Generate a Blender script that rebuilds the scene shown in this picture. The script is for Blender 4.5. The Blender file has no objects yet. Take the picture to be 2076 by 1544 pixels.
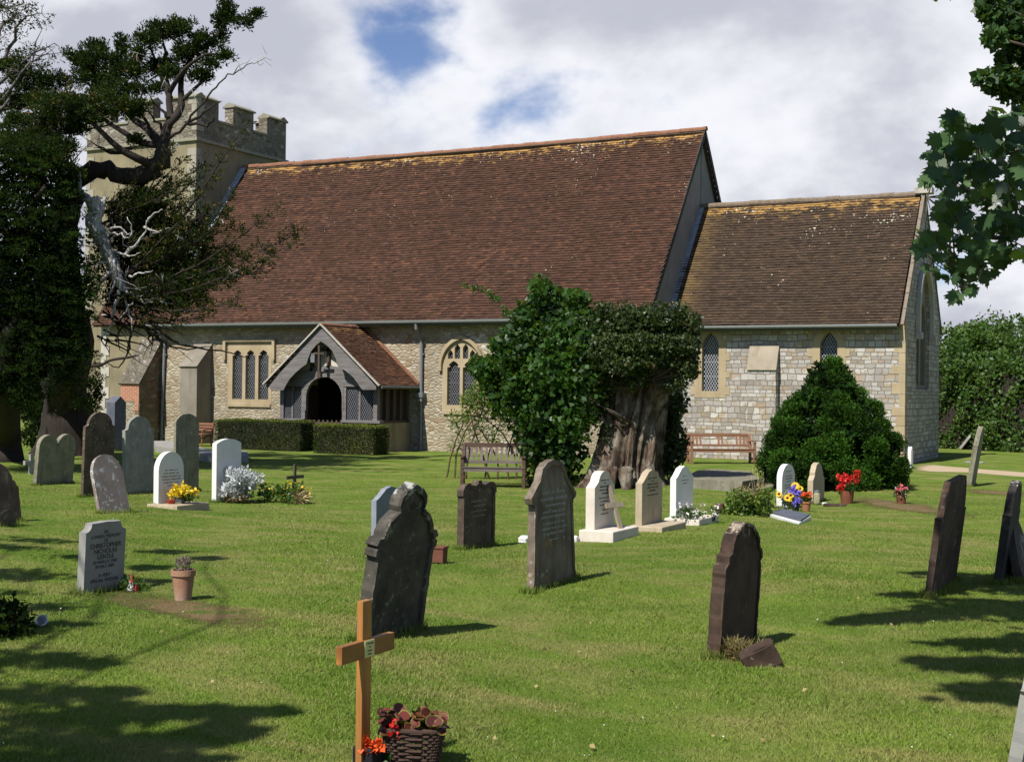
import bpy, bmesh, math, random
import numpy as np
from mathutils import Vector, Matrix, Euler
from mathutils.geometry import tessellate_polygon

random.seed(7); rng = np.random.default_rng(11)
sc = bpy.context.scene
COL = sc.collection
R = math.radians

# ---------------------------------------------------------------- camera
F, YAW, PITCH, ROLL = 2702.6, R(27.357), R(0.289), R(0.642)
CAM = np.array([7.637, -39.56, 2.123])
fw = np.array([-math.sin(YAW)*math.cos(PITCH), math.cos(YAW)*math.cos(PITCH), math.sin(PITCH)])
_rt = np.array([math.cos(YAW), math.sin(YAW), 0.0]); _up = np.cross(_rt, fw)
RT = _rt*math.cos(ROLL) + _up*math.sin(ROLL); UP = np.cross(RT, fw)
cd = bpy.data.cameras.new('camera'); cam = bpy.data.objects.new('camera', cd); COL.objects.link(cam)
m = Matrix(((RT[0], UP[0], -fw[0], CAM[0]), (RT[1], UP[1], -fw[1], CAM[1]), (RT[2], UP[2], -fw[2], CAM[2]), (0, 0, 0, 1)))
cam.matrix_world = m
cd.sensor_width = 36; cd.lens = F/2076*36; cd.clip_start = 0.05; cd.clip_end = 5000
sc.camera = cam

# ---------------------------------------------------------------- light
SUN_EL, SUN_AZ = 51.0, 189.0          # azimuth clockwise from north (+Y)
sd = np.array([math.sin(R(SUN_AZ))*math.cos(R(SUN_EL)), math.cos(R(SUN_AZ))*math.cos(R(SUN_EL)), math.sin(R(SUN_EL))])
ld = bpy.data.lights.new('sun', 'SUN'); ld.energy = 5.0; ld.angle = R(0.53); ld.color = (1.0, 0.955, 0.87)
sun = bpy.data.objects.new('sun', ld); COL.objects.link(sun)
sun.rotation_euler = Vector(-sd).to_track_quat('-Z', 'Y').to_euler()
sun.location = (0, 0, 60)
sc.view_settings.view_transform = 'Standard'; sc.view_settings.look = 'None'
sc.view_settings.exposure = 0.42; sc.view_settings.gamma = 1.0
sc.cycles.use_denoising = True
sc.cycles.max_bounces = 4; sc.cycles.transparent_max_bounces = 6
sc.cycles.diffuse_bounces = 1

# node helper -------------------------------------------------------------
def N(nt, typ, ins=None, **props):
    n = nt.nodes.new('ShaderNode'+typ)
    for k, v in props.items(): setattr(n, k, v)
    for k, v in (ins or {}).items():
        s = n.inputs[k]
        if isinstance(v, bpy.types.NodeSocket): nt.links.new(v, s)
        else: s.default_value = v
    return n
def c4(c): return (c[0], c[1], c[2], 1.0)
def math_(nt, op, a, b=0.0, clamp=False):
    return N(nt, 'Math', {0: a, 1: b}, operation=op, use_clamp=clamp).outputs[0]
def mixc(nt, f, a, b):
    n = nt.nodes.new('ShaderNodeMix'); n.data_type = 'RGBA'
    for k, v in ((0, f), (6, a), (7, b)):
        if isinstance(v, bpy.types.NodeSocket): nt.links.new(v, n.inputs[k])
        else: n.inputs[k].default_value = v if k == 0 else c4(v)
    return n.outputs[2]
def ramp(nt, f, a, b, smooth=False):
    n = N(nt, 'MapRange', {0: f, 1: a, 2: b}); n.clamp = True
    if smooth: n.interpolation_type = 'SMOOTHSTEP'
    return n.outputs[0]
def noise(nt, vec, s, detail=4, rough=0.55, dist=0.0):
    return N(nt, 'TexNoise', {'Vector': vec, 'Scale': s, 'Detail': detail, 'Roughness': rough, 'Distortion': dist}).outputs[0]

# ---------------------------------------------------------------- sky
w = bpy.data.worlds.new('World'); sc.world = w; w.use_nodes = True
nt = w.node_tree; nt.nodes.clear()
out = nt.nodes.new('ShaderNodeOutputWorld')
sky = N(nt, 'TexSky', sky_type='NISHITA', sun_disc=False, sun_elevation=R(SUN_EL), sun_rotation=R(SUN_AZ), altitude=50)
sky.air_density = 1.0; sky.dust_density = 0.4; sky.ozone_density = 2.0
blue = N(nt, 'VectorMath', {0: sky.outputs[0], 1: (1.12, 1.14, 1.38)}, operation='MULTIPLY').outputs[0]
bg1 = N(nt, 'Background', {0: blue, 1: 0.06})
tc = N(nt, 'TexCoord')
sp = N(nt, 'SeparateXYZ', {0: tc.outputs['Generated']})
zz = math_(nt, 'MAXIMUM', sp.outputs[2], 0.0)
kk = math_(nt, 'DIVIDE', 1.0, math_(nt, 'ADD', zz, 0.50))
cv = N(nt, 'CombineXYZ', {0: math_(nt, 'MULTIPLY', sp.outputs[0], kk), 1: math_(nt, 'MULTIPLY', sp.outputs[1], kk), 2: 31.3}).outputs[0]
n1 = noise(nt, cv, 2.3, 8, 0.52, 0.1)
n2 = noise(nt, N(nt, 'VectorMath', {0: cv, 1: (7.3, 2.1, 1.0)}).outputs[0], 3.4, 6, 0.55, 0.1)
# open blue overhead, broken cloud lower down
cover = ramp(nt, zz, 0.30, 0.50, True)
cover = math_(nt, 'MAXIMUM', cover, ramp(nt, sp.outputs[1], 0.45, 0.1, True))
th = math_(nt, 'ADD', 0.374, math_(nt, 'MULTIPLY', cover, 0.24))
d1 = math_(nt, 'SUBTRACT', n1, th)
mask = ramp(nt, d1, 0.0, 0.075, True)
thick = ramp(nt, math_(nt, 'ADD', math_(nt, 'MULTIPLY', n1, 0.8), math_(nt, 'MULTIPLY', n2, 0.9)), 0.72, 0.96, True)
ccol = mixc(nt, thick, (0.73, 0.74, 0.78), (0.43, 0.44, 0.51))
bg2 = N(nt, 'Background', {0: ccol, 1: 0.95})
mx = N(nt, 'MixShader', {0: mask, 1: bg1.outputs[0], 2: bg2.outputs[0]})
nt.links.new(mx.outputs[0], out.inputs[0])

# ---------------------------------------------------------------- ground shape and pixel rays
def sm(t): t = np.clip(t, 0, 1); return t*t*(3-2*t)
def G(x, y):
    x = np.asarray(x, float); y = np.asarray(y, float)
    dx, dy = x-CAM[0], y-CAM[1]
    d = dx*-math.sin(YAW) + dy*math.cos(YAW); s = dx*math.cos(YAW) + dy*math.sin(YAW)
    z = 0.5*(1-sm((d-9)/20))
    z = z + 0.16*sm((-s-1.5)/5)*sm((d-6)/8)*(1-sm((d-22)/10))
    near = (1-sm((np.hypot(dx, dy)-30)/8))
    z = z + near*(0.022*np.sin(x*1.1+y*.6)+0.018*np.sin(x*.5-y*1.3+1)+0.012*np.sin(x*2.3+y*1.9))
    far = sm((np.hypot(dx, dy)-90)/200)
    return z + far*1.2*np.sin(x*.013+1)*np.cos(y*.011)
def g(x, y): return float(G(x, y))
def ray(u, v): return fw + RT*(u-1038)/F - UP*(v-772)/F
def proj(P):
    d = np.asarray(P, float)-CAM; z = d@fw
    return 1038+F*(d@RT)/z, 772-F*(d@UP)/z
def gp(u, v, off=0.0):                       # point on the ground seen at a photo position
    z = 0.3; r = ray(u, v)
    for _ in range(40):
        P = CAM + r*(z-CAM[2])/r[2]; z = 0.5*z+0.5*(g(P[0], P[1])+off)
    P[2] = g(P[0], P[1])+off
    return P
def dp(u, v, D): return CAM + ray(u, v)*D    # point at a given distance ahead
def yp(u, v, y):
    r = ray(u, v); return CAM + r*(y-CAM[1])/r[1]
def xp(u, v, x):
    r = ray(u, v); return CAM + r*(x-CAM[0])/r[0]
def depth(P): return float((np.asarray(P)-CAM)@fw)

# ---------------------------------------------------------------- object helpers
def tagp(o, label=None, cat=None, group=None, kind=None):
    if label: o['label'] = label
    if cat: o['category'] = cat
    if group: o['group'] = group
    if kind: o['kind'] = kind
    return o
def empty(name, label, cat, loc=(0, 0, 0), rot=(0, 0, 0), group=None):
    o = bpy.data.objects.new(name, None); COL.objects.link(o); o.empty_display_size = 0.2
    o.location = tuple(float(a) for a in loc); o.rotation_euler = rot
    return tagp(o, label, cat, group)
def link(name, me, mat=None, parent=None, loc=None, rot=None):
    if mat is not None:
        me.materials.clear(); me.materials.append(mat)
    o = bpy.data.objects.new(name, me); COL.objects.link(o)
    if parent is not None: o.parent = parent
    if loc is not None: o.location = tuple(float(a) for a in loc)
    if rot is not None: o.rotation_euler = rot
    return o
class MB:
    """collects polygons, links them as one mesh"""
    def __init__(s): s.v = []; s.f = []; s.t = []
    def add(s, vs, fs, tint=None):
        b = len(s.v); s.v += [tuple(float(q) for q in p) for p in vs]; s.f += [tuple(b+i for i in f) for f in fs]
        s.t += [random.random() if tint is None else tint]*len(vs)
        return s
    def box(s, c, d, rot=None, tint=None, taper=1.0):
        hx, hy, hz = d[0]/2, d[1]/2, d[2]/2
        P = [Vector((x*hx*(taper if z > 0 else 1), y*hy*(taper if z > 0 else 1), z*hz)) for z in (-1, 1) for x, y in ((-1, -1), (1, -1), (1, 1), (-1, 1))]
        if rot is not None: P = [rot @ p for p in P]
        return s.add([p+Vector(c) for p in P], [(3, 2, 1, 0), (4, 5, 6, 7), (0, 1, 5, 4), (1, 2, 6, 5), (2, 3, 7, 6), (3, 0, 4, 7)], tint)
    def bar(s, a, b, wd, th, up=(0, 0, 1), tint=None):
        a, b = Vector(a), Vector(b); d = b-a; L = d.length; d.normalize()
        x = d.cross(Vector(up));
        if x.length < 1e-4: x = d.cross(Vector((1, 0, 0)))
        x.normalize(); y = x.cross(d)
        return s.box((a+b)/2, (wd, L, th), Matrix((x, d, y)).transposed(), tint)
    def tube(s, pts, rad, n=8, tint=None, cap=True, jit=0.0):
        P = [Vector(p) for p in pts]; k = len(P)
        if not hasattr(rad, '__len__'): rad = [rad]*k
        vs = []; X = None
        for i, p in enumerate(P):
            d = (P[min(i+1, k-1)]-P[max(i-1, 0)]);
            if d.length < 1e-7: d = Vector((0, 0, 1))
            d.normalize()
            if X is None:
                X = d.cross(Vector((0.31, 0.17, 0.93)));
                if X.length < 1e-3: X = d.cross(Vector((1, 0, 0)))
            X = (X - d*X.dot(d)); X.normalize(); Y = d.cross(X)
            for j in range(n):
                a = 2*math.pi*j/n; r = rad[i]*(1+(random.uniform(-jit, jit) if jit else 0))
                vs.append(p+X*math.cos(a)*r+Y*math.sin(a)*r)
        fs = [(i*n+j, i*n+(j+1) % n, (i+1)*n+(j+1) % n, (i+1)*n+j) for i in range(k-1) for j in range(n)]
        if cap: fs += [tuple(range(n))[::-1], tuple((k-1)*n+j for j in range(n))]
        return s.add(vs, fs, tint)
    def lathe(s, prof, n=24, c=(0, 0, 0), tint=None):
        vs = [(c[0]+r*math.cos(2*math.pi*j/n), c[1]+r*math.sin(2*math.pi*j/n), c[2]+z) for r, z in prof for j in range(n)]
        fs = [(i*n+j, i*n+(j+1) % n, (i+1)*n+(j+1) % n, (i+1)*n+j) for i in range(len(prof)-1) for j in range(n)]
        return s.add(vs, fs, tint)
    def prism(s, outer, holes, d0, d1, fn, tint=None):
        """flat outline with holes, given thickness; fn(a, b, depth) -> point"""
        loops = [outer]+list(holes)
        flat = [p for l in loops for p in l]; n = len(flat)
        tris = tessellate_polygon([[Vector((p[0], p[1], 0)) for p in l] for l in loops])
        vs = [fn(p[0], p[1], d0) for p in flat]+[fn(p[0], p[1], d1) for p in flat]
        fs = [tuple(t) for t in tris]+[(t[2]+n, t[1]+n, t[0]+n) for t in tris]
        b = 0
        for l in loops:
            k = len(l)
            for i in range(k): j = (i+1) % k; fs.append((b+i, b+j, b+j+n, b+i+n))
            b += k
        return s.add(vs, fs, tint)
    def build(s, name, mat, parent=None, bevel=0, smooth=False, loc=None, rot=None, attr=False, fixn=True):
        me = bpy.data.meshes.new(name); me.from_pydata(s.v, [], s.f)
        if attr:
            a = me.attributes.new('tint', 'FLOAT', 'POINT'); a.data.foreach_set('value', np.array(s.t, np.float32))
        if fixn or bevel:
            bm = bmesh.new(); bm.from_mesh(me)
            if fixn: bmesh.ops.recalc_face_normals(bm, faces=bm.faces)
            if bevel:
                es = [e for e in bm.edges if len(e.link_faces) == 2 and e.calc_face_angle(0) > 0.6]
                bmesh.ops.bevel(bm, geom=es, offset=bevel, segments=2, profile=0.6, affect='EDGES', clamp_overlap=True)
            bm.to_mesh(me); bm.free()
        if smooth: me.polygons.foreach_set('use_smooth', [True]*len(me.polygons))
        me.update()
        return link(name, me, mat, parent, loc, rot)
def npmesh(name, V, k, mat, parent=None, tint=None, smooth=False, loc=None):
    """V: (n*k,3) vertices, every k consecutive make one polygon"""
    V = np.ascontiguousarray(V, np.float32); nv = len(V); nf = nv//k
    me = bpy.data.meshes.new(name)
    me.vertices.add(nv); me.vertices.foreach_set('co', V.ravel())
    me.loops.add(nv); me.loops.foreach_set('vertex_index', np.arange(nv, dtype=np.int32))
    me.polygons.add(nf); me.polygons.foreach_set('loop_start', np.arange(0, nv, k, dtype=np.int32))
    try: me.polygons.foreach_set('loop_total', np.full(nf, k, np.int32))
    except Exception: pass
    if tint is not None:
        a = me.attributes.new('tint', 'FLOAT', 'POINT'); a.data.foreach_set('value', np.repeat(np.asarray(tint, np.float32), k))
    me.update(calc_edges=True)
    return link(name, me, mat, parent, loc)

# ---------------------------------------------------------------- materials
def newmat(name):
    mt = bpy.data.materials.new(name); mt.use_nodes = True; nt = mt.node_tree; nt.nodes.clear()
    o = nt.nodes.new('ShaderNodeOutputMaterial'); return mt, nt, o
def finish(nt, o, col, rough=0.85, bump=None, bstr=0.4, bdist=0.02, metal=0.0, spec=0.3):
    p = N(nt, 'BsdfPrincipled', {'Roughness': rough, 'Metallic': metal})
    p.inputs['Specular IOR Level'].default_value = spec
    if isinstance(col, bpy.types.NodeSocket): nt.links.new(col, p.inputs[0])
    else: p.inputs[0].default_value = c4(col)
    if bump is not None:
        b = N(nt, 'Bump', {'Height': bump, 'Strength': bstr, 'Distance': bdist}); nt.links.new(b.outputs[0], p.inputs['Normal'])
    nt.links.new(p.outputs[0], o.inputs[0]); return p
def coords(nt, own=False):
    t = N(nt, 'TexCoord').outputs['Object']
    if own:
        r = N(nt, 'ObjectInfo').outputs['Random']
        k = N(nt, 'CombineXYZ', {0: math_(nt, 'MULTIPLY', r, 37.0), 1: math_(nt, 'MULTIPLY', r, 91.0), 2: math_(nt, 'MULTIPLY', r, 13.0)}).outputs[0]
        t = N(nt, 'VectorMath', {0: t, 1: k}).outputs[0]
    return t
def m_plain(name, col, rough=0.7, var=0.25, scale=20, bump=0.2, metal=0.0, own=True, spec=0.3):
    mt, nt, o = newmat(name); v = coords(nt, own); n = noise(nt, v, scale, 5, 0.6)
    c = mixc(nt, n, [x*(1-var) for x in col], [min(1, x*(1+var)) for x in col])
    finish(nt, o, c, rough, n, bump, 0.01, metal, spec); return mt
def m_leaf(name, dark, light, trans=0.3, rough=0.55, spec=0.35, third=None):
    mt, nt, o = newmat(name)
    a = N(nt, 'Attribute', attribute_name='tint').outputs['Fac']
    v = coords(nt); big = noise(nt, v, 1.1, 3, 0.6)
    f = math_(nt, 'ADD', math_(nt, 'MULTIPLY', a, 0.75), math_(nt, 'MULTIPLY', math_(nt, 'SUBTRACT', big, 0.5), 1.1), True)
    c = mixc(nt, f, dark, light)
    if third: c = mixc(nt, ramp(nt, a, 0.93, 0.97), c, third)
    p = N(nt, 'BsdfPrincipled', {0: c, 'Roughness': rough}); p.inputs['Specular IOR Level'].default_value = spec
    t = N(nt, 'BsdfTranslucent', {0: mixc(nt, 0.5, c, (0.25, 0.4, 0.03))})
    mx = N(nt, 'MixShader', {0: trans, 1: p.outputs[0], 2: t.outputs[0]}); nt.links.new(mx.outputs[0], o.inputs[0])
    return mt
def m_stone(name, base, alt, lichen=(0.55, 0.55, 0.48), lam=0.5, lscale=9, spots=0.3, rough=0.9, stain=(0.04, 0.035, 0.03), stam=0.4, top=None):
    """weathered gravestone: mottled base, blotchy lichen, dark streaks"""
    mt, nt, o = newmat(name); v = coords(nt, True)
    a = noise(nt, v, 4.5, 6, 0.62); fine = noise(nt, v, 60, 5, 0.7)
    c = mixc(nt, ramp(nt, a, 0.35, 0.65), base, alt)
    st = N(nt, 'Mapping', {'Vector': v, 'Scale': (9, 9, 1.3)}).outputs[0]
    sk = noise(nt, st, 1.6, 5, 0.6)
    c = mixc(nt, math_(nt, 'MULTIPLY', ramp(nt, sk, 0.5, 0.7), stam), c, stain)
    ln = noise(nt, v, lscale, 7, 0.7, 0.4)
    lm = ramp(nt, ln, 0.66-0.16*lam, 0.70-0.13*lam)
    c = mixc(nt, math_(nt, 'MULTIPLY', lm, min(1, lam*1.4)), c, lichen)
    vo = N(nt, 'TexVoronoi', {'Vector': v, 'Scale': lscale*2.3, 'Randomness': 1.0}).outputs[0]
    sm_ = math_(nt, 'MULTIPLY', ramp(nt, vo, 0.26, 0.18), ramp(nt, noise(nt, v, 3.3, 2), 0.50, 0.56))
    c = mixc(nt, math_(nt, 'MULTIPLY', sm_, spots), c, (0.62, 0.62, 0.55))
    if top:     # crust growing on the upper part of the stone
        z0_, z1_, tcol, tam = top; zz_ = N(nt, 'SeparateXYZ', {0: N(nt, 'TexCoord').outputs['Object']}).outputs[2]
        tn_ = noise(nt, v, 11, 6, 0.7, 0.3); tm = ramp(nt, math_(nt, 'ADD', tn_, math_(nt, 'MULTIPLY', math_(nt, 'SUBTRACT', ramp(nt, zz_, z0_, z1_), 1.0), 0.35)), 0.42, 0.47)
        c = mixc(nt, math_(nt, 'MULTIPLY', tm, tam), c, tcol); bl = noise(nt, v, 15, 4, 0.7); c = mixc(nt, math_(nt, 'MULTIPLY', math_(nt, 'MULTIPLY', ramp(nt, zz_, z0_, z1_), ramp(nt, bl, 0.52, 0.58)), 0.9), c, (0.012, 0.010, 0.008))
    c = mixc(nt, math_(nt, 'MULTIPLY', fine, 0.35), c, [x*0.55 for x in base])
    h = math_(nt, 'ADD', math_(nt, 'MULTIPLY', ln, 0.5), math_(nt, 'MULTIPLY', fine, 0.5))
    finish(nt, o, c, rough, h, 0.45, 0.008); return mt
def m_wood(name, a, b, rough=0.7, scale=7, axis=2, spec=0.3):
    mt, nt, o = newmat(name); v = coords(nt, True)
    s = [scale*4, scale*4, scale*4]; s[axis] = scale*0.35
    mp = N(nt, 'Mapping', {'Vector': v, 'Scale': tuple(s)}).outputs[0]
    n = noise(nt, mp, 1.0, 6, 0.65, 0.5); n2 = noise(nt, v, 3, 3)
    c = mixc(nt, ramp(nt, n, 0.3, 0.7), a, b); c = mixc(nt, math_(nt, 'MULTIPLY', n2, 0.35), c, [x*0.5 for x in a])
    finish(nt, o, c, rough, n, 0.6 if 'bark' in name or 'bleach' in name else 0.35, 0.04 if 'bark' in name or 'bleach' in name else 0.006, 0, spec); return mt

def rand_dirs(n):
    d = rng.normal(size=(n, 3)); return d/np.linalg.norm(d, axis=1, keepdims=True)
def leafcloud(P, size, shape='quad', up=None, aspect=1.6, flat=0.0, outward=None):
    """P (n,3) points -> vertices of leaf polygons of given size"""
    n = len(P); d = rand_dirs(n)
    if up is not None: d = d*(1-flat)+np.asarray(up)*flat; d /= np.linalg.norm(d, axis=1, keepdims=True)
    e = rand_dirs(n)
    if outward is not None: e = e*0.75+outward*0.9
    nrm = e-d*(e*d).sum(1, keepdims=True); nrm /= np.linalg.norm(nrm, axis=1, keepdims=True)+1e-9
    s = np.cross(nrm, d)
    size = (np.full(n, size) if np.isscalar(size) else size)*rng.uniform(0.65, 1.35, n); L = size[:, None]; W = L/aspect
    if shape == 'tri':
        V = np.stack([P-s*W*.5, P+s*W*.5, P+d*L], 1); k = 3
    else:
        fold = nrm*L*0.12
        V = np.stack([P, P+s*W*.5+d*L*.45+fold, P+d*L, P-s*W*.5+d*L*.45+fold], 1); k = 4
    return V.reshape(-1, 3), k
# distribution of points inside ellipsoid clumps, pushed to the shell
def clump_pts(c, r, n, shell=0.55):
    d = rand_dirs(n); q = rng.uniform(shell**3, 1, n)**(1/3)
    wob = 1+0.22*np.sin(d[:, 0]*5+c[0])*np.cos(d[:, 1]*4+c[1]*2)+0.12*np.sin(d[:, 2]*9+c[2])
    return np.asarray(c)+d*np.asarray(r)*(q*wob)[:, None], d

# ---------------------------------------------------------------- ground
def lawn_color(nt, v):
    big = noise(nt, v, 0.22, 4, 0.6, 0.3); mid = noise(nt, v, 1.1, 5, 0.65, 0.4); fine = noise(nt, v, 9, 4, 0.7)
    st = N(nt, 'Mapping', {'Vector': v, 'Rotation': (0, 0, R(12)), 'Scale': (0.6, 1.2, 1)}).outputs[0]
    streak = noise(nt, st, 1.7, 4, 0.6, 0.5)
    c = mixc(nt, ramp(nt, mid, 0.35, 0.68), (0.112, 0.188, 0.018), (0.195, 0.272, 0.040))
    dry = math_(nt, 'MULTIPLY', ramp(nt, streak, 0.44, 0.66), ramp(nt, math_(nt, 'ADD', big, math_(nt, 'MULTIPLY', mid, 0.5)), 0.50, 0.78))
    c = mixc(nt, math_(nt, 'MULTIPLY', dry, 0.6), c, (0.38, 0.30, 0.13))
    lush = ramp(nt, noise(nt, v, 0.6, 3, 0.5), 0.56, 0.72)
    c = mixc(nt, math_(nt, 'MULTIPLY', lush, 0.55), c, (0.075, 0.160, 0.014))
    c = mixc(nt, math_(nt, 'MULTIPLY', ramp(nt, fine, 0.45, 0.75), 0.4), c, (0.21, 0.26, 0.065))
    return c, fine
mt_ground, nt, o = newmat('lawn'); v = coords(nt); c, fine = lawn_color(nt, v)
vf = noise(nt, v, 45, 4, 0.75)
c = mixc(nt, ramp(nt, vf, 0.35, 0.75), mixc(nt, 0.4, c, (0.02, 0.045, 0.006)), c)
finish(nt, o, c, 0.95, math_(nt, 'ADD', math_(nt, 'MULTIPLY', fine, 0.4), vf), 0.9, 0.03, spec=0.1)
def axis(c, near, step, far):
    a = [0.0]; s = step
    while a[-1] < far:
        a.append(a[-1]+s)
        if a[-1] > near: s *= 1.16
    a = np.array(a); return np.concatenate([-a[:0:-1], a])+c
gx, gy = axis(-2, 26, 0.45, 1600), axis(-14, 28, 0.45, 1600)
XX, YY = np.meshgrid(gx, gy); ZZ = G(XX, YY)
nx, ny = len(gx), len(gy)
me = bpy.data.meshes.new('ground')
idx = np.arange(nx*ny).reshape(ny, nx)
fs = np.stack([idx[:-1, :-1], idx[:-1, 1:], idx[1:, 1:], idx[1:, :-1]], -1).reshape(-1, 4)
me.vertices.add(nx*ny); me.vertices.foreach_set('co', np.stack([XX, YY, ZZ], -1).astype(np.float32).ravel())
me.loops.add(fs.size); me.loops.foreach_set('vertex_index', fs.astype(np.int32).ravel())
me.polygons.add(len(fs)); me.polygons.foreach_set('loop_start', np.arange(0, fs.size, 4, dtype=np.int32))
me.polygons.foreach_set('use_smooth', np.ones(len(fs), bool)); me.update(calc_edges=True)
tagp(link('ground', me, mt_ground), kind='structure')

def patch(name, poly, mat, lift=0.006, kind='structure', label=None, cat=None, sub=0.35):
    """irregular sheet lying on the ground"""
    bm = bmesh.new(); cx = sum(p[0] for p in poly)/len(poly); cy = sum(p[1] for p in poly)/len(poly)
    rings = 6; n = len(poly); vs = []
    c0 = bm.verts.new((cx, cy, g(cx, cy)+lift))
    for r_ in range(1, rings+1):
        t = r_/rings
        vs.append([bm.verts.new((cx+(p[0]-cx)*t, cy+(p[1]-cy)*t, g(cx+(p[0]-cx)*t, cy+(p[1]-cy)*t)+lift)) for p in poly])
    for i in range(n): bm.faces.new((c0, vs[0][i], vs[0][(i+1) % n]))
    for r_ in range(rings-1):
        for i in range(n): j = (i+1) % n; bm.faces.new((vs[r_][i], vs[r_+1][i], vs[r_+1][j], vs[r_][j]))
    bmesh.ops.recalc_face_normals(bm, faces=bm.faces)
    for f in bm.faces:
        if f.normal.z < 0: f.normal_flip()
    me = bpy.data.meshes.new(name); bm.to_mesh(me); bm.free()
    a = me.attributes.new('edge', 'FLOAT', 'POINT'); a.data.foreach_set('value', np.array([0.0]+[r_/rings for r_ in range(1, rings+1) for _ in range(n)], np.float32))
    return tagp(link(name, me, mat), label, cat, None, kind)
def edge_fade(nt, o, v, lo=.55, hi=.95, amt=.5, sc_=6):
    sh = [l.from_socket for l in nt.links if l.to_node == o][0]; e = N(nt, 'Attribute', attribute_name='edge').outputs['Fac']
    m = ramp(nt, math_(nt, 'ADD', e, math_(nt, 'MULTIPLY', math_(nt, 'SUBTRACT', noise(nt, v, sc_, 5, .7), .5), amt*2)), lo, hi)
    mx = N(nt, 'MixShader', {0: m, 1: sh, 2: N(nt, 'BsdfTransparent').outputs[0]}); nt.links.new(mx.outputs[0], o.inputs[0])
def blob(pts, n=10, wob=0.05):
    """closed smooth-ish outline through pixel points on the ground"""
    P = [gp(*p)[:2] for p in pts]; out = []
    k = len(P)
    for i in range(k):
        a, b, c_, d = P[i-1], P[i], P[(i+1) % k], P[(i+2) % k]
        for j in range(n):
            t = j/n
            q = 0.5*((2*b)+(-a+c_)*t+(2*a-5*b+4*c_-d)*t*t+(-a+3*b-3*c_+d)*t**3)
            out.append((q[0]+random.uniform(-wob, wob), q[1]+random.uniform(-wob, wob)))
    return out
mt_gravel, nt, o = newmat('gravel'); v = coords(nt); n_ = noise(nt, v, 60, 4, 0.8); n2 = noise(nt, v, 2, 3)
c = mixc(nt, n_, (0.26, 0.19, 0.11), (0.62, 0.50, 0.34)); c = mixc(nt, math_(nt, 'MULTIPLY', n2, 0.4), c, (0.30, 0.23, 0.13))
finish(nt, o, c, 0.95, n_, 0.7, 0.01); edge_fade(nt, o, v, .80, .98, .18, 9)
mt_soil, nt, o = newmat('soil'); v = coords(nt); n_ = noise(nt, v, 22, 6, 0.75); n2 = noise(nt, v, 3.5, 4, 0.6)
c = mixc(nt, n_, (0.09, 0.055, 0.03), (0.27, 0.18, 0.10)); c = mixc(nt, ramp(nt, n2, 0.52, 0.66), c, (0.075, 0.12, 0.02))
finish(nt, o, c, 0.95, n_, 0.9, 0.03, spec=0.1); edge_fade(nt, o, v, .35, .95, .55, 5)
patch('gravel_path', blob([(1846, 951), (1870, 941), (1935, 946), (2076, 957), (2160, 962), (2160, 974), (2076, 967), (1960, 958), (1880, 956)], wob=0.03), mt_gravel)
patch('bare_soil', blob([(1700, 1012), (1740, 1006), (1800, 1012), (1900, 1024), (1990, 1046), (1960, 1056), (1860, 1040), (1760, 1028)], wob=0.04), mt_soil, 0.008)
patch('bare_soil', blob([(200, 1195), (300, 1202), (420, 1215), (560, 1245), (570, 1275), (470, 1280), (330, 1252), (210, 1222)], wob=0.03), mt_soil, 0.008)
patch('bare_soil', blob([(1955, 990), (2020, 994), (2100, 1000), (2100, 1008), (2010, 1003), (1950, 998)], wob=0.03), mt_soil, 0.008)

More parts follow.
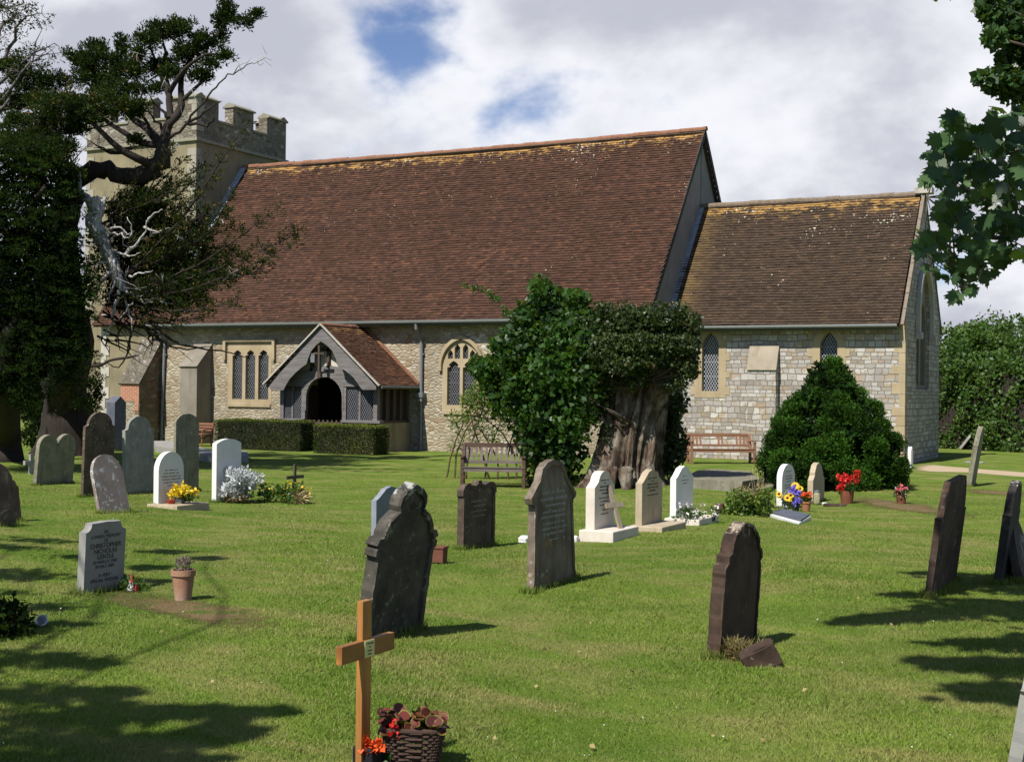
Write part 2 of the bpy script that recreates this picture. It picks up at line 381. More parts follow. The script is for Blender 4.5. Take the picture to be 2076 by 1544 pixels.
# ---------------------------------------------------------------- church materials
def wallvec(nt):
    v = coords(nt); s = N(nt, 'SeparateXYZ', {0: v})
    return v, math_(nt, 'ADD', s.outputs[0], s.outputs[1]), s.outputs[2]
def m_rubble(name, cols, mortar, su=4.6, sv=9.6, msz=0.035, bstr=0.6, warp=1.5):
    mt, nt, o = newmat(name); v, u, z = wallvec(nt)
    nx_ = math_(nt, 'MULTIPLY', math_(nt, 'SUBTRACT', noise(nt, v, 2.3, 3), 0.5), warp)
    cv = N(nt, 'CombineXYZ', {0: math_(nt, 'ADD', math_(nt, 'MULTIPLY', u, su), nx_), 1: math_(nt, 'ADD', math_(nt, 'MULTIPLY', z, sv), math_(nt, 'MULTIPLY', nx_, 1.5)), 2: 0.0}).outputs[0]
    vo = N(nt, 'TexVoronoi', {'Vector': cv, 'Scale': 1.0, 'Randomness': 0.85}, voronoi_dimensions='2D')
    ed = N(nt, 'TexVoronoi', {'Vector': cv, 'Scale': 1.0, 'Randomness': 0.85}, voronoi_dimensions='2D', feature='DISTANCE_TO_EDGE').outputs[0]
    rs = N(nt, 'SeparateColor', {0: vo.outputs['Color']})
    c = mixc(nt, rs.outputs[0], cols[0], cols[1]); c = mixc(nt, ramp(nt, rs.outputs[1], 0.75, 0.95), c, cols[2]); c = mixc(nt, ramp(nt, rs.outputs[2], 0.9, 0.98), c, cols[3])
    f = noise(nt, v, 28, 5, 0.7)
    c = mixc(nt, math_(nt, 'MULTIPLY', f, 0.5), c, [x*0.5 for x in cols[0]])
    mm = ramp(nt, math_(nt, 'ADD', ed, math_(nt, 'MULTIPLY', math_(nt, 'SUBTRACT', f, 0.5), 0.12)), msz*1.7, msz*0.5)
    c = mixc(nt, mm, c, mortar)
    big = noise(nt, v, 0.5, 3, 0.5)
    c = mixc(nt, math_(nt, 'MULTIPLY', ramp(nt, big, 0.42, 0.66), 0.5), c, [x*0.6 for x in cols[0]])
    dk = noise(nt, v, 7.5, 5, .7); c = mixc(nt, math_(nt, 'MULTIPLY', ramp(nt, dk, 0.54, 0.66), 0.55), c, [x*0.42 for x in cols[0]])
    h = math_(nt, 'ADD', math_(nt, 'MULTIPLY', ramp(nt, ed, 0.0, 0.22), 1.0), math_(nt, 'MULTIPLY', f, 0.55))
    finish(nt, o, c, 0.93, h, bstr, 0.035, spec=0.15); return mt
mt_rubble = m_rubble('cream_rubble', [(0.36, 0.30, 0.21), (0.52, 0.46, 0.35), (0.30, 0.21, 0.12), (0.62, 0.58, 0.49)], (0.30, 0.25, 0.17))
mt_towerst = m_rubble('tower_rubble', [(0.19, 0.165, 0.13), (0.31, 0.28, 0.22), (0.13, 0.105, 0.075), (0.44, 0.41, 0.36)], (0.16, 0.14, 0.105), 4.2, 6.5)
mt_darkrub = m_rubble('dark_rubble', [(0.19, 0.15, 0.10), (0.30, 0.24, 0.16), (0.25, 0.09, 0.05), (0.42, 0.38, 0.30)], (0.22, 0.17, 0.11), 5, 8)
def m_block(name):
    mt, nt, o = newmat(name); v, u, z = wallvec(nt)
    wz = math_(nt, 'MULTIPLY', math_(nt, 'SUBTRACT', noise(nt, v, 1.3, 2), 0.5), 0.09)
    # courses of differing height
    z2 = math_(nt, 'ADD', math_(nt, 'ADD', z, wz), math_(nt, 'MULTIPLY', N(nt, 'Math', {0: math_(nt, 'MULTIPLY', z, 6.1)}, operation='SINE').outputs[0], 0.055))
    u = math_(nt, 'ADD', u, math_(nt, 'MULTIPLY', math_(nt, 'SUBTRACT', noise(nt, v, 2.6, 3, .6), .5), .22)); z2 = math_(nt, 'ADD', z2, math_(nt, 'MULTIPLY', math_(nt, 'SUBTRACT', noise(nt, v, 6.0, 2), .5), .05))
    cv = N(nt, 'CombineXYZ', {0: u, 1: z2, 2: 0.0}).outputs[0]
    b = N(nt, 'TexBrick', {'Vector': cv, 'Color1': (0, 0, 0, 1), 'Color2': (1, 1, 1, 1), 'Mortar': (0.5, 0.5, 0.5, 1), 'Scale': 1.0, 'Mortar Size': 0.012, 'Mortar Smooth': 0.35, 'Bias': 0.0, 'Brick Width': 0.29, 'Row Height': 0.145})
    b.offset = 0.37; b.offset_frequency = 3; b.squash = 0.68; b.squash_frequency = 2
    t = N(nt, 'SeparateColor', {0: b.outputs[0]}).outputs[0]
    c = mixc(nt, ramp(nt, t, 0.0, 0.5), (0.25, 0.215, 0.17), (0.42, 0.395, 0.36)); c = mixc(nt, ramp(nt, t, 0.5, 1.0), c, (0.62, 0.60, 0.55))
    tan = N(nt, 'TexWhiteNoise', {0: N(nt, 'VectorMath', {0: cv, 1: (2.9, 5.5, 0)}, operation='MULTIPLY').outputs[0]}, noise_dimensions='2D')
    och = noise(nt, N(nt, 'CombineXYZ', {0: math_(nt, 'MULTIPLY', u, 2.6), 1: math_(nt, 'MULTIPLY', z2, 5.2), 2: 0.0}).outputs[0], 1.0, 1, 0.4)
    c = mixc(nt, math_(nt, 'MULTIPLY', ramp(nt, och, 0.56, 0.62), 0.75), c, (0.40, 0.29, 0.16))
    f = noise(nt, v, 30, 5, 0.7); c = mixc(nt, math_(nt, 'MULTIPLY', f, 0.42), c, (0.26, 0.23, 0.20))
    big = noise(nt, v, 0.8, 3); c = mixc(nt, math_(nt, 'MULTIPLY', ramp(nt, big, 0.4, 0.65), 0.5), c, (0.27, 0.26, 0.26))
    dk = noise(nt, v, 6.5, 5, .7); c = mixc(nt, math_(nt, 'MULTIPLY', ramp(nt, dk, 0.55, 0.68), 0.5), c, (0.16, 0.14, 0.12))
    c = mixc(nt, b.outputs['Fac'], c, (0.20, 0.17, 0.13))
    h = math_(nt, 'ADD', math_(nt, 'SUBTRACT', 1.0, b.outputs['Fac']), math_(nt, 'MULTIPLY', f, 0.6))
    finish(nt, o, c, 0.93, h, 0.8, 0.02, spec=0.15); return mt
mt_block = m_block('coursed_stone')
def m_render(name, a, b, stain):
    mt, nt, o = newmat(name); v = coords(nt); n = noise(nt, v, 1.1, 6, 0.6); f = noise(nt, v, 40, 4, 0.7)
    c = mixc(nt, ramp(nt, n, 0.3, 0.7), a, b)
    s = noise(nt, N(nt, 'Mapping', {'Vector': v, 'Scale': (3, 3, 0.35)}).outputs[0], 1.2, 4, 0.6)
    c = mixc(nt, math_(nt, 'MULTIPLY', ramp(nt, s, 0.5, 0.75), 0.5), c, stain)
    finish(nt, o, c, 0.93, f, 0.35, 0.01, spec=0.15); return mt
mt_yel = m_render('yellow_render', (0.19, 0.162, 0.10), (0.28, 0.242, 0.155), (0.10, 0.09, 0.065))
mt_dress = m_render('dressed_stone', (0.31, 0.245, 0.15), (0.43, 0.35, 0.23), (0.20, 0.155, 0.09))
mt_quoin = m_render('pale_quoin', (0.36, 0.34, 0.29), (0.50, 0.47, 0.41), (0.22, 0.20, 0.17))
mt_cem = m_render('grey_cement', (0.17, 0.15, 0.12), (0.26, 0.23, 0.185), (0.09, 0.08, 0.06))
mt_slate = m_render('grey_boarding', (0.215, 0.20, 0.185), (0.29, 0.275, 0.255), (0.14, 0.13, 0.12))
def m_tile(name, dark, mid, red, zr, ramt, white=1.0, edge=None, moss=0.3):
    mt, nt, o = newmat(name); v = coords(nt); a = N(nt, 'Attribute', attribute_name='tint').outputs['Fac']
    s = N(nt, 'SeparateXYZ', {0: v}); big = noise(nt, v, 0.35, 4, 0.6, 0.4); md = noise(nt, v, 1.8, 4, 0.6)
    c = mixc(nt, ramp(nt, a, 0.0, 0.6), dark, mid)
    c = mixc(nt, ramp(nt, math_(nt, 'ADD', a, math_(nt, 'SUBTRACT', md, 0.5)), 0.72, 1.0), c, red)
    c = mixc(nt, math_(nt, 'MULTIPLY', ramp(nt, big, 0.42, 0.7), 0.55), c, [x*0.62 for x in mid])
    f = noise(nt, v, 26, 4, 0.75); c = mixc(nt, math_(nt, 'MULTIPLY', f, 0.4), c, [x*0.5 for x in dark])
    c = mixc(nt, math_(nt, 'MULTIPLY', ramp(nt, noise(nt, v, 5.5, 4, 0.7), 0.58, 0.7), moss), c, (0.10, 0.085, 0.03))
    # lichen near the ridge
    hz = ramp(nt, math_(nt, 'SUBTRACT', zr, s.outputs[2]), 1.0, 0.0)
    ln = noise(nt, N(nt, 'Mapping', {'Vector': v, 'Scale': (1, 2.2, 2.2)}).outputs[0], 2.6, 6, 0.7)
    m1 = ramp(nt, math_(nt, 'ADD', ln, math_(nt, 'MULTIPLY', math_(nt, 'SUBTRACT', hz, 1.0), 0.34)), 0.37, 0.46)
    c = mixc(nt, math_(nt, 'MULTIPLY', m1, ramt), c, mixc(nt, f, (0.36, 0.16, 0.025), (0.48, 0.33, 0.13)))
    if edge is not None:
        em = math_(nt, 'MULTIPLY', ramp(nt, math_(nt, 'ABSOLUTE', math_(nt, 'SUBTRACT', s.outputs[0], edge)), 1.0, 0.1), ramp(nt, ln, 0.35, 0.6))
        c = mixc(nt, math_(nt, 'MULTIPLY', em, 0.55), c, (0.26, 0.17, 0.06))
    wl = noise(nt, v, 11, 3, 0.6); hz2 = ramp(nt, math_(nt, 'SUBTRACT', zr, s.outputs[2]), 3.6, 0.3)
    m2 = ramp(nt, math_(nt, 'ADD', wl, math_(nt, 'ADD', math_(nt, 'MULTIPLY', hz2, 0.10), math_(nt, 'MULTIPLY', math_(nt, 'SUBTRACT', noise(nt, v, 0.7, 2), 0.5), 0.42))), 0.775, 0.80)
    c = mixc(nt, math_(nt, 'MULTIPLY', m2, white), c, (0.70, 0.68, 0.55))
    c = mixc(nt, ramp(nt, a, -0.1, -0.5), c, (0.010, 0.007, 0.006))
    finish(nt, o, c, 0.9, f, 0.4, 0.008, spec=0.15); return mt
mt_tile1 = m_tile('nave_tiles', (0.042, 0.023, 0.017), (0.092, 0.047, 0.031), (0.145, 0.068, 0.040), 10.82, 0.85, 0.8)
mt_tile2 = m_tile('chancel_tiles', (0.040, 0.028, 0.020), (0.076, 0.051, 0.035), (0.105, 0.066, 0.042), 8.25, 0.75, 0.85, -7.2, 0.45)
mt_tile3 = m_tile('porch_tiles', (0.070, 0.036, 0.025), (0.14, 0.068, 0.042), (0.22, 0.10, 0.055), 4.30, 0.5, 0.3)
mt_ridge = m_plain('ridge_tile', (0.22, 0.105, 0.06), 0.9, 0.6, 9, 0.4)
mt_ridge2 = m_plain('old_ridge_tile', (0.17, 0.13, 0.09), 0.9, 0.6, 9, 0.4)
mt_lead = m_plain('lead', (0.34, 0.36, 0.39), 0.55, 0.25, 6, 0.2, 0.1)
mt_iron = m_plain('grey_iron', (0.17, 0.18, 0.19), 0.45, 0.3, 12, 0.15)
mt_gut = m_plain('gutter_paint', (0.10, 0.11, 0.10), 0.5, 0.3, 8, 0.15)
mt_glass, nt, o = newmat('dark_glass'); v = coords(nt); n_ = noise(nt, v, 6, 3); finish(nt, o, mixc(nt, n_, (0.008, 0.010, 0.016), (0.022, 0.026, 0.036)), 0.22, n_, 0.25, 0.01, spec=0.5)
mt_came = m_plain('lattice', (0.42, 0.43, 0.46), 0.6, 0.2, 20, 0.1)
mt_came2 = m_plain('grey_lattice', (0.20, 0.20, 0.21), 0.6, 0.2, 20, 0.1)
mt_oak = m_wood('weathered_oak', (0.105, 0.095, 0.09), (0.235, 0.22, 0.215), 0.8, 4, 0)
mt_oakd = m_wood('dark_oak', (0.05, 0.035, 0.025), (0.12, 0.085, 0.06), 0.8, 5, 2)
mt_plaster = m_render('porch_plaster', (0.48, 0.44, 0.38), (0.60, 0.56, 0.50), (0.36, 0.32, 0.27))
mt_shade = m_plain('painted_shade', (0.006, 0.005, 0.004), 1.0, 0.2, 5, 0.0)

# ---------------------------------------------------------------- church geometry
YN, YC = -1.68, 0.0               # south wall planes of nave and chancel
XC, XW = -7.315, -26.563           # nave east gable, nave west end
YR, HR, HC = 2.811, 10.82, 8.25
church = empty('church', 'old stone parish church with long brown tiled roofs, battlemented tower, timber porch and lower chancel', 'church')
def fS(y): return lambda a, b, d: (a, y-d, b)          # south-facing wall, d outward
def fE(x): return lambda a, b, d: (x+d, a, b)          # east-facing wall
def arch(x0, x1, z0, zs, za, n=9, pt=1.25):
    """rectangle with an arched head"""
    c_ = (x0+x1)/2; h = (x1-x0)/2; P = [(x0, z0), (x1, z0), (x1, zs)]
    for i in range(1, n): t = i/n*math.pi/2; P.append((c_+h*math.cos(t)**(1/1.0), zs+(za-zs)*(math.sin(t)**(1.0) if pt <= 1 else 1-(1-math.sin(t))**(1/pt)*1.0 if False else math.sin(t))))
    P.append((c_, za))
    for i in range(n-1, 0, -1): t = i/n*math.pi/2; P.append((c_-h*math.cos(t), zs+(za-zs)*math.sin(t)))
    P.append((x0, zs)); return P
def gothic(x0, x1, z0, zs, za, n=8):
    c_ = (x0+x1)/2; h = (x1-x0)/2; H = za-zs
    r = (h*h+H*H)/(2*h); P = [(x0, z0), (x1, z0)]
    a1 = math.asin(min(1, H/r))
    for i in range(n+1): a = a1*i/n; P.append((x1-r+r*math.cos(a), zs+r*math.sin(a)))
    for i in range(n-1, -1, -1): a = a1*i/n; P.append((x0+r-r*math.cos(a), zs+r*math.sin(a)))
    return P
def cusped(x0, x1, z0, zs, za):
    """window light with a small cusped head"""
    w_ = x1-x0; c_ = (x0+x1)/2
    return [(x0, z0), (x1, z0), (x1, zs), (x1-.20*w_, zs+.02*w_), (x1-.12*w_, zs+(za-zs)*.38), (x1-.25*w_, zs+(za-zs)*.68), (c_, za), (x0+.25*w_, zs+(za-zs)*.68), (x0+.12*w_, zs+(za-zs)*.38), (x0+.20*w_, zs+.02*w_), (x0, zs)]
def lattice(mb, x0, x1, z0, z1, fn, px=0.1, pz=0.16, th=0.009, dep=0.0):
    s = pz/px
    for sg in (1, -1):
        cs = [z0-s*(x1-x0)-pz]; k = cs[0]
        while k < z1+s*(x1-x0)+pz:
            # line z = sg*s*(x-x0)+k
            pts = []
            for x in (x0, x1):
                z = sg*s*(x-x0)+k
                if z0 <= z <= z1: pts.append((x, z))
            for z in (z0, z1):
                x = x0+(z-k)/(sg*s)
                if x0 < x < x1: pts.append((x, z))
            if len(pts) >= 2 and (abs(pts[0][0]-pts[1][0])+abs(pts[0][1]-pts[1][1])) > 0.02:
                mb.bar(fn(pts[0][0], pts[0][1], dep+(0.004 if sg > 0 else 0)), fn(pts[1][0], pts[1][1], dep+(0.004 if sg > 0 else 0)), th, 0.006, up=Vector(fn(0, 0, 1))-Vector(fn(0, 0, 0)))
            k += pz
    return mb
def sx(u, v=760, y=YN): return float(yp(u, v, y)[0])
def sz(u, v, y=YN): return float(yp(u, v, y)[2])

# nave window one: square-headed, three lights
w1 = (sx(463, 700), sx(550, 820), sz(500, 824), sz(500, 694))
w2o = gothic(sx(897, 760), sx(976, 760), sz(935, 837), sz(935, 742), sz(935, 688))
door_h = [(-18.6, 0.05), (-17.0, 0.05), (-17.0, 1.9), (-17.8, 2.5), (-18.6, 1.9)]
mb = MB()
mb.prism([(XW, -.6), (XC, -.6), (XC, 4.75), (XW, 4.75)], [[(w1[0], w1[2]), (w1[1], w1[2]), (w1[1], w1[3]), (w1[0], w1[3])], w2o, door_h], 0, -0.8, fS(YN))
mb.box(((XW+XC)/2, 7.3, 2.1), (XC-XW-0.01, 0.7, 5.4)); mb.box((XW+.41, 2.8, 2.1), (0.8, 8.15, 5.4))
mb.prism([(-.85, -.6), (7.6, -.6), (7.6, 4.7), (YR, 10.72), (-1.66, 4.70), (-1.66, 4.6), (-.85, 4.6)], [], 0, -0.35, fE(XC-.002))
mb.build('nave_wall', mt_rubble, church)
mb = MB(); mb.prism([(-1.72, 4.6), (YR, 10.70), (7.32, 4.6)], [], 0, 0.05, fE(XC))
mb.bar((XC+.06, YR-.02, 8.2), (XC+.06, YR-.02, 10.6), .03, .02, up=(0, 1, 0))
mb.build('nave_gable_boarding', mt_slate, church)

def roof(name, x0, x1, ye, ze, yr, zr, gauge, wt, mat, parent, sag=0.0, wav=0.012, along='x', hump=None):
    L = math.hypot(yr-ye, zr-ze); rows = int(L/gauge)+1; g_ = L/rows
    d = np.array([0, (yr-ye)/L, (zr-ze)/L]); nrm = np.array([0, -d[2], d[1]])
    if yr < ye: nrm = -nrm if nrm[2] < 0 else nrm
    if nrm[2] < 0: nrm = -nrm
    quads = []; tint = []; runs = rng.uniform(0, 1, 40)
    for i in range(rows):
        xs = np.arange(x0 - (i % 2)*wt*.5, x1, wt); a = np.maximum(xs, x0)+.002; b = np.minimum(xs+wt, x1)-.002
        ok = b-a > .03; a, b = a[ok], b[ok]; n = len(a)
        t0, t1 = i*g_, min(L, (i+1)*g_+.035)
        wv = lambda x, t: (np.sin(x*.9+t*.7)*.6+np.sin(x*2.1-t*1.3)*.4)*wav*2.2 - sag*np.sin(np.clip((x-x0)/(x1-x0), 0, 1)*np.pi)*(0.35+.65*t/L)
        lift = .034+rng.normal(0, .0035, n); dz = rng.normal(0, .004, n)
        def P(x, t, h): 
            q = np.zeros((len(x), 3)); q[:, 0] = x; base = np.array([0, ye, ze]); hh = h+wv(x, t)
            return q+base+d*t+nrm*np.asarray(hh)[:, None] if np.ndim(t) == 0 else q+base+d[None]*np.asarray(t)[:, None]+nrm*np.asarray(hh)[:, None]
        tb = t0+dz
        A, B = P(a, tb, lift), P(b, tb, lift+rng.normal(0, .003, n)); C_, D_ = P(b, np.full(n, t1), .002), P(a, np.full(n, t1), .002)
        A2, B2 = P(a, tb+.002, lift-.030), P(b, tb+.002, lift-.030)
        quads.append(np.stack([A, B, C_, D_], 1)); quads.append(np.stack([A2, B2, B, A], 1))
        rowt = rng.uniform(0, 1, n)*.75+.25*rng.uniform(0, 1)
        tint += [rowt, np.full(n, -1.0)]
    V = np.concatenate(quads).reshape(-1, 3)
    return npmesh(name, V, 4, mat, parent, np.concatenate(tint))
# solid deck beneath the tiles so no light leaks, then tiles
def deck(mb, x0, x1, ye, ze, yr, zr, th=0.07, drop=0.02):
    n_ = Vector((0, -(zr-ze), (yr-ye))); n_.normalize()
    if n_.z < 0: n_ = -n_
    a, b = Vector((0, ye, ze))-n_*drop, Vector((0, yr, zr))-n_*drop
    q = [a, b, b-n_*th, a-n_*th]
    vs = [(x, p.y, p.z) for x in (x0, x1) for p in q]
    mb.add(vs, [(0, 1, 2, 3), (7, 6, 5, 4), (0, 4, 5, 1), (1, 5, 6, 2), (2, 6, 7, 3), (3, 7, 4, 0)])
YE, ZE = -2.14, 4.30
YEN = 2*YR-YE
mb = MB(); deck(mb, XW, XC+.16, YE, ZE, YR, HR, .05, .16); deck(mb, XW, XC+.16, YEN, ZE, YR, HR, .05, .16)
nr = mb.build('nave_roof', mt_oakd, church)
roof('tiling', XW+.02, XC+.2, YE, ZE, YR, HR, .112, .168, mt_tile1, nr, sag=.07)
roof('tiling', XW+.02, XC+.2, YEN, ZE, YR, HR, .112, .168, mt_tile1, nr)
def ridge(name, x0, x1, y, z, mat, parent, r=.11, step=.42, sag=0):
    mb = MB(); x = x0
    while x < x1-.05:
        e = min(x+step, x1); s_ = -sag*math.sin((x-x0)/(x1-x0)*math.pi); j = random.uniform(-.012, .012)
        n = 7; vs = []
        for xx in (x+.004, e+.015):
            for k in range(n): a = math.pi*(-.08+1.16*k/(n-1)); vs.append((xx, y-math.cos(a)*r*1.0, z-.055+s_+j+math.sin(a)*r))
        mb.add(vs, [(k, k+1, n+k+1, n+k) for k in range(n-1)]+[tuple(range(n)), tuple(range(n, 2*n))[::-1]]); x = e
    return mb.build(name, mat, parent)
ridge('ridge_tiles', XW+.05, XC+.22, YR, HR+.03, mt_ridge, nr, sag=.065)
mb = MB()
for sgn, yy in ((1, YE), (-1, YEN)):
    mb.bar((XC+.185, yy, ZE-.13), (XC+.185, YR, HR-.10), .16, .03, up=(1, 0, 0))
mb.build('verge_board', m_plain('dark_board', (0.05, 0.045, 0.04), 0.8), nr)
mb = MB(); mb.tube([(XW-.5, YE-.02, ZE-.06), (XC+.15, YE-.02, ZE-.06)], .062, 10); mb.bar((XW-.5, YE+.09, ZE-.12), (XC+.1, YE+.09, ZE-.12), .03, .12)
mb.build('gutter', mt_gut, church)
# flashing where the nave roof meets the tower
mb = MB(); k = 14
for i in range(k):
    t0, t1 = .28+.72*i/k, .28+.72*(i+1)/k
    a = (XW+.14, YE+(YR-YE)*t0, ZE+(HR-ZE)*t0+.075); b = (XW+.14, YE+(YR-YE)*t1-.015, ZE+(HR-ZE)*t1+.055)
    mb.bar(a, b, .3, .02, up=(0, -.8, .6))
mb.build('lead_flashing', mt_lead, nr)

# chancel
cw = [gothic(-6.18, -5.64, 2.09, 3.46, 3.90), gothic(-2.49, -1.97, 2.09, 3.44, 3.88)]
cwo = [gothic(-6.40, -5.42, 1.88, 3.46, 4.1), gothic(-2.71, -1.75, 1.88, 3.44, 4.1)]
ew = gothic(1.67, 3.79, 2.2, 4.5, 5.9)
mb = MB()
mb.prism([(XC+.03, -.6), (0, -.6), (0, 4.45), (XC+.03, 4.45)], cwo, 0, -0.6, fS(YC))
mb.prism([(.6, -.6), (5.62, -.6), (5.62, 4.42), (YR, 8.12), (0, 4.42), (0, 4.38), (.6, 4.38)], [ew], 0, -0.5, fE(-.002))
mb.box(((XC)/2, 5.3, 2.0), (-XC-.1, .6, 5.1))
mb.build('chancel_wall', mt_block, church)
zce = 4.093; yce = -.40
mb = MB(); deck(mb, XC+.06, -.1, yce, zce, YR, HC, .05, .10); deck(mb, XC+.06, -.1, 2*YR-yce, zce, YR, HC, .05, .10)
cr = mb.build('chancel_roof', mt_oakd, church)
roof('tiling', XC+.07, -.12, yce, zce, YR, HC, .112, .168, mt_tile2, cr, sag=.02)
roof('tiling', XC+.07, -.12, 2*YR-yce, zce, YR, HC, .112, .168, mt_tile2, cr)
ridge('ridge_tiles', XC+.06, -.15, YR, HC+.03, mt_ridge2, cr)
mb = MB()
for i in range(11):
    t0, t1 = i/11, (i+1)/11
    mb.bar((XC+.12, yce+(YR-yce)*t0, zce+(HC-zce)*t0+.07), (XC+.12, yce+(YR-yce)*t1, zce+(HC-zce)*t1+.055), .16, .015, up=(0, -.8, .6))
mb.build('lead_flashing', mt_lead, cr)
mb = MB(); mb.tube([(XC+.1, yce-.04, zce-.06), (-.16, yce-.04, zce-.06)], .058, 10); mb.bar((XC+.1, yce+.08, zce-.12), (-.16, yce+.08, zce-.12), .03, .1)
mb.build('gutter', mt_gut, church)
mt_verge = m_plain('verge_stone', (0.20, 0.16, 0.12), .9, .5, 8, .4)
# gable coping and the stone at its apex
mb = MB()
for sgn in (1, -1):
    ya = YR-sgn*(YR-(-.40)); k = 9
    for i in range(k):
        t0, t1 = i/k, (i+1)/k
        a = Vector((-.02, ya+(YR-ya)*t0, 4.05+(8.33-4.05)*t0)); b = Vector((-.02, ya+(YR-ya)*t1, 4.05+(8.33-4.05)*t1))
        mb.bar(a+(b-a)*.01, b-(b-a)*.01, .10+random.uniform(-.01, .01), .06, up=(0, -sgn*.8, .6))
mb.build('gable_coping', mt_verge, church, bevel=.01)
mb = MB(); mb.box((-.02, YR, 8.34), (.52, .42, .2)); mb.box((-.02, YR, 8.55), (.3, .26, .24)); mb.box((-.02, YR, 8.86), (.1, .14, .4)); mb.box((-.02, YR, 8.88), (.1, .42, .12))
mb.build('gable_cross', mt_quoin, church, bevel=.02)
# dressed corner stones
mb = MB(); z = -.1; k = 0
while z < 4.0:
    h = random.uniform(.24, .36); a, b = ((.34, .20) if k % 2 else (.20, .34)); a += random.uniform(-.04, .06)
    mb.box((.004-a/2, -.004+b/2-.002, z+h/2), (a, b, h-.015)); z += h; k += 1
mb.build('corner_stones', mt_dress, church, bevel=.008)
mb = MB(); z = -.1; k = 0

# window builder -----------------------------------------------------------
def window(outer, lights, fn, rec=.16, proud=.012, lat=None, mat=mt_dress, latm=mt_came, thick=.2, pit=(.1, .155), sill=None, hood=None):
    mb = MB(); mb.prism(outer, lights, proud, -thick, fn); fr = mb.build('window', mat, church)
    xs = [p[0] for p in outer]; zs_ = [p[1] for p in outer]
    mb = MB(); q = [(min(xs)+.04, min(zs_)+.04), (max(xs)-.04, min(zs_)+.04), (max(xs)-.04, max(zs_)-.04), (min(xs)+.04, max(zs_)-.04)]
    mb.prism(q, [], -thick-.01, -thick-.03, fn); mb.build('pane', mt_glass, fr)
    mb = MB()
    for l in lights:
        a = [p[0] for p in l]; b = [p[1] for p in l]
        if lat and not lat(l): continue
        lattice(mb, min(a), max(a), min(b), max(b), fn, pit[0], pit[1], .010, -rec)
        for i in range(1, 4):
            zz_ = min(b)+(max(b)-min(b))*i/4
            if max(b)-min(b) > .9: mb.bar(fn(min(a), zz_, -rec-.008), fn(max(a), zz_, -rec-.008), .012, .008)
    if mb.v: mb.build('leading', latm, fr)
    if sill:
        mb = MB(); a, b, z = sill; mb.prism([(a, z-.13), (b, z-.13), (b, z), (a, z)], [], .06, -.05, fn); mb.build('sill', mat, fr, bevel=.012)
    if hood:
        mb = MB(); mb.prism(hood[0], hood[1], .11, -.02, fn); mb.build('hood_mould', mat, fr, bevel=.015)
    return fr
x = [sx(q) for q in (471.5, 491.5, 498, 517.5, 524, 544.5)]
zb, zt_ = sz(505, 809), sz(505, 709)
lights = [cusped(x[i], x[i+1], zb, zt_-.20, zt_) for i in (0, 2, 4)]
hx0, hx1 = w1[0]-.06, w1[1]+.06; hz = w1[3]+.12
hood1 = [(hx0-.12, hz-.75), (hx0, hz-.75), (hx0, hz-.1), (hx1, hz-.1), (hx1, hz-.75), (hx1+.12, hz-.75), (hx1+.12, hz), (hx0-.12, hz)]
window([(w1[0], w1[2]), (w1[1], w1[2]), (w1[1], w1[3]), (w1[0], w1[3])], lights, fS(YN), thick=.13, rec=.10, hood=(hood1, []), sill=(w1[0]+.02, w1[1]-.02, w1[2]+.12), latm=mt_came2)
x = [sx(q) for q in (907, 932.5, 938.5, 964)]
zb = sz(935, 821); zh = sz(935, 731); zu0, zu1 = sz(935, 727), sz(935, 697)
lt = [cusped(x[0], x[1], zb, zh-.22, zh), cusped(x[2], x[3], zb, zh-.22, zh)]
mid_ = (x[1]+x[2])/2; sp_ = (x[3]-x[0])
for k, (a, b, hh) in enumerate(((x[0]+.02, x[0]+.21, .62), (x[0]+.27, mid_-.05, 1.0), (mid_+.05, x[3]-.27, 1.0), (x[3]-.21, x[3]-.02, .62))):
    zt2 = zu0+(zu1-zu0)*hh; lt.append([(a, zu0), (b, zu0), (b, zt2-.12), ((a+b)/2, zt2), (a, zt2-.12)])
def off_gothic(d, z0): return gothic(sx(897, 760)-d, sx(976, 760)+d, z0, sz(935, 742), sz(935, 688)+d*1.15)
h_in, h_out = off_gothic(.0, sz(935, 752)), off_gothic(.11, sz(935, 752))
hood2 = h_out[1:]+[h_out[0]]+[h_in[0]]+h_in[1:][::-1]
window(w2o, lt, fS(YN), thick=.13, rec=.10, hood=(hood2, []), sill=(sx(900), sx(973), sz(935, 832)), latm=mt_came2, lat=lambda l: True, pit=(.09, .14))
for a, b in zip(cwo, cw):
    x0, x1 = a[0][0], a[1][0]
    fr = window(a, [b], fS(YC), mat=mt_dress, pit=(.085, .145), rec=.14)
    mb2 = MB(); mb = MB(); z = 1.75; k = 0
    while z < 3.9:
        h = random.uniform(.22, .34); e = .15 if k % 2 else .03
        mb.box((x0-e/2, -.003, z+h/2), (e, .03, h-.012)); mb2.box((x1+e/2, -.003, z+h/2), (e, .03, h-.012)); z += h; k += 1
    mb.build('jamb_stones', mt_dress, fr); mb2.build('jamb_stones', mt_dress, fr)
# east window with its hood mould
eo = gothic(1.55, 3.91, 2.05, 4.5, 6.05)
fr = window(ew, [gothic(1.85, 2.60, 2.35, 4.3, 4.9), gothic(2.86, 3.61, 2.35, 4.3, 4.9), [(2.5, 5.05), (2.96, 5.05), (2.96, 5.3), (2.73, 5.6), (2.5, 5.3)]], fE(0), proud=-.1, rec=.25, thick=.3, latm=mt_came2, mat=mt_cem)
a, b = gothic(1.52, 3.94, 3.9, 4.5, 6.12), gothic(1.68, 3.78, 3.9, 4.5, 5.93)
mb = MB(); mb.prism(a[1:]+[a[0]]+[b[0]]+b[1:][::-1], [], .14, .001, fE(0)); mb.box((.1, 1.58, 3.82), (.2, .2, .2)); mb.box((.1, 3.88, 3.82), (.2, .2, .2))
mb.build('hood_mould', mt_quoin, fr, bevel=.015)

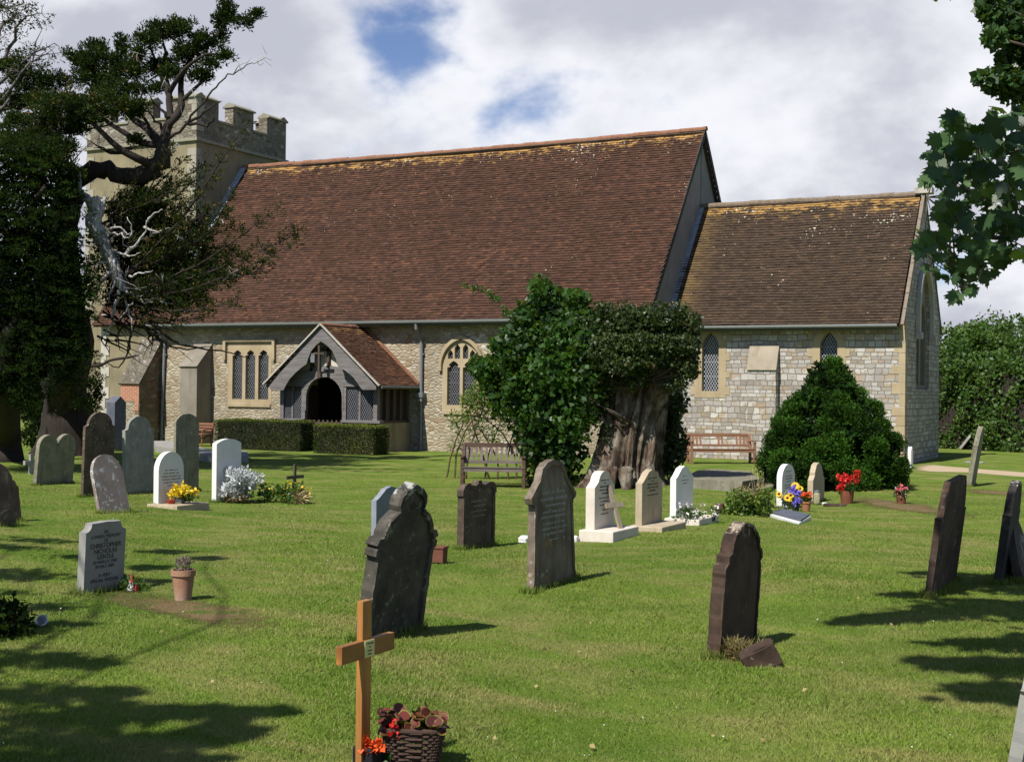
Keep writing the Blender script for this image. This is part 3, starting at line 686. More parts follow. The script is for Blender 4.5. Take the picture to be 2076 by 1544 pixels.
# buttresses ---------------------------------------------------------------
def buttress(x0, x1, yw, prot, ztop, zlow, mat, capm, cap_th=.09, ov=.05):
    mb = MB(); mb.prism([(yw, -.6), (yw-prot, -.6), (yw-prot, zlow), (yw, ztop)], [], 0, x1-x0, lambda a, b, d: (x0+d, a, b)); bt = mb.build('buttress', mat, church, bevel=.01)
    mb = MB(); d = Vector((0, -prot, zlow-ztop)); d.normalize(); nn = Vector((0, d.z, -d.y)); nn = nn if nn.z > 0 else -nn
    a = Vector(((x0+x1)/2, yw, ztop))+nn*cap_th*.5; b = Vector(((x0+x1)/2, yw-prot, zlow))+d*ov+nn*cap_th*.5
    mb.bar(a, b, x1-x0+2*ov, cap_th, up=nn); mb.build('weathering', capm, bt, bevel=.01); return bt
buttress(-4.62, -3.74, YC, .30, 3.5, 2.74, mt_block, m_render('buttress_cap', (0.26, 0.22, 0.165), (0.36, 0.31, 0.24), (0.14, 0.12, 0.09)), .05, .02)
buttress(-24.98, -24.21, YN, .80, 3.55, 2.75, mt_cem, mt_cem, .05, .04)
mt_mosscap = m_rubble('mossy_cap', [(0.14, 0.12, 0.09), (0.24, 0.21, 0.17), (0.10, 0.085, 0.06), (0.36, 0.34, 0.30)], (0.11, 0.10, 0.07), 9, 9)
bt = buttress(-27.45, -26.55, YN, 1.18, 3.75, 2.12, mt_darkrub, mt_mosscap, .07, .06)
mb = MB(); yb_ = YN-1.184
def m_brick():
    mt, nt, o = newmat('red_brick'); v, u, z = wallvec(nt)
    b = N(nt, 'TexBrick', {'Vector': N(nt, 'CombineXYZ', {0: u, 1: z, 2: 0.0}).outputs[0], 'Color1': (.33, .075, .035, 1), 'Color2': (.44, .14, .07, 1), 'Mortar': (.45, .38, .28, 1), 'Scale': 1.0, 'Mortar Size': .010, 'Brick Width': .225, 'Row Height': .075})
    f = noise(nt, v, 30, 4, .7); c = mixc(nt, math_(nt, 'MULTIPLY', f, .5), b.outputs[0], (.25, .15, .1)); finish(nt, o, c, .9, math_(nt, 'SUBTRACT', 1.0, b.outputs['Fac']), .5, .01); return mt
mt_brick = m_brick()
mb.box((-27.0, yb_, 1.78), (.89, .02, .62)); mb.box((-27.36, yb_, 1.1), (.2, .02, .74)); mb.box((-26.66, yb_, 1.3), (.17, .02, .34))
mb.build('brick_patching', mt_brick, bt)
mb = MB(); mb.box((-27.0, yb_+.004, .5), (.5, .02, 1.9)); mb.build('rubble_patching', mt_rubble, bt)
# little flint crosses set in the second buttress
# lean-to against the tower with its own tiled roof
XL = -29.55
mb = MB(); mb.box(((XL+XW)/2, -.85, 1.9), (XW-XL-.02, 1.7, 5.0)); mb.prism([(YN+.01, 4.4), (.04, 4.4), (.04, 6.6), (YN+.01, 4.55)], [], 0, XW-XL-.04, lambda a, b, d: (XL+.01+d, a, b))
lean = mb.build('lean_to_wall', mt_yel, church)
mb = MB(); z = -.3; k = 0
while z < 4.4:
    h = random.uniform(.3, .45); e = .42 if k % 2 else .25; mb.box((XL+e/2-.004, YN-.02, z+h/2), (e, .05, h-.01)); z += h; k += 1
mb.build('corner_stones', mt_quoin, lean)
mb = MB(); deck(mb, XL-.15, XW, YN-.35, 4.3, .05, 6.95, .06, .04); lr = mb.build('lean_to_roof', mt_oakd, church)
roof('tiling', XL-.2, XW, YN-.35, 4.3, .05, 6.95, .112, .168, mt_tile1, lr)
mb = MB(); mb.bar((XL-.15, .02, 6.98), (XW, .02, 6.98), .22, .03, up=(0, -.6, .8)); mb.build('lead_flashing', mt_lead, lr)

# tower ----------------------------------------------------------------------
TX0, TX1, TY0, TY1, TZ, TS, TC = XW-5.65, XW, .06, 5.66, 13.2, 11.48, 12.35
mb = MB(); mb.box(((TX0+TX1)/2, (TY0+TY1)/2, (TS-.6)/2), (TX1-TX0-.02, TY1-TY0-.02, TS+.6)); tw = mb.build('tower_wall', mt_yel, church)
def tface(name, mat):
    mb = MB(); th = .42; CP = []
    def cap(): q = MB(); CP.append(q); return q
    # solid wall to the crenel sills, then merlons
    for (x0, x1, y0, y1) in ((TX0, TX1, TY0, TY0+th), (TX0, TX1, TY1-th, TY1), (TX0, TX0+th, TY0+th, TY1-th), (TX1-th, TX1, TY0+th, TY1-th)):
        mb.box(((x0+x1)/2, (y0+y1)/2, (TS+TC)/2), (x1-x0, y1-y0, TC-TS))
    W_ = TX1-TX0
    m_ = 1.28; gap = (W_-3*m_)/2
    for k in range(3):
        a = k*(m_+gap)
        for yy in (TY0, TY1-th):
            mb.box((TX0+a+m_/2, yy+th/2, (TC+TZ-.1)/2), (m_, th, TZ-.1-TC))
            cap().prism([(-.30, 0), (.30, 0), (.30, .06), (.0, .22), (-.30, .06)], [], -m_/2-.05, m_/2+.05, lambda p, q, d: (TX0+a+m_/2+d, yy+th/2+p, TZ-.1+q))
        D_ = TY1-TY0; gp_ = (D_-3*m_)/2; a2 = k*(m_+gp_)
        for xx in (TX0, TX1-th):
            y0, y1 = TY0+a2, TY0+a2+m_
            if k == 0: y0 = TY0+th
            if k == 2: y1 = TY1-th
            mb.box((xx+th/2, (y0+y1)/2, (TC+TZ-.1)/2), (th, y1-y0, TZ-.1-TC))
            cap().prism([(-.30, 0), (.30, 0), (.30, .06), (.0, .22), (-.30, .06)], [], -(y1-y0)/2-(.05 if k == 1 else 0), (y1-y0)/2+(.05 if k == 1 else 0), lambda p, q, d: (xx+th/2+p, (y0+y1)/2+d, TZ-.103+q))
    # crenel sills
    for x0, x1, y0, y1 in ((TX0-.03, TX1+.03, TY0-.05, TY0+th+.03), (TX0-.03, TX1+.03, TY1-th-.03, TY1+.05)):
        for k in range(2): s0 = TX0+m_+k*(m_+gap); cap().box((s0+gap/2, (y0+y1)/2, TC+.03), (gap+.05, y1-y0, .09))
    for xx in (TX0, TX1-th):
        for k in range(2): s0 = TY0+m_+k*(m_+gp_); cap().box((xx+th/2, s0+gp_/2, TC+.03), (th+.1, gp_+.05, .09))
    p_ = mb.build(name, mat, church)
    for q in CP: q.build('coping', mt_towercap, p_, bevel=.01)
    return p_
mt_towercap = m_plain('coping_stone', (0.25, 0.235, 0.175), 0.9, 0.4, 5, 0.4)
par = tface('tower_parapet', mt_towerst)
mb = MB()
for z, e, h in ((TS, .09, .12), ):
    for (cx_, cy_, dx_, dy_) in (((TX0+TX1)/2, TY0, TX1-TX0+.2, .18), ((TX0+TX1)/2, TY1, TX1-TX0+.2, .18), (TX0, (TY0+TY1)/2, .18, TY1-TY0-.19), (TX1, (TY0+TY1)/2, .18, TY1-TY0-.19)):
        mb.box((cx_, cy_, z), (dx_, dy_, h))
mb.build('string_course', mt_towercap, church, bevel=.01)
mt_tq = m_render('tower_quoin', (0.26, 0.24, 0.19), (0.36, 0.335, 0.27), (0.15, 0.14, 0.11))
mb2 = MB(); mb = MB(); z = 3.0; k = 0
while z < TZ-.3:
    h = random.uniform(.26, .4); e = .42 if k % 2 else .24; f_ = .24 if k % 2 else .42
    if abs(z+h/2-TS) > .25:
        mb.box((TX1-e/2+.006, TY0+.04-.006, z+h/2), (e, .1, h-.01)); mb.box((TX1-.04+.0065, TY0+f_/2-.0065, z+h/2), (.1, f_, h-.012)); mb2.box((TX0+e/2-.006, TY0+.034, z+h/2), (e, .1, h-.01))
    z += h; k += 1
mb.build('corner_stones', mt_tq, tw); mb2.build('corner_stones', mt_tq, tw)
mb = MB(); a = .5; mb.add([(TX0+a, TY0+a, TC-.2), (TX1-a, TY0+a, TC-.2), (TX1-a, TY1-a, TC-.2), (TX0+a, TY1-a, TC-.2), ((TX0+TX1)/2, (TY0+TY1)/2, TC+.75)], [(0, 1, 4), (1, 2, 4), (2, 3, 4), (3, 0, 4), (3, 2, 1, 0)])
mb.build('tower_roof', mt_ridge, church)

# downpipes --------------------------------------------------------------------
def pipe(x, ytop, ztop, hop, name='downpipe', slant=0.0, hopz=None):
    y = YN-.09; mb = MB()
    mb.tube([(x+.0, ytop, ztop), (x, ytop+.02, ztop-.18), (x+slant*.1, y, ztop-.55), (x+slant*.6, y, 1.9 if hopz is None else hopz), (x+slant, y, .02)], .052, 10)
    for z in (3.2, 1.0): mb.box((x+slant*(1-z/4), y+.03, z), (.17, .08, .05))
    o = mb.build(name, mt_iron, church)
    if hop:
        mb = MB(); mb.box((x+slant*.6, y-.02, hop+.12), (.26, .22, .16), taper=1.25); mb.box((x+slant*.6, y-.02, hop-.02), (.16, .16, .14)); mb.build('hopper', mt_iron, o, bevel=.01)
    return o
pipe(-15.30, YE, 4.2, 1.72)
pipe(-26.35, YE, 4.2, None, slant=-.12)

# ---------------------------------------------------------------- porch
PF, PB = -3.75, -4.12
PX0, PX1, PXR, PE = -19.57, -15.72, -17.64, 2.15
mb = MB()
mb.box((-19.03, PF+.13, .22), (1.06, .25, 1.44)); mb.box((-16.40, PF+.13, .22), (1.34, .25, 1.44))
mb.box((PX1-.13, (PF+.26+YN)/2, .22), (.25, YN-PF-.27, 1.44)); mb.box((PX0+.13, (PF+.26+YN)/2, .22), (.25, YN-PF-.27, 1.44))
mb.box((-17.6, -2.7, -.12), (1.6, 2.0, .3))
porch = mb.build('porch', m_render('brown_render', (0.24, 0.19, 0.11), (0.36, 0.29, 0.18), (0.12, 0.10, 0.06)), church)
mb = MB(); f = fS(PF)
def sticks(mb, L, y, dep, wd, extra=0.0):
    for (a, b) in L: mb.bar((a[0], y+dep/2-extra, a[1]), (b[0], y+dep/2-extra, b[1]), wd, dep, up=(0, 1, 0))
sticks(mb, [((PX0+.08, .94), (PX0+.08, 2.2)), ((PX1-.08, .94), (PX1-.08, 2.2)), ((-18.62, .94), (-18.62, 2.1)), ((-17.0, .94), (-17.0, 2.1))], PF, .16, .15)
sticks(mb, [((-18.62, -.2), (-18.62, .94)), ((-17.0, -.2), (-17.0, .94))], PF-.01, .16, .13)
sticks(mb, [((PX0-.1, .98), (-18.55, .98)), ((-17.07, .98), (PX1+.14, .98))], PF-.06, .26, .09)
sticks(mb, [((-19.08, 1.02), (-19.08, 2.1)), ((-16.42, 1.02), (-16.42, 2.1))], PF+.03, .09, .075)
# arched tie beam with the door opening cut beneath it
top = [(-15.95, 2.10), (-15.95, 2.36), (-16.55, 2.58), (-17.15, 2.72), (PXR-.02, 2.78), (-18.15, 2.72), (-18.75, 2.56), (-19.35, 2.34), (-19.35, 2.10)]
arc = [(-18.5, 2.10), (-18.42, 2.18)] + [p for p in gothic(-18.5, -17.08, 1.0, 1.75, 2.40)[2:][::-1] if p[1] > 2.12 and False]
arcp = [p for p in gothic(-18.50, -17.08, 1.0, 1.72, 2.40, 10)[2:][::-1] if p[1] >= 2.10]
mb.prism(top[:]+[(-18.62, 2.10)]+arcp[:]+[(-16.98, 2.10)], [], .02, -.13, f)
for sgn in (1, -1):
    gp_ = [p for p in gothic(-18.50, -17.08, 1.0, 1.72, 2.40, 12)[2:]]
    pts = [p for p in gp_ if (p[0]-(-17.79))*sgn > 0 and p[1] < 2.2]; pts.sort(key=lambda p: p[1])
    xs_ = -17.02 if sgn > 0 else -18.56
    mb.prism([(xs_, 1.3)]+[(pts[0][0]+.0*sgn, 1.3)]+pts+[(xs_, pts[-1][1])], [], .012, -.12, f)
mb.build('timber_frame', mt_oak, porch, bevel=.006)
# gable above the tie beam: pale panels between studs
mb = MB(); mb.prism([(-19.3, 2.45), (-16.0, 2.45), (PXR, 3.95)], [], -.07, -.12, f); mb.build('gable_infill', mt_plaster, porch)
mb = MB(); sticks(mb, [((-18.3, 2.6), (-18.3, 3.25)), ((-17.0, 2.6), (-17.0, 3.25)), ((PXR, 2.7), (PXR, 3.6)), ((-18.4, 3.3), (-16.9, 3.3))], PF-.02, .1, .11)
mb.build('gable_studs', mt_oakd, porch)
mb = MB(); mb.bar((-17.66, -4.22, 2.35), (-17.66, -4.22, 3.42), .07, .07, up=(0, 1, 0)); mb.box((-17.66, -4.22, 3.16), (.42, .06, .06)); mb.box((-17.66, -4.2, 2.5), (.17, .12, .2), taper=.6)
mb.bar((-17.66, -4.2, 2.5), (-17.66, -3.8, 2.6), .05, .05)
mb.build('wooden_cross', mt_oakd, porch)
mb = MB(); mb.box((-18.03, -4.0, 2.99), (.15, .15, .24), taper=1.2); mb.box((-18.03, -4.0, 3.14), (.2, .2, .04)); mb.bar((-18.03, -4.0, 3.14), (-18.03, -3.8, 3.4), .02, .02); mb.build('porch_lantern', mt_iron, porch)
for a, b in ((-19.40, -19.12), (-19.03, -18.69), (-16.92, -16.46), (-16.37, -15.88)):
    mb = MB(); mb.prism([(a, 1.02), (b, 1.02), (b, 2.08), (a, 2.08)], [], -.075, -.085, f); wn = mb.build('window', mt_glass, porch)
    mb = MB(); lattice(mb, a, b, 1.02, 2.1, f, .085, .145, .009, -.062); mb.build('leading', mt_came2, porch)
# east side: boards between posts above the plinth
mb = MB()
for k in range(5):
    y_ = PF+.22+k*.42; mb.box((PX1-.1, y_, 1.53), (.12, .11, 1.14))
mb.box((PX1-.1, (PF+YN)/2+.05, .97), (.2, YN-PF-.3, .08)); mb.box((PX1-.1, (PF+YN)/2+.05, 2.1), (.14, YN-PF-.3, .12))
mb.build('side_posts', mt_oakd, porch)
mb = MB(); mb.box((PX1-.17, (PF+YN)/2+.1, 1.5), (.03, YN-PF-.35, 1.1)); mb.build('side_boards', mt_oakd, porch)
mb = MB(); mb.box((PX0+.1, (PF+YN)/2, 1.53), (.08, YN-PF-.1, 1.2)); mb.build('side_boards', mt_oakd, porch)
# low gate in the doorway
mb = MB(); mb.box((-17.79, PF+.12, .9), (1.38, .05, .07)); mb.box((-17.79, PF+.12, .2), (1.38, .05, .07))
for k in range(8): mb.box((-18.4+k*.175, PF+.1, .5), (.07, .03, 1.0))
mb.build('gate', mt_oakd, porch)
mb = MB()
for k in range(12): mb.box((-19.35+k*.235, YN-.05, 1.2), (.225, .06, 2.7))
mb.build('door', mt_shade, church)  # near-black boards over the whole porch back, painting its deep shade
# bargeboards with a cusped lower edge
def P2(L, y=PB): return [(float(q[0]), float(q[2])) for q in (yp(u, v, y) for u, v in L)]
outer = P2([(649.5, 655), (763, 784), (763, 790), (735, 790)]); inn_r = P2([(727, 779), (716, 764), (700, 751), (690, 747), (684, 740), (682, 728), (674, 711), (662, 699), (651, 692)])
inn_l = P2([(641, 700), (631, 712), (625, 727), (622, 738), (612, 745), (600, 755), (588, 768), (580, 781), (575, 791)]); tail = P2([(550, 791), (546, 783)])
mb = MB(); mb.prism(outer+inn_r+inn_l+tail, [], .02, -.05, fS(PB)); mb.build('bargeboard', mt_oak, porch, bevel=.008)
# roof
mb = MB()
HZ = 4.10
for sgn in (1, -1):
    xe = PXR+sgn*2.22; a = Vector((xe, 0, PE)); b = Vector((PXR, 0, HZ)); n_ = Vector((sgn*(HZ-PE), 0, 2.22)); n_.normalize()
    q = [a-n_*.03, b-n_*.03, b-n_*.09, a-n_*.09]; vs = [(p.x, y, p.z) for y in (PB+.06, YN-.02) for p in q]
    mb.add(vs, [(0, 1, 2, 3), (7, 6, 5, 4), (0, 4, 5, 1), (1, 5, 6, 2), (2, 6, 7, 3), (3, 7, 4, 0)])
prf = mb.build('porch_roof', mt_oakd, church)
def rotroof(ye):
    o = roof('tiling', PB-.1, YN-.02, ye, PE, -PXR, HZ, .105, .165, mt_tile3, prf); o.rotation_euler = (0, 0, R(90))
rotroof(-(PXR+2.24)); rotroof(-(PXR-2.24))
o = ridge('ridge_tiles', PB-.1, YN-.45, -PXR, HZ+.02, mt_ridge, prf, r=.10, step=.33); o.rotation_euler = (0, 0, R(90))
mb = MB()
for sgn in (1, -1): mb.bar((PXR+sgn*2.28, PB-.085, PE-.01), (PXR, PB-.085, HZ+.01), .06, .045, up=(sgn*.66, 0, .75))
mb.build('verge_fillet', mt_quoin, prf)
mb = MB()
for sgn in (1, -1): mb.bar((PXR+sgn*2.22, YN-.05, PE+.06), (PXR+sgn*.1, YN-.05, HZ+.0), .07, .10, up=(sgn*.66, 0, .75))
mb.build('tile_fillet', mt_ridge, prf)
mb = MB(); mb.tube([(PXR+2.27, PB+.05, PE-.06), (PXR+2.27, YN-.05, PE-.06)], .05, 8); mb.build('gutter', mt_gut, prf); mb = MB(); mb.tube([(PXR-2.27, PB+.05, PE-.06), (PXR-2.27, YN-.05, PE-.06)], .05, 8); mb.build('gutter', mt_gut, prf)

# ---------------------------------------------------------------- vegetation helpers
mt_bark = m_wood('bark', (0.045, 0.035, 0.028), (0.12, 0.095, 0.075), 0.95, 3, 2)
mt_barkd = m_wood('dark_bark', (0.018, 0.013, 0.011), (0.05, 0.038, 0.032), 0.95, 3, 2)
mt_dead = m_wood('bleached_wood', (0.16, 0.15, 0.14), (0.66, 0.64, 0.62), 0.9, 5, 2)
mt_stem = m_plain('stem', (0.09, 0.06, 0.03), 0.8, 0.4, 20)
lf_cyp = m_leaf('cypress_leaf', (0.003, 0.008, 0.003), (0.036, 0.060, 0.010), 0.1, 0.8, 0.08, (0.16, 0.10, 0.03))
lf_yew = m_leaf('yew_leaf', (0.002, 0.006, 0.002), (0.026, 0.060, 0.007), 0.1, 0.8, 0.08)
lf_jun = m_leaf('juniper_leaf', (0.002, 0.010, 0.002), (0.058, 0.150, 0.014), 0.1, 0.75, 0.1)
lf_syc = m_leaf('sycamore_leaf', (0.012, 0.036, 0.008), (0.075, 0.145, 0.042), 0.2, 0.42, 0.4)
lf_bush = m_leaf('bright_leaf', (0.008, 0.030, 0.005), (0.058, 0.145, 0.016), 0.3, 0.45, 0.4)
lf_ivy = m_leaf('ivy_leaf', (0.010, 0.022, 0.004), (0.060, 0.088, 0.018), 0.12, 0.45, 0.35, (0.14, 0.09, 0.04))
lf_will = m_leaf('willow_leaf', (0.06, 0.11, 0.015), (0.20, 0.26, 0.04), 0.35, 0.5, 0.3)
lf_hedge = m_leaf('hedge_leaf', (0.024, 0.062, 0.008), (0.085, 0.15, 0.02), 0.2, 0.5, 0.3)
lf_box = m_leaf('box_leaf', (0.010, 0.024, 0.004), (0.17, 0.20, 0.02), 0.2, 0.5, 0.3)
lf_far = m_leaf('far_leaf', (0.020, 0.050, 0.010), (0.06, 0.11, 0.02), 0.15, 0.6, 0.2)

class Tree:
    def __init__(s, name, label, cat, base, group=None):
        s.o = empty(name, label, cat, base, group=group); s.base = np.asarray(base, float); s.w = {}; s.L = {}; s.sk = []
    def pt(s, p): return np.asarray(p)-s.base
    def limb(s, pts, rad, part='trunk', n=7, jit=.06, wob=0.0, sub=3):
        """pts world points, rad metres; smoothed"""
        P = [np.asarray(p, float) for p in pts]; out = []; rr = []; k = len(P)
        if not hasattr(rad, '__len__'): rad = list(np.linspace(rad, rad*.4, k))
        for i in range(k-1):
            a, b, c_, d = P[max(i-1, 0)], P[i], P[i+1], P[min(i+2, k-1)]
            for j in range(sub):
                t = j/sub; q = 0.5*((2*b)+(-a+c_)*t+(2*a-5*b+4*c_-d)*t*t+(-a+3*b-3*c_+d)*t**3)
                out.append(q+(rng.normal(0, wob, 3) if wob and (i+j) > 0 else 0)); rr.append(rad[i]*(1-t)+rad[i+1]*t)
        out.append(P[-1]); rr.append(rad[-1])
        s.sk += [(q, r) for q, r in zip(out, rr)]
        s.w.setdefault(part, MB()).tube([s.pt(q) for q in out], rr, n, jit=jit); return out
    def leaves(s, P, size, tint, part='crown', shape='quad', **k):
        V, kk = leafcloud(P, size, shape, **k); s.L.setdefault((part, kk), []).append((V-s.base, np.asarray(tint))); return s
    def clump(s, c, r, n, size, part='crown', tone=.5, var=.35, shell=.5, upb=.35, twigs=0, tpart='trunk', aspect=1.8, flat=.35, asym=0.5, filt=None):
        P, d = clump_pts(c, r, n, shell)
        if filt is not None: ok = filt(P); P, d = P[ok], d[ok]
        if len(P) == 0: return s
        u = d.copy(); u[:, 2] += upb; u /= np.linalg.norm(u, axis=1, keepdims=True)+1e-9
        cl = np.sin(P[:, 0]*6+P[:, 2]*4)*np.cos(P[:, 1]*6-P[:, 2]*5)*.18
        s.leaves(P, size, np.clip(tone+cl+rng.normal(0, var*.5, len(P)), 0, 1), part, up=u, flat=flat, aspect=aspect, outward=d)
        for _ in range(twigs):
            if not s.sk: break
            q = np.asarray(c)+rand_dirs(1)[0]*np.asarray(r)*.6
            D = [np.linalg.norm(a-q)+max(0, a[2]-q[2])*1.5 for a, _r in s.sk]; i = int(np.argmin(D)); a, ra = s.sk[i]
            mid = (a+q)/2+rng.normal(0, .08, 3)*np.linalg.norm(a-q); mid[2] -= .05*np.linalg.norm(a-q)
            s.w.setdefault(tpart, MB()).tube([s.pt(a), s.pt(mid), s.pt(q)], [min(ra*.5, .035), min(ra*.4, .022), .006], 5)
        return s
    def done(s, leafmat, barkmat, mats=None, leafname='crown'):
        for k, m_ in s.w.items(): m_.build(k if k[-1] != '_' else k[:-1], (mats or {}).get(k, barkmat), s.o, smooth=True, fixn=False)
        for (part, kk), L in s.L.items():
            npmesh(part, np.concatenate([a for a, b in L]), kk, (mats or {}).get(part, leafmat), s.o, np.concatenate([b for a, b in L]))
        return s.o
def inframe(P, pad=12):
    d = P-CAM; z = d@fw; u = 1038+F*(d@RT)/z; v = 772-F*(d@UP)/z
    return (z > .1) & (u > -pad) & (u < 2076+pad) & (v > -pad) & (v < 1544+pad)

# ---------------------------------------------------------------- old cypress with the dead leader
D1 = 33.0
b1 = gp(140, 921)
T = Tree('cypress_tree', 'gnarled old cypress with a bleached dead limb and flat tufted crown before the tower', 'tree', b1)
d_ = lambda u, v, dd=0: dp(u, v, D1+dd)
bD = depth(b1)
T.limb([b1-np.array([0, 0, .3]), dp(138, 860, bD-.2), dp(130, 780, bD-1), d_(140, 690, .5), d_(128, 600), d_(120, 500), d_(130, 430), d_(150, 385)], [1.0, .72, .6, .55, .5, .45, .38, .33], 'trunk', 12, .13)
for a in range(7):
    an = a*.9; T.limb([b1+np.array([math.cos(an)*1.15, math.sin(an)*.95, -.15]), b1+np.array([math.cos(an)*.75, math.sin(an)*.65, .5]), dp(132, 790, bD-1)+np.array([math.cos(an)*.42, math.sin(an)*.42, 0]), d_(135, 660, .3)+np.array([math.cos(an)*.3, math.sin(an)*.3, 0])], [.2, .2, .16, .1], 'trunk', 7, .15)
T.limb([d_(128, 420), d_(150, 368, -.2), d_(190, 345, -.3), d_(235, 350, -.4), d_(285, 358, -.5), d_(318, 338, -.6), d_(335, 300, -.6)], [.26, .24, .22, .20, .22, .21, .18], 'trunk', 10, .2, wob=.03)
T.limb([d_(318, 338, -.6), d_(330, 295, -.6), d_(345, 240, -.4), d_(342, 185, -.2), d_(338, 120, 0), d_(330, 80, .1)], [.18, .14, .10, .07, .045, .02], wob=.02)
T.limb([d_(338, 262, -.5), d_(365, 215, -.3), d_(368, 160, 0), d_(395, 110, .4), d_(440, 70, .8), d_(465, 30, .9)], [.12, .09, .07, .055, .035, .015], wob=.02)
T.limb([d_(335, 290, -.5), d_(375, 255, -.8), d_(415, 205, -1), d_(455, 160, -1.1), d_(500, 132, -1.2), d_(535, 128, -1.3)], [.05, .035, .025, .018, .011, .004], wob=.03, sub=5)
T.limb([d_(332, 300, -.5), d_(300, 262, -.2), d_(268, 240, .3), d_(240, 205, .5), d_(225, 160, .6)], [.14, .1, .07, .05, .02])
T.limb([d_(330, 295, -.5), d_(290, 290, .4), d_(240, 262, .8), d_(200, 235, 1), d_(160, 215, 1.2)], [.1, .08, .06, .04, .02])
T.limb([d_(310, 335, -.6), d_(280, 322, -1), d_(240, 300, -1.2), d_(200, 262, -1.4), d_(170, 235, -1.5), d_(120, 200, -1.5)], [.12, .1, .08, .06, .04, .02])
T.limb([d_(345, 200, -.2), d_(325, 150, 0), d_(310, 110, .1), d_(300, 85, .1)], [.08, .05, .03, .015])
T.limb([d_(342, 190, -.2), d_(375, 140, -.5), d_(420, 110, -.7), d_(450, 115, -.8)], [.07, .05, .03, .01])
T.limb([d_(362, 210, -.3), d_(400, 175, -.2), d_(425, 150, 0)], [.06, .04, .02])
for a, b in (((345, 240), (300, 190)), ((338, 270), (296, 215)), ((375, 250), (450, 205)), ((380, 250), (440, 240)), ((300, 262), (290, 170)), ((268, 300), (190, 300)), ((250, 310), (180, 285))):
    T.limb([d_(*a, -.5), d_((a[0]+b[0])/2+random.uniform(-8, 8), (a[1]+b[1])/2+random.uniform(-4, 10), -.6), d_(*b, -.8)], [.05, .03, .008], sub=4, wob=.02)
# bleached dead leader and its ragged twigs
dd = lambda u, v, q=-1.0: dp(u, v, D1+q)
pth = [(186, 402), (196, 425), (190, 450), (203, 480), (214, 505), (228, 535), (238, 565), (250, 590)]
for k in range(9):
    ph = k*.7; T.limb([dd(u+11*math.sin(ph+i*.8)*(1-.05*i), v, -1.1+.17*math.cos(ph+i*.8)) for i, (u, v) in enumerate(pth)], [.085, .075, .09, .08, .07, .06, .05, .03], 'dead_limb', 6, .3, sub=5, wob=.012)
for k in range(9): T.limb([dd(186+random.uniform(-12, 24), 425+random.uniform(-8, 8), -1.15), dd(188+random.uniform(-14, 30), 402+random.uniform(-6, 6), -1.15)], [.06, .02], 'dead_limb', 5)
T.limb([dd(140, 305), dd(146, 330), dd(160, 350), dd(163, 385), dd(180, 400)], [.015, .03, .045, .05, .07], 'dead_limb', 6, .1)
T.limb([dd(140, 345, -.9), dd(150, 352, -.9)], [.03, .01], 'dead_limb', 5)
for L in ([(250, 590), (272, 598), (290, 612), (310, 612)], [(270, 600), (262, 622), (240, 650)], [(250, 520), (270, 500), (292, 478), (297, 450)], [(220, 470), (245, 478), (262, 482)], [(222, 465), (240, 460), (262, 475)], [(240, 560), (225, 590), (220, 615)], [(225, 530), (195, 538), (186, 534)], [(280, 600), (305, 590), (325, 580)], [(292, 460), (320, 470), (345, 462)], [(235, 545), (215, 560), (200, 580), (188, 600)], [(297, 450), (310, 436), (330, 425)], [(262, 560), (290, 555), (310, 548)], [(255, 605), (262, 640), (268, 670)], [(270, 600), (300, 608), (325, 606), (340, 620)], [(240, 590), (232, 620), (225, 660), (200, 690)], [(262, 482), (268, 470), (258, 440)], [(232, 510), (262, 520), (285, 512)]):
    r0 = .055 if len(L) > 3 else .035
    T.limb([dd(u, v, -1.2-.12*i) for i, (u, v) in enumerate(L)], list(np.linspace(r0, .008, len(L))), 'dead_limb', 5, .15, wob=.02, sub=4)
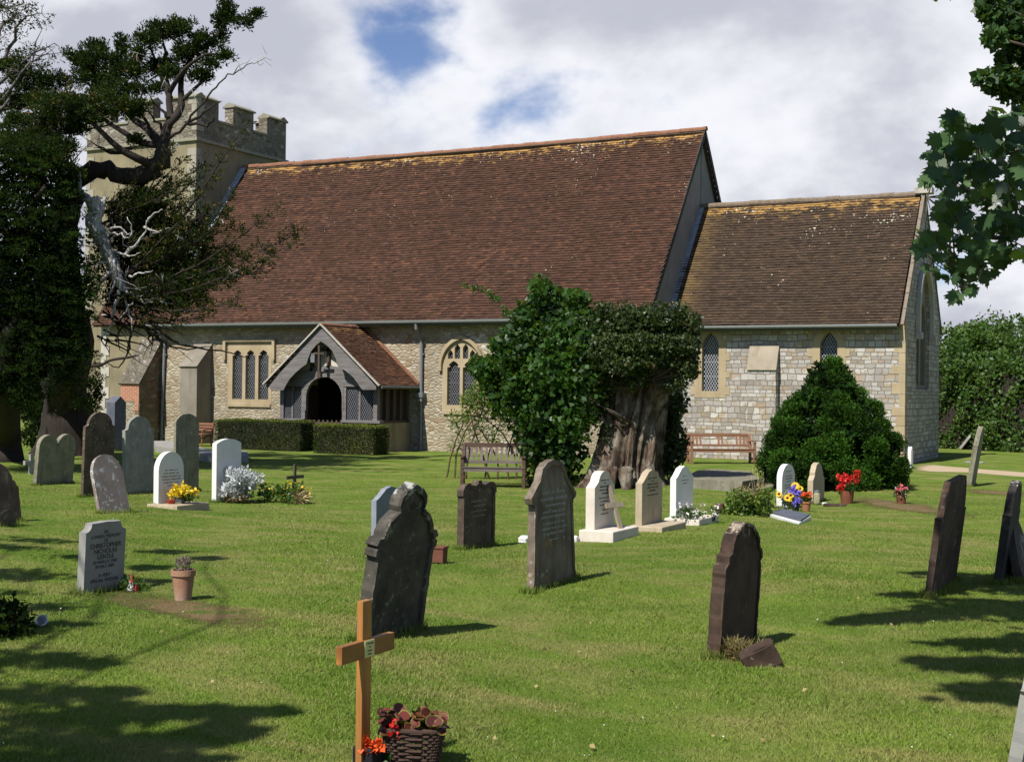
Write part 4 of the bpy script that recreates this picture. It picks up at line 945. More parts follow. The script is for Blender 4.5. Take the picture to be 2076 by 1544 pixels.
# crown clumps: (u, v, half width, half height, depth offset, tone)
for (u, v, a, b, q, t) in [(335, 62, 48, 22, .2, .5), (305, 78, 26, 14, -.3, .4), (365, 55, 26, 18, .4, .6), (210, 125, 60, 24, .6, .45), (255, 145, 40, 22, .2, .35), (160, 118, 26, 20, .8, .5), (190, 160, 42, 22, .5, .4), (60, 165, 44, 26, 1.2, .5), (30, 205, 40, 22, 1, .5), (110, 165, 32, 18, 1, .45),
                           (230, 182, 56, 14, -.2, .35), (285, 182, 20, 9, -.4, .3), (225, 215, 66, 22, -1.2, .55), (170, 235, 40, 18, -1.4, .5), (270, 218, 24, 16, -1, .5), (120, 215, 50, 14, -1.5, .55),
                           (325, 130, 34, 14, .1, .35), (345, 148, 24, 14, -.2, .5), (385, 105, 34, 20, .2, .5), (415, 85, 30, 18, .4, .45), (405, 150, 32, 12, -.1, .35), (448, 55, 13, 38, .9, .3), (462, 20, 14, 30, .9, .3), (490, 42, 26, 7, .8, .4), (520, 28, 12, 4, .8, .4), (455, 112, 16, 8, -.8, .3), (318, 178, 12, 8, 0, .3), (430, 130, 18, 10, .2, .3), (275, 285, 14, 8, .3, .4), (200, 95, 18, 10, .7, .4), (245, 92, 16, 12, .5, .4), (282, 110, 12, 18, .3, .35), (150, 200, 40, 12, .3, .6), (100, 240, 40, 14, -.5, .5), (40, 245, 36, 14, .5, .55), (60, 290, 60, 20, -.6, .5), (120, 300, 36, 22, -1.4, .5), (15, 280, 40, 20, .3, .4), (150, 262, 26, 12, -1.2, .5), (90, 325, 50, 18, -1.6, .4), (25, 130, 34, 16, 1, .5), (85, 200, 34, 12, .6, .5), (130, 345, 30, 20, -1.7, .35)]:
    px = D1/F; n = int(a*b*2.0)+160
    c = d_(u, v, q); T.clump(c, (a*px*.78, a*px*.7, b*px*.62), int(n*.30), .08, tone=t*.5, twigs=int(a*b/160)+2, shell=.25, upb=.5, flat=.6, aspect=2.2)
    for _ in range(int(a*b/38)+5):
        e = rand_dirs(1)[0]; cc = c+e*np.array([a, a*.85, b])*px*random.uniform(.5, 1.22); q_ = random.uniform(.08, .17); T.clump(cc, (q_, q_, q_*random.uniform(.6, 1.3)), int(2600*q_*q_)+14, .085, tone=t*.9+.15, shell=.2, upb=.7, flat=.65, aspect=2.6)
# feathery sprays reaching right over the roof
def spray(a, b, q0, q1, width=.45, n=16, tone=.45, bend=.05, r=.035, dens=26):
    A, B = d_(*a, q0), d_(*b, q1); Lg = np.linalg.norm(B-A); M = (A+B)/2+np.array([0, 0, -bend*Lg])
    pts = [A, M, B]; path = T.limb(pts, [r, r*.6, .006], 'trunk', 5, sub=6, wob=.015)
    dr = (B-A)/Lg
    for k in range(n):
        t = .22+.78*k/(n-1); p = path[min(int(t*(len(path)-1)), len(path)-1)]
        for sg in (1, -1):
            e = rand_dirs(1)[0]; e = e-dr*(e@dr); e[2] *= .6; e = e/np.linalg.norm(e)*sg; e = e*.75+dr*.65+np.array([0, 0, .12])
            l = width*(1.05-t*.65)*random.uniform(.5, 1.1); q = p+e*l
            T.w['trunk'].tube([T.pt(p), T.pt((p+q)/2+np.array([0, 0, -.02])), T.pt(q)], [.012, .008, .003], 4)
            m_ = int(1.5*dens*l/.4); tt = rng.uniform(.25, 1.08, m_)[:, None]; P = p+(q-p)*tt+rng.normal(0, .045, (m_, 3))
            u = np.tile(e, (m_, 1))+rng.normal(0, .3, (m_, 3)); u[:, 2] += .25; T.leaves(P, .075, np.clip(rng.normal(tone+.1, .28, m_), 0, 1), up=u/np.linalg.norm(u, axis=1, keepdims=True), flat=.7, aspect=2.6)
for a in [((250, 600), (560, 425), -1, -3, .5, 18), ((250, 590), (612, 468), -1, -2.4, .5, 20), ((260, 560), (500, 250), -1, -2, .35, 14), ((240, 570), (440, 350), -1, -1.5, .45, 15), ((260, 610), (600, 492), -1.2, -3.2, .5, 18), ((250, 600), (545, 540), -1, -2.2, .5, 16),
          ((270, 620), (480, 612), -1.2, -2.6, .45, 14), ((260, 640), (430, 640), -1.2, -2, .4, 12), ((240, 500), (470, 400), -.6, -1.2, .5, 14), ((230, 480), (350, 300), -.4, -1, .4, 12), ((235, 520), (400, 390), 0, .5, .5, 14), ((230, 560), (380, 520), .2, .8, .55, 14),
          ((240, 590), (450, 560), 0, .6, .55, 15), ((240, 560), (420, 470), -.5, -.8, .55, 16), ((230, 540), (330, 400), -.3, -.3, .5, 12), ((220, 470), (290, 330), .3, .5, .45, 10), ((250, 620), (400, 600), -.4, 0, .5, 14), ((220, 450), (260, 380), -.8, -1, .4, 8), ((240, 600), (520, 500), -.5, -1, .5, 18), ((230, 600), (340, 580), -1.3, -1.6, .5, 12)]+[((random.uniform(215, 300), random.uniform(480, 620)), (random.uniform(330, 520), random.uniform(400, 620)), random.uniform(-.8, .6), random.uniform(-2, .8), .5, 13) for _ in range(20)]+[((random.uniform(200, 250), random.uniform(430, 540)), (random.uniform(260, 400), random.uniform(330, 430)), random.uniform(-.4, .6), random.uniform(-1, .8), .4, 9) for _ in range(7)]+[((random.uniform(190, 260), random.uniform(400, 520)), (random.uniform(300, 430), random.uniform(300, 420)), random.uniform(-.8, .6), random.uniform(-1.5, .8), .45, 11) for _ in range(9)]+[((random.uniform(0, 110), random.uniform(250, 350)), (random.uniform(60, 190), random.uniform(200, 320)), random.uniform(-1.5, 0), random.uniform(-2, 0), .4, 10) for _ in range(12)]:
    spray(a[0], a[1], a[2], a[3], a[4], a[5], tone=random.uniform(.3, .6))
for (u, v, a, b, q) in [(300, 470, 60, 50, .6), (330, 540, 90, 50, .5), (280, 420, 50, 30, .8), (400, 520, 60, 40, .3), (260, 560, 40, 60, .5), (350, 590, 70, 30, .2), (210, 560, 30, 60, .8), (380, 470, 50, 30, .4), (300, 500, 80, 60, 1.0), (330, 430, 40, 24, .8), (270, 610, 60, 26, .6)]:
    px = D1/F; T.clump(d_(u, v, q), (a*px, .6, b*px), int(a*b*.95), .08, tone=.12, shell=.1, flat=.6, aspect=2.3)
for k in range(95):   # pale bare twigs among the foliage
    a = T.sk[random.randrange(len(T.sk))][0]; e = rand_dirs(1)[0]; e[2] = abs(e[2])*.5+.1; L_ = random.uniform(.4, 1.1); b = a+e*L_
    T.w['dead_limb' if k % 2 else 'trunk'].tube([T.pt(a), T.pt((a+b)/2+rng.normal(0, .06, 3)), T.pt(b)], [.014, .009, .004], 4)
    for _ in range(3):
        q = a+(b-a)*random.uniform(.4, .9); r = q+rand_dirs(1)[0]*random.uniform(.12, .35); T.w['dead_limb' if k % 2 else 'trunk'].tube([T.pt(q), T.pt(r)], [.007, .003], 4)
# bare hanging twigs low down
for k in range(46):
    u, v = random.uniform(190, 320), random.uniform(615, 690); L = [dp(u, v, D1-1+random.uniform(-.5, .5))]
    du, dv = random.uniform(-30, 100), random.uniform(10, 60)
    for i in range(1, 5): L.append(dp(u+du*i/4+random.uniform(-6, 6), v+dv*(i/4)**1.4+random.uniform(-4, 4), D1-1+random.uniform(-.5, .5)))
    T.limb(L, [.03, .022, .016, .01, .005], 'trunk', 4, sub=2)
T.limb([dp(186, 741, 30), dp(205, 740, 30), dp(225, 730, 30), dp(262, 724, 30), dp(280, 720, 30)], [.045, .04, .03, .03, .015], 'trunk', 5)
for L in ([(300, 650), (350, 690), (400, 705), (470, 715), (505, 728)], [(290, 660), (340, 700), (380, 708), (430, 702)], [(280, 640), (260, 690), (258, 720)], [(230, 640), (262, 670), (262, 705), (240, 745), (210, 728)]):
    T.limb([dp(u, v, D1-1.2) for u, v in L], list(np.linspace(.04, .008, len(L))), 'trunk', 5, wob=.015)
T.done(lf_cyp, mt_bark, {'dead_limb': mt_dead, 'trunk': mt_barkd, 'twigs': mt_barkd})

# ---------------------------------------------------------------- dense yew at the left edge
b2 = gp(8, 935)
T = Tree('yew_tree', 'dense dark green yew filling the left edge of the churchyard', 'tree', b2)
q2 = lambda u, v, dd=0: dp(u, v, 31.0+dd)
T.limb([b2-np.array([0, 0, .3]), dp(8, 870, depth(b2)), dp(4, 780, 31), q2(0, 650), q2(-5, 500)], [.55, .42, .38, .3, .2], 'trunk', 12, .12)
for L in ([(0, 700), (60, 620), (110, 560)], [(0, 620), (-60, 540), (-120, 480)], [(0, 560), (50, 450), (90, 380)], [(0, 760), (80, 720), (140, 690)]):
    T.limb([q2(u, v, random.uniform(-.5, .5)) for u, v in L], [.2, .13, .05])
core = [(30, 360, 85, 60, .4), (100, 400, 72, 62, .2), (20, 480, 105, 80, 0), (110, 510, 78, 80, 0), (50, 600, 105, 90, 0), (142, 610, 52, 78, .2), (40, 700, 105, 70, 0), (130, 700, 56, 66, .2), (20, 770, 85, 40, 0), (-80, 420, 110, 110, 0), (-100, 600, 120, 120, 0), (-60, 740, 100, 60, 0), (60, 650, 100, 110, 1.6)]
for (u, v, a, b, q) in core:
    px = 31/F; T.clump(q2(u, v, q), (a*px*.9, a*px*.6, b*px*.9), int(a*b*.26)+200, .13, tone=0.0, var=.2, shell=.4, upb=.1, flat=.4, aspect=1.8)
for k in range(620):
    (u, v, a, b, q) = core[min(int(random.random()*12), 11)]; e = rand_dirs(1)[0]; e[1] = -abs(e[1]); px = 31/F
    c = q2(u, v, q)+e*np.array([a*.92, a*.62, b*.92])*px; out_ = e*np.array([1, 1, .25])+np.array([0, -.2, -.12]); out_ /= np.linalg.norm(out_)
    L_ = random.uniform(.35, .8); tip = c+out_*L_+np.array([0, 0, -.10*L_]); tn = random.uniform(.05, .8)*(.6+.4*(e[2] > -.1)); m_ = int(95*L_)
    tt = rng.uniform(.1, 1.05, m_)[:, None]; P = c+(tip-c)*tt+rng.normal(0, 1, (m_, 3))*np.array([.10, .10, .035])*(1.15-tt*.7)
    uu = np.tile(out_, (m_, 1))+rng.normal(0, .4, (m_, 3)); T.leaves(P, .07, np.clip(rng.normal(tn, .16, m_), 0, 1), up=uu/np.linalg.norm(uu, axis=1, keepdims=True), flat=.7, aspect=2.8)
for k in range(120):   # stray shoots breaking the outline
    u, v = random.choice([(random.uniform(-20, 130), random.uniform(275, 330)), (random.uniform(140, 205), random.uniform(400, 780)), (random.uniform(20, 190), random.uniform(770, 840))])
    c = q2(u, v, random.uniform(-.5, .3)); e = np.array([random.uniform(-.5, 1), -.3, random.uniform(-.2, .6)]); T.clump(c, (.16, .14, .08), 60, .07, tone=random.uniform(.2, .6), shell=.1, flat=.6, aspect=2.6)
T.done(lf_yew, mt_barkd)

PU = gp(85, 916)
T = Tree('added_dark_shrub', 'added dark shrub standing in for the deep shade between the yew and the cypress trunk', 'shrub', PU)  # invented shrub, put in to darken the gap under the trees
T.limb([PU, PU+np.array([0, 0, 1.2])], [.08, .03])
for (u, v, a, b, q) in [(75, 880, 32, 34, 1.2), (105, 840, 40, 40, 1.4), (60, 830, 30, 30, 1.5), (130, 800, 40, 40, 1.2), (160, 850, 30, 50, 1.6), (90, 780, 60, 40, 1.6), (185, 800, 14, 40, 1.8)]:
    px = 36/F; T.clump(dp(u, v, depth(PU)+q), (a*px, .5, b*px), int(a*b*1.2), .11, tone=.2, shell=.3, flat=.4, aspect=1.8)
T.done(lf_yew, mt_barkd)
# sparse grey-barked tree behind, top left
b3 = gp(-150, 925)
T = Tree('sparse_tree', 'thin grey-branched half bare tree in the top left corner', 'tree', b3)
q3 = lambda u, v, dd=0: dp(u, v, 34.0+dd)
T.limb([b3, q3(-150, 700), q3(-120, 450), q3(-80, 300), q3(-40, 200), q3(0, 100)], [.35, .28, .2, .15, .09, .03])
for L in ([(-80, 300), (-20, 240), (40, 180), (85, 60)], [(-60, 250), (0, 170), (40, 130), (110, 88)], [(-90, 320), (0, 290), (60, 262), (120, 240)], [(-50, 220), (10, 200), (60, 130), (100, 110)], [(-80, 300), (-10, 300), (60, 300), (110, 330)], [(-40, 180), (0, 60), (20, 40), (35, 28)], [(-60, 60), (-10, 5), (15, 20), (30, 8)], [(-40, 200), (10, 120), (45, 45), (85, 28)], [(-60, 260), (20, 220), (70, 210), (100, 190)], [(-80, 330), (-10, 260), (30, 255), (90, 300)]):
    p = T.limb([q3(u, v, random.uniform(-.8, .8)) for u, v in L], [.07, .05, .03, .008], wob=.03, sub=4)
    for k in range(26):
        a = p[random.randrange(3, len(p))]; e = rand_dirs(1)[0]; e[2] = e[2]*.7+.1; b = a+e*random.uniform(.2, .6); T.w['trunk'].tube([T.pt(a), T.pt((a+b)/2+rng.normal(0, .03, 3)), T.pt(b)], [.012, .008, .004], 4)
        if random.random() < .55: T.clump(b, (.14, .14, .10), 22, .075, tone=.5, shell=.1, upb=.3, flat=.5, aspect=2.2)
T.done(lf_cyp, m_wood('grey_bark', (0.07, 0.06, 0.055), (0.19, 0.17, 0.16), .9, 3, 2))

# ---------------------------------------------------------------- ivy-topped stump in the middle
bs = gp(1285, 984); Ds = depth(bs)
T = Tree('ivy_stump', 'leaning hollow fluted tree stump topped with a thick cap of ivy', 'tree stump', bs)
s_ = lambda u, v, q=0: dp(u, v, Ds+q)
from mathutils import noise as mn
def stump_mesh():
    nt_, na = 64, 150; V = []; Fc = []
    for i in range(nt_+1):
        t = i/nt_; uc = 1264+42*t+34*t*t; vc = 990-(990-675)*t; c0 = s_(uc, vc, .05+.1*t)
        R0 = np.interp(t, [0, .06, .15, .35, .6, .8, 1], [.80, .68, .58, .53, .57, .62, .52])
        for j in range(na):
            th = 2*math.pi*j/na; tw_ = th+.5*t
            x, y = math.cos(tw_), math.sin(tw_)
            rg = abs(mn.noise(Vector((x*1.9+3, y*1.9, t*1.1)))); rg2 = abs(mn.noise(Vector((x*5.2, y*5.2+7, t*1.6)))); rg3 = mn.noise(Vector((x*14, y*14, t*9+4)))
            rg4 = abs(mn.noise(Vector((x*9.5+2, y*9.5, t*2.4))))
            k = .54+1.02*min(rg*1.9, .55)**.8+.55*rg2+.22*rg4+.05*rg3
            k *= 1+.10*math.sin(th*5+1.0)*(1-t)**2.0
            r = R0*k*.93
            p = c0+_rt*(math.cos(th)*r)+np.array([-math.sin(YAW), math.cos(YAW), 0])*(math.sin(th)*r*.85)
            V.append(tuple(p-T.base))
    for i in range(nt_):
        for j in range(na): a_ = i*na+j; b_ = i*na+(j+1) % na; Fc.append((a_, b_, b_+na, a_+na))
    me = bpy.data.meshes.new('trunk'); me.from_pydata(V, [], Fc); me.polygons.foreach_set('use_smooth', [True]*len(Fc)); me.update(); return me
mt_stump, nt, o_ = newmat('stump_wood'); v = coords(nt); vv = N(nt, 'Mapping', {'Vector': v, 'Scale': (7, 7, 1.0)}).outputs[0]
gr = noise(nt, vv, 2.2, 8, .68, .8); bg_ = noise(nt, v, 2.0, 4, .6); fi = noise(nt, N(nt, 'Mapping', {'Vector': v, 'Scale': (30, 30, 4)}).outputs[0], 1.5, 5, .7)
c = mixc(nt, ramp(nt, gr, .38, .60), (0.035, 0.022, 0.016), (0.20, 0.145, 0.105)); c = mixc(nt, ramp(nt, bg_, .47, .63), c, mixc(nt, gr, (0.15, 0.12, 0.085), (0.50, 0.44, 0.36))); c = mixc(nt, math_(nt, 'MULTIPLY', ramp(nt, fi, .5, .7), .5), c, (0.03, .02, .015))
finish(nt, o_, c, .95, math_(nt, 'ADD', gr, math_(nt, 'MULTIPLY', fi, .5)), 1.0, .07, spec=.1)
link('trunk', stump_mesh(), mt_stump, T.o)
T.sk = [(s_(1282+30*t, 985-300*t, -.3), .1) for t in (.1, .4, .7, .95)]
for (u0, v0, u1, v1, q) in [(1222, 960, 1212, 998, -.3), (1268, 950, 1270, 1002, -.62), (1310, 955, 1338, 996, -.4), (1240, 950, 1236, 1000, -.5)]:
    T.limb([s_(u0, v0, q), s_((u0+u1)/2, (v0+v1)/2, q-.12), s_(u1, v1, q-.2)], [.16, .14, .07], 'roots', 8, .25)
for (u, v, a, b, q, n) in [(1215, 660, 50, 28, 0, 1500), (1270, 655, 55, 30, -.2, 2000), (1320, 650, 60, 26, -.2, 2200), (1365, 668, 42, 32, 0, 1800), (1345, 700, 60, 24, -.3, 2200), (1290, 700, 60, 30, -.45, 2300), (1230, 710, 40, 40, -.4, 1700), (1395, 690, 20, 28, 0, 700), (1260, 740, 44, 18, -.55, 900), (1320, 735, 30, 12, -.5, 500), (1295, 660, 90, 30, .7, 2200), (1400, 730, 9, 30, 0, 160), (1374, 735, 10, 30, .1, 200)]:
    px = Ds/F; T.clump(s_(u, v, q-.28), (a*px, .55, b*px), int(n*1.5), .062, 'ivy', tone=.5, shell=.35, upb=-.1, flat=.2, aspect=1.15)
for k in range(190):      # ragged trailing edge of the ivy
    u = random.uniform(1188, 1412); w1_ = random.random()
    v = (632 if 1210 < u < 1390 else 655)+random.uniform(-12, 10) if w1_ < .35 else random.uniform(710, 790)-(u-1190)*.10+18*math.sin(u*.07)+(30 if u < 1240 else 0)*random.random()
    T.clump(s_(u, v, random.uniform(-.85, .1)), (random.uniform(.08, .2), .18, random.uniform(.08, .2)), 55, .06, 'ivy', tone=random.uniform(.2, .8), shell=.1, upb=-.4, aspect=1.15, twigs=1)
for k in range(14):
    u, v = random.uniform(1195, 1250), random.uniform(760, 900); T.clump(s_(u, v, -.5+random.uniform(-.1, .3)), (.12, .2, .22), 60, .07, 'ivy', tone=.4, shell=.1, upb=-.4, aspect=1.15)
for k in range(26):
    u, v = random.uniform(1345, 1384), random.uniform(800, 975); T.clump(s_(u, v, .45+random.uniform(-.1, .4)), (.16, .2, .2), 90, .10, 'ivy', tone=.35, shell=.2, upb=-.3, aspect=1.15)
for k in range(10):
    u = random.uniform(1395, 1412); T.clump(s_(u, random.uniform(690, 770), 0), (.05, .1, .12), 22, .08, 'ivy', tone=.4, shell=.1, upb=-.5, aspect=1.15)
for k in range(12):
    T.clump(s_(random.uniform(1140, 1205), random.uniform(950, 990), -.1), (.16, .2, .12), 70, .07, 'ivy', tone=.4, shell=.1, upb=.2, aspect=1.2)
T.done(lf_ivy, mt_bark, {'roots': mt_stump, 'ivy': lf_ivy})

# bushy sycamore sapling beside the stump
bp = gp(1110, 985); Dp = depth(bp)
T = Tree('sapling', 'tall bushy green sycamore sapling growing between the arbour and the stump', 'tree', bp)
p_ = lambda u, v, q=0: dp(u, v, Dp+q)
for L in ([(1110, 985), (1115, 850), (1110, 700), (1102, 570)], [(1130, 985), (1150, 850), (1165, 700), (1178, 610)], [(1095, 985), (1070, 850), (1040, 750), (1010, 700)], [(1120, 900), (1180, 800), (1215, 730)], [(1105, 850), (1020, 790), (975, 770)]):
    T.limb([p_(u, v, random.uniform(0, .4)) for u, v in L], list(np.linspace(.06, .01, len(L))), wob=.02)
for (u, v, a, b, q, n, t) in [(1100, 590, 18, 32, 0, 420, .4), (1122, 600, 18, 20, .2, 300, .4), (1100, 640, 48, 40, .2, 1300, .3), (1065, 645, 26, 22, 0, 420, .35), (1172, 605, 16, 18, 0, 240, .8), (1160, 645, 34, 26, 0, 600, .5), (1140, 690, 62, 44, -.2, 1700, .5), (1060, 690, 48, 36, 0, 1100, .3), (1020, 700, 22, 20, .1, 400, .3), (1035, 740, 46, 34, 0, 1100, .4), (985, 745, 34, 24, .2, 600, .35), (1110, 760, 70, 48, -.4, 1900, .55), (1180, 750, 44, 50, -.3, 1200, .6), (1200, 800, 28, 50, -.3, 700, .6), (1090, 830, 50, 50, -.2, 1200, .45), (1160, 850, 44, 50, -.4, 900, .55),
                              (1140, 920, 52, 44, 0, 700, .3), (1090, 910, 40, 60, .1, 900, .4), (1120, 970, 46, 24, .2, 500, .35), (1130, 700, 90, 110, 1.0, 2600, .2), (1110, 850, 80, 110, 1.0, 2200, .15), (1050, 780, 30, 26, -.2, 500, .6), (1190, 700, 36, 36, -.45, 700, .4), (1205, 760, 26, 40, -.5, 500, .45), (1020, 820, 30, 26, 0, 380, .4), (1190, 650, 24, 22, -.2, 300, .4), (1000, 780, 22, 24, .1, 260, .35)]:
    px = Dp/F; T.clump(p_(u, v, q), (a*px, .5, b*px), n, .115, tone=t, shell=.35, upb=-.15, flat=.25, aspect=1.1, twigs=2)
# long thin shoot arching left over the roof
P = [p_(u, v, -.1) for u, v in ((1030, 640), (1005, 605), (975, 585), (935, 578))]; T.limb(P, [.012, .01, .007, .004])
for k in range(40):
    t = random.random(); a = P[min(int(t*3), 2)]; b = P[min(int(t*3)+1, 3)]; c = a+(b-a)*(t*3 % 1); T.clump(c, (.06, .06, .05), 5, .08, tone=.8, shell=.1)
T.done(lf_bush, mt_stem)

# willow arbour over the bench
ba = gp(975, 972); Da = depth(ba)
T = Tree('willow_arbour', 'arched living willow arbour with thin bent stems over the bench', 'arbour', ba)
a_ = lambda u, v, q=0: dp(u, v, Da+q)
stems = [[(901, 988), (912, 930), (932, 870), (965, 800), (1005, 765)], [(922, 985), (925, 925), (940, 880), (975, 830), (1010, 800)], [(944, 975), (950, 920), (965, 870), (990, 810), (1040, 770)], [(985, 978), (985, 940), (1005, 880), (1030, 820), (1050, 780)], [(1008, 978), (1008, 930), (985, 890), (962, 850), (945, 830)], [(1030, 978), (1028, 930), (1040, 880), (1050, 830), (1040, 790)], [(1045, 978), (1046, 930), (1020, 880), (985, 850), (960, 810)],
         [(1110, 935), (1098, 890), (1078, 840), (1045, 800), (1010, 770)], [(1085, 925), (1075, 880), (1060, 840), (1030, 795), (990, 765)], [(995, 978), (970, 900), (955, 850), (960, 800), (985, 780)], [(1125, 950), (1105, 870), (1080, 820), (1050, 770), (1000, 750)]]
for i, L in enumerate(stems):
    T.limb([a_(u, v, (.0 if i < 3 else .5 if i in (3, 4, 5, 6, 9) else -.3)+.05*k) for k, (u, v) in enumerate(L)], [.026, .021, .016, .011, .006], 'stems' if i not in (7, 8) else 'stems', 5, wob=.01)
for (u, v, a, b, q, n, t) in [(985, 790, 34, 26, 0, 420, .45), (1020, 775, 34, 22, -.2, 440, .8), (1050, 800, 34, 26, -.3, 480, .75), (1080, 850, 26, 34, -.3, 380, .8), (1095, 890, 16, 30, -.3, 200, .9), (955, 815, 22, 20, 0, 240, .4), (1010, 830, 40, 24, .2, 340, .35), (1040, 850, 26, 24, .2, 240, .3), (925, 850, 16, 20, 0, 110, .4), (965, 850, 30, 26, .1, 190, .35), (925, 905, 8, 20, 0, 40, .5), (945, 890, 20, 20, .1, 60, .4), (1000, 880, 30, 20, .3, 110, .35), (1060, 780, 20, 14, -.3, 150, .7), (1010, 752, 26, 10, -.1, 130, .75)]:
    px = Da/F; T.clump(a_(u, v, q), (a*px, .35, b*px), int(n*1.6), .085, 'foliage', tone=t, shell=.1, upb=-.1, flat=.4, aspect=2.6)
T.done(lf_will, mt_stem, {'foliage': lf_will})

# ---------------------------------------------------------------- rounded cone of dark juniper on the right
bj = gp(1682, 984); bj[2] -= .0; Dj = depth(bj)
T = Tree('conical_bush', 'broad conical dark green evergreen bush against the chancel wall', 'bush', bj)
def jw(h):        # radius in metres at height fraction
    return np.interp(h, [0, .12, .3, .5, .7, .85, 1], [1.28, 1.50, 1.45, 1.18, .70, .34, .02])
HJ = 2.66
T.limb([bj, bj+np.array([0, 0, 1.2]), bj+np.array([0, 0, 2.5])], [.12, .09, .03])
lobes = []
for h, cnt in ((.06, 12), (.20, 12), (.34, 11), (.48, 9), (.61, 8), (.73, 6), (.84, 4), (.93, 2), (1.0, 1)):
    off_ = random.random()*6
    for k in range(cnt):
        a = off_+2*math.pi*(k+random.uniform(-.3, .3))/cnt; lr = random.uniform(.26, .42)*(1-.45*h); rr_ = max(0, jw(h)*random.uniform(.86, 1.12)-lr*.75)
        lobes.append((bj+np.array([math.cos(a)*rr_, math.sin(a)*rr_, h*HJ+random.uniform(-.1, .1)+(.0 if h < 1 else -.05)]), lr, a))
for lc, lr, a in lobes:
    tn = random.uniform(.25, .6)
    for _ in range(int(15+55*lr)):
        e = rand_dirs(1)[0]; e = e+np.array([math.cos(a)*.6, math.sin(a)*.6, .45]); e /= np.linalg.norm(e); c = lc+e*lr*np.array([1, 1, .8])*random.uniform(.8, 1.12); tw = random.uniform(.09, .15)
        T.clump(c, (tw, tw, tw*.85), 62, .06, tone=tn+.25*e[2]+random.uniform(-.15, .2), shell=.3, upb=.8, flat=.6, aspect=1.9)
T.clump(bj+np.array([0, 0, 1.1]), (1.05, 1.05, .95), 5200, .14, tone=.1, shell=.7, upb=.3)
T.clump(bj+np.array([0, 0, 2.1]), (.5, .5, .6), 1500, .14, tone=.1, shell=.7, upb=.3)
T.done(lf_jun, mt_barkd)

# ---------------------------------------------------------------- clipped hedges before the porch
def hedge_box(name, label, x0, x1, y0, y1, h, lm, dens=1900, size=.042, wob=.03, group=None, cat='hedge', z0=None, tone=.1):
    cx_, cy_ = (x0+x1)/2, (y0+y1)/2; z0 = g(cx_, cy_) if z0 is None else z0
    o = empty(name, label, cat, (cx_, cy_, z0), group=group); mb = MB(); i_ = .05
    mb.box((0, 0, h/2-.06), (x1-x0-2*i_, y1-y0-2*i_, h-.02)); mb.build('inner_growth', mt_barkd, o)
    Ps, Ds_ = [], []
    for (ax, s) in ((0, 1), (0, -1), (1, 1), (1, -1), (2, 1)):
        dims = [(x1-x0), (y1-y0), h]; A = dims[(ax+1) % 3]*dims[(ax+2) % 3]; n = int(A*dens)
        q = (rng.uniform(-.5, .5, (n, 3)))*np.array(dims); q[:, ax] = s*dims[ax]/2+rng.uniform(-wob*2, wob*.6, n)+wob*np.sin(q[:, (ax+1) % 3]*5)*.5+wob*.5*np.sin(q[:, (ax+2) % 3]*9+1)
        q[:, 2] += h/2; Ps.append(q); e = np.zeros((n, 3)); e[:, ax] = s; Ds_.append(e)
    P, E_ = np.concatenate(Ps), np.concatenate(Ds_); up = E_*.7+rng.normal(0, .5, P.shape)+np.array([0, 0, .45]); up /= np.linalg.norm(up, axis=1, keepdims=True)
    V, k = leafcloud(P, size, 'quad', up=up, flat=.6, aspect=1.5, outward=E_)
    t = np.clip(tone+.75*(P[:, 2] > h-.03)+rng.normal(0, .2, len(P)), 0, 1)  # lit look of the hedge top put into the leaf tint
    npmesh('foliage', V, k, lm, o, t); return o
yh = -4.75
xl = lambda u, y: float(yp(u, 900, y)[0])
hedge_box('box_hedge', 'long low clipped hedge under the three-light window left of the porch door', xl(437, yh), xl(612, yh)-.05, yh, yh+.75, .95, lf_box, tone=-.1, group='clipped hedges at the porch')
hedge_box('box_hedge', 'short clipped square hedge in front of the right side of the porch', xl(638, yh-.5), xl(758, yh-.5), yh-.5, yh+.35, .88, lf_box, tone=.28, group='clipped hedges at the porch')

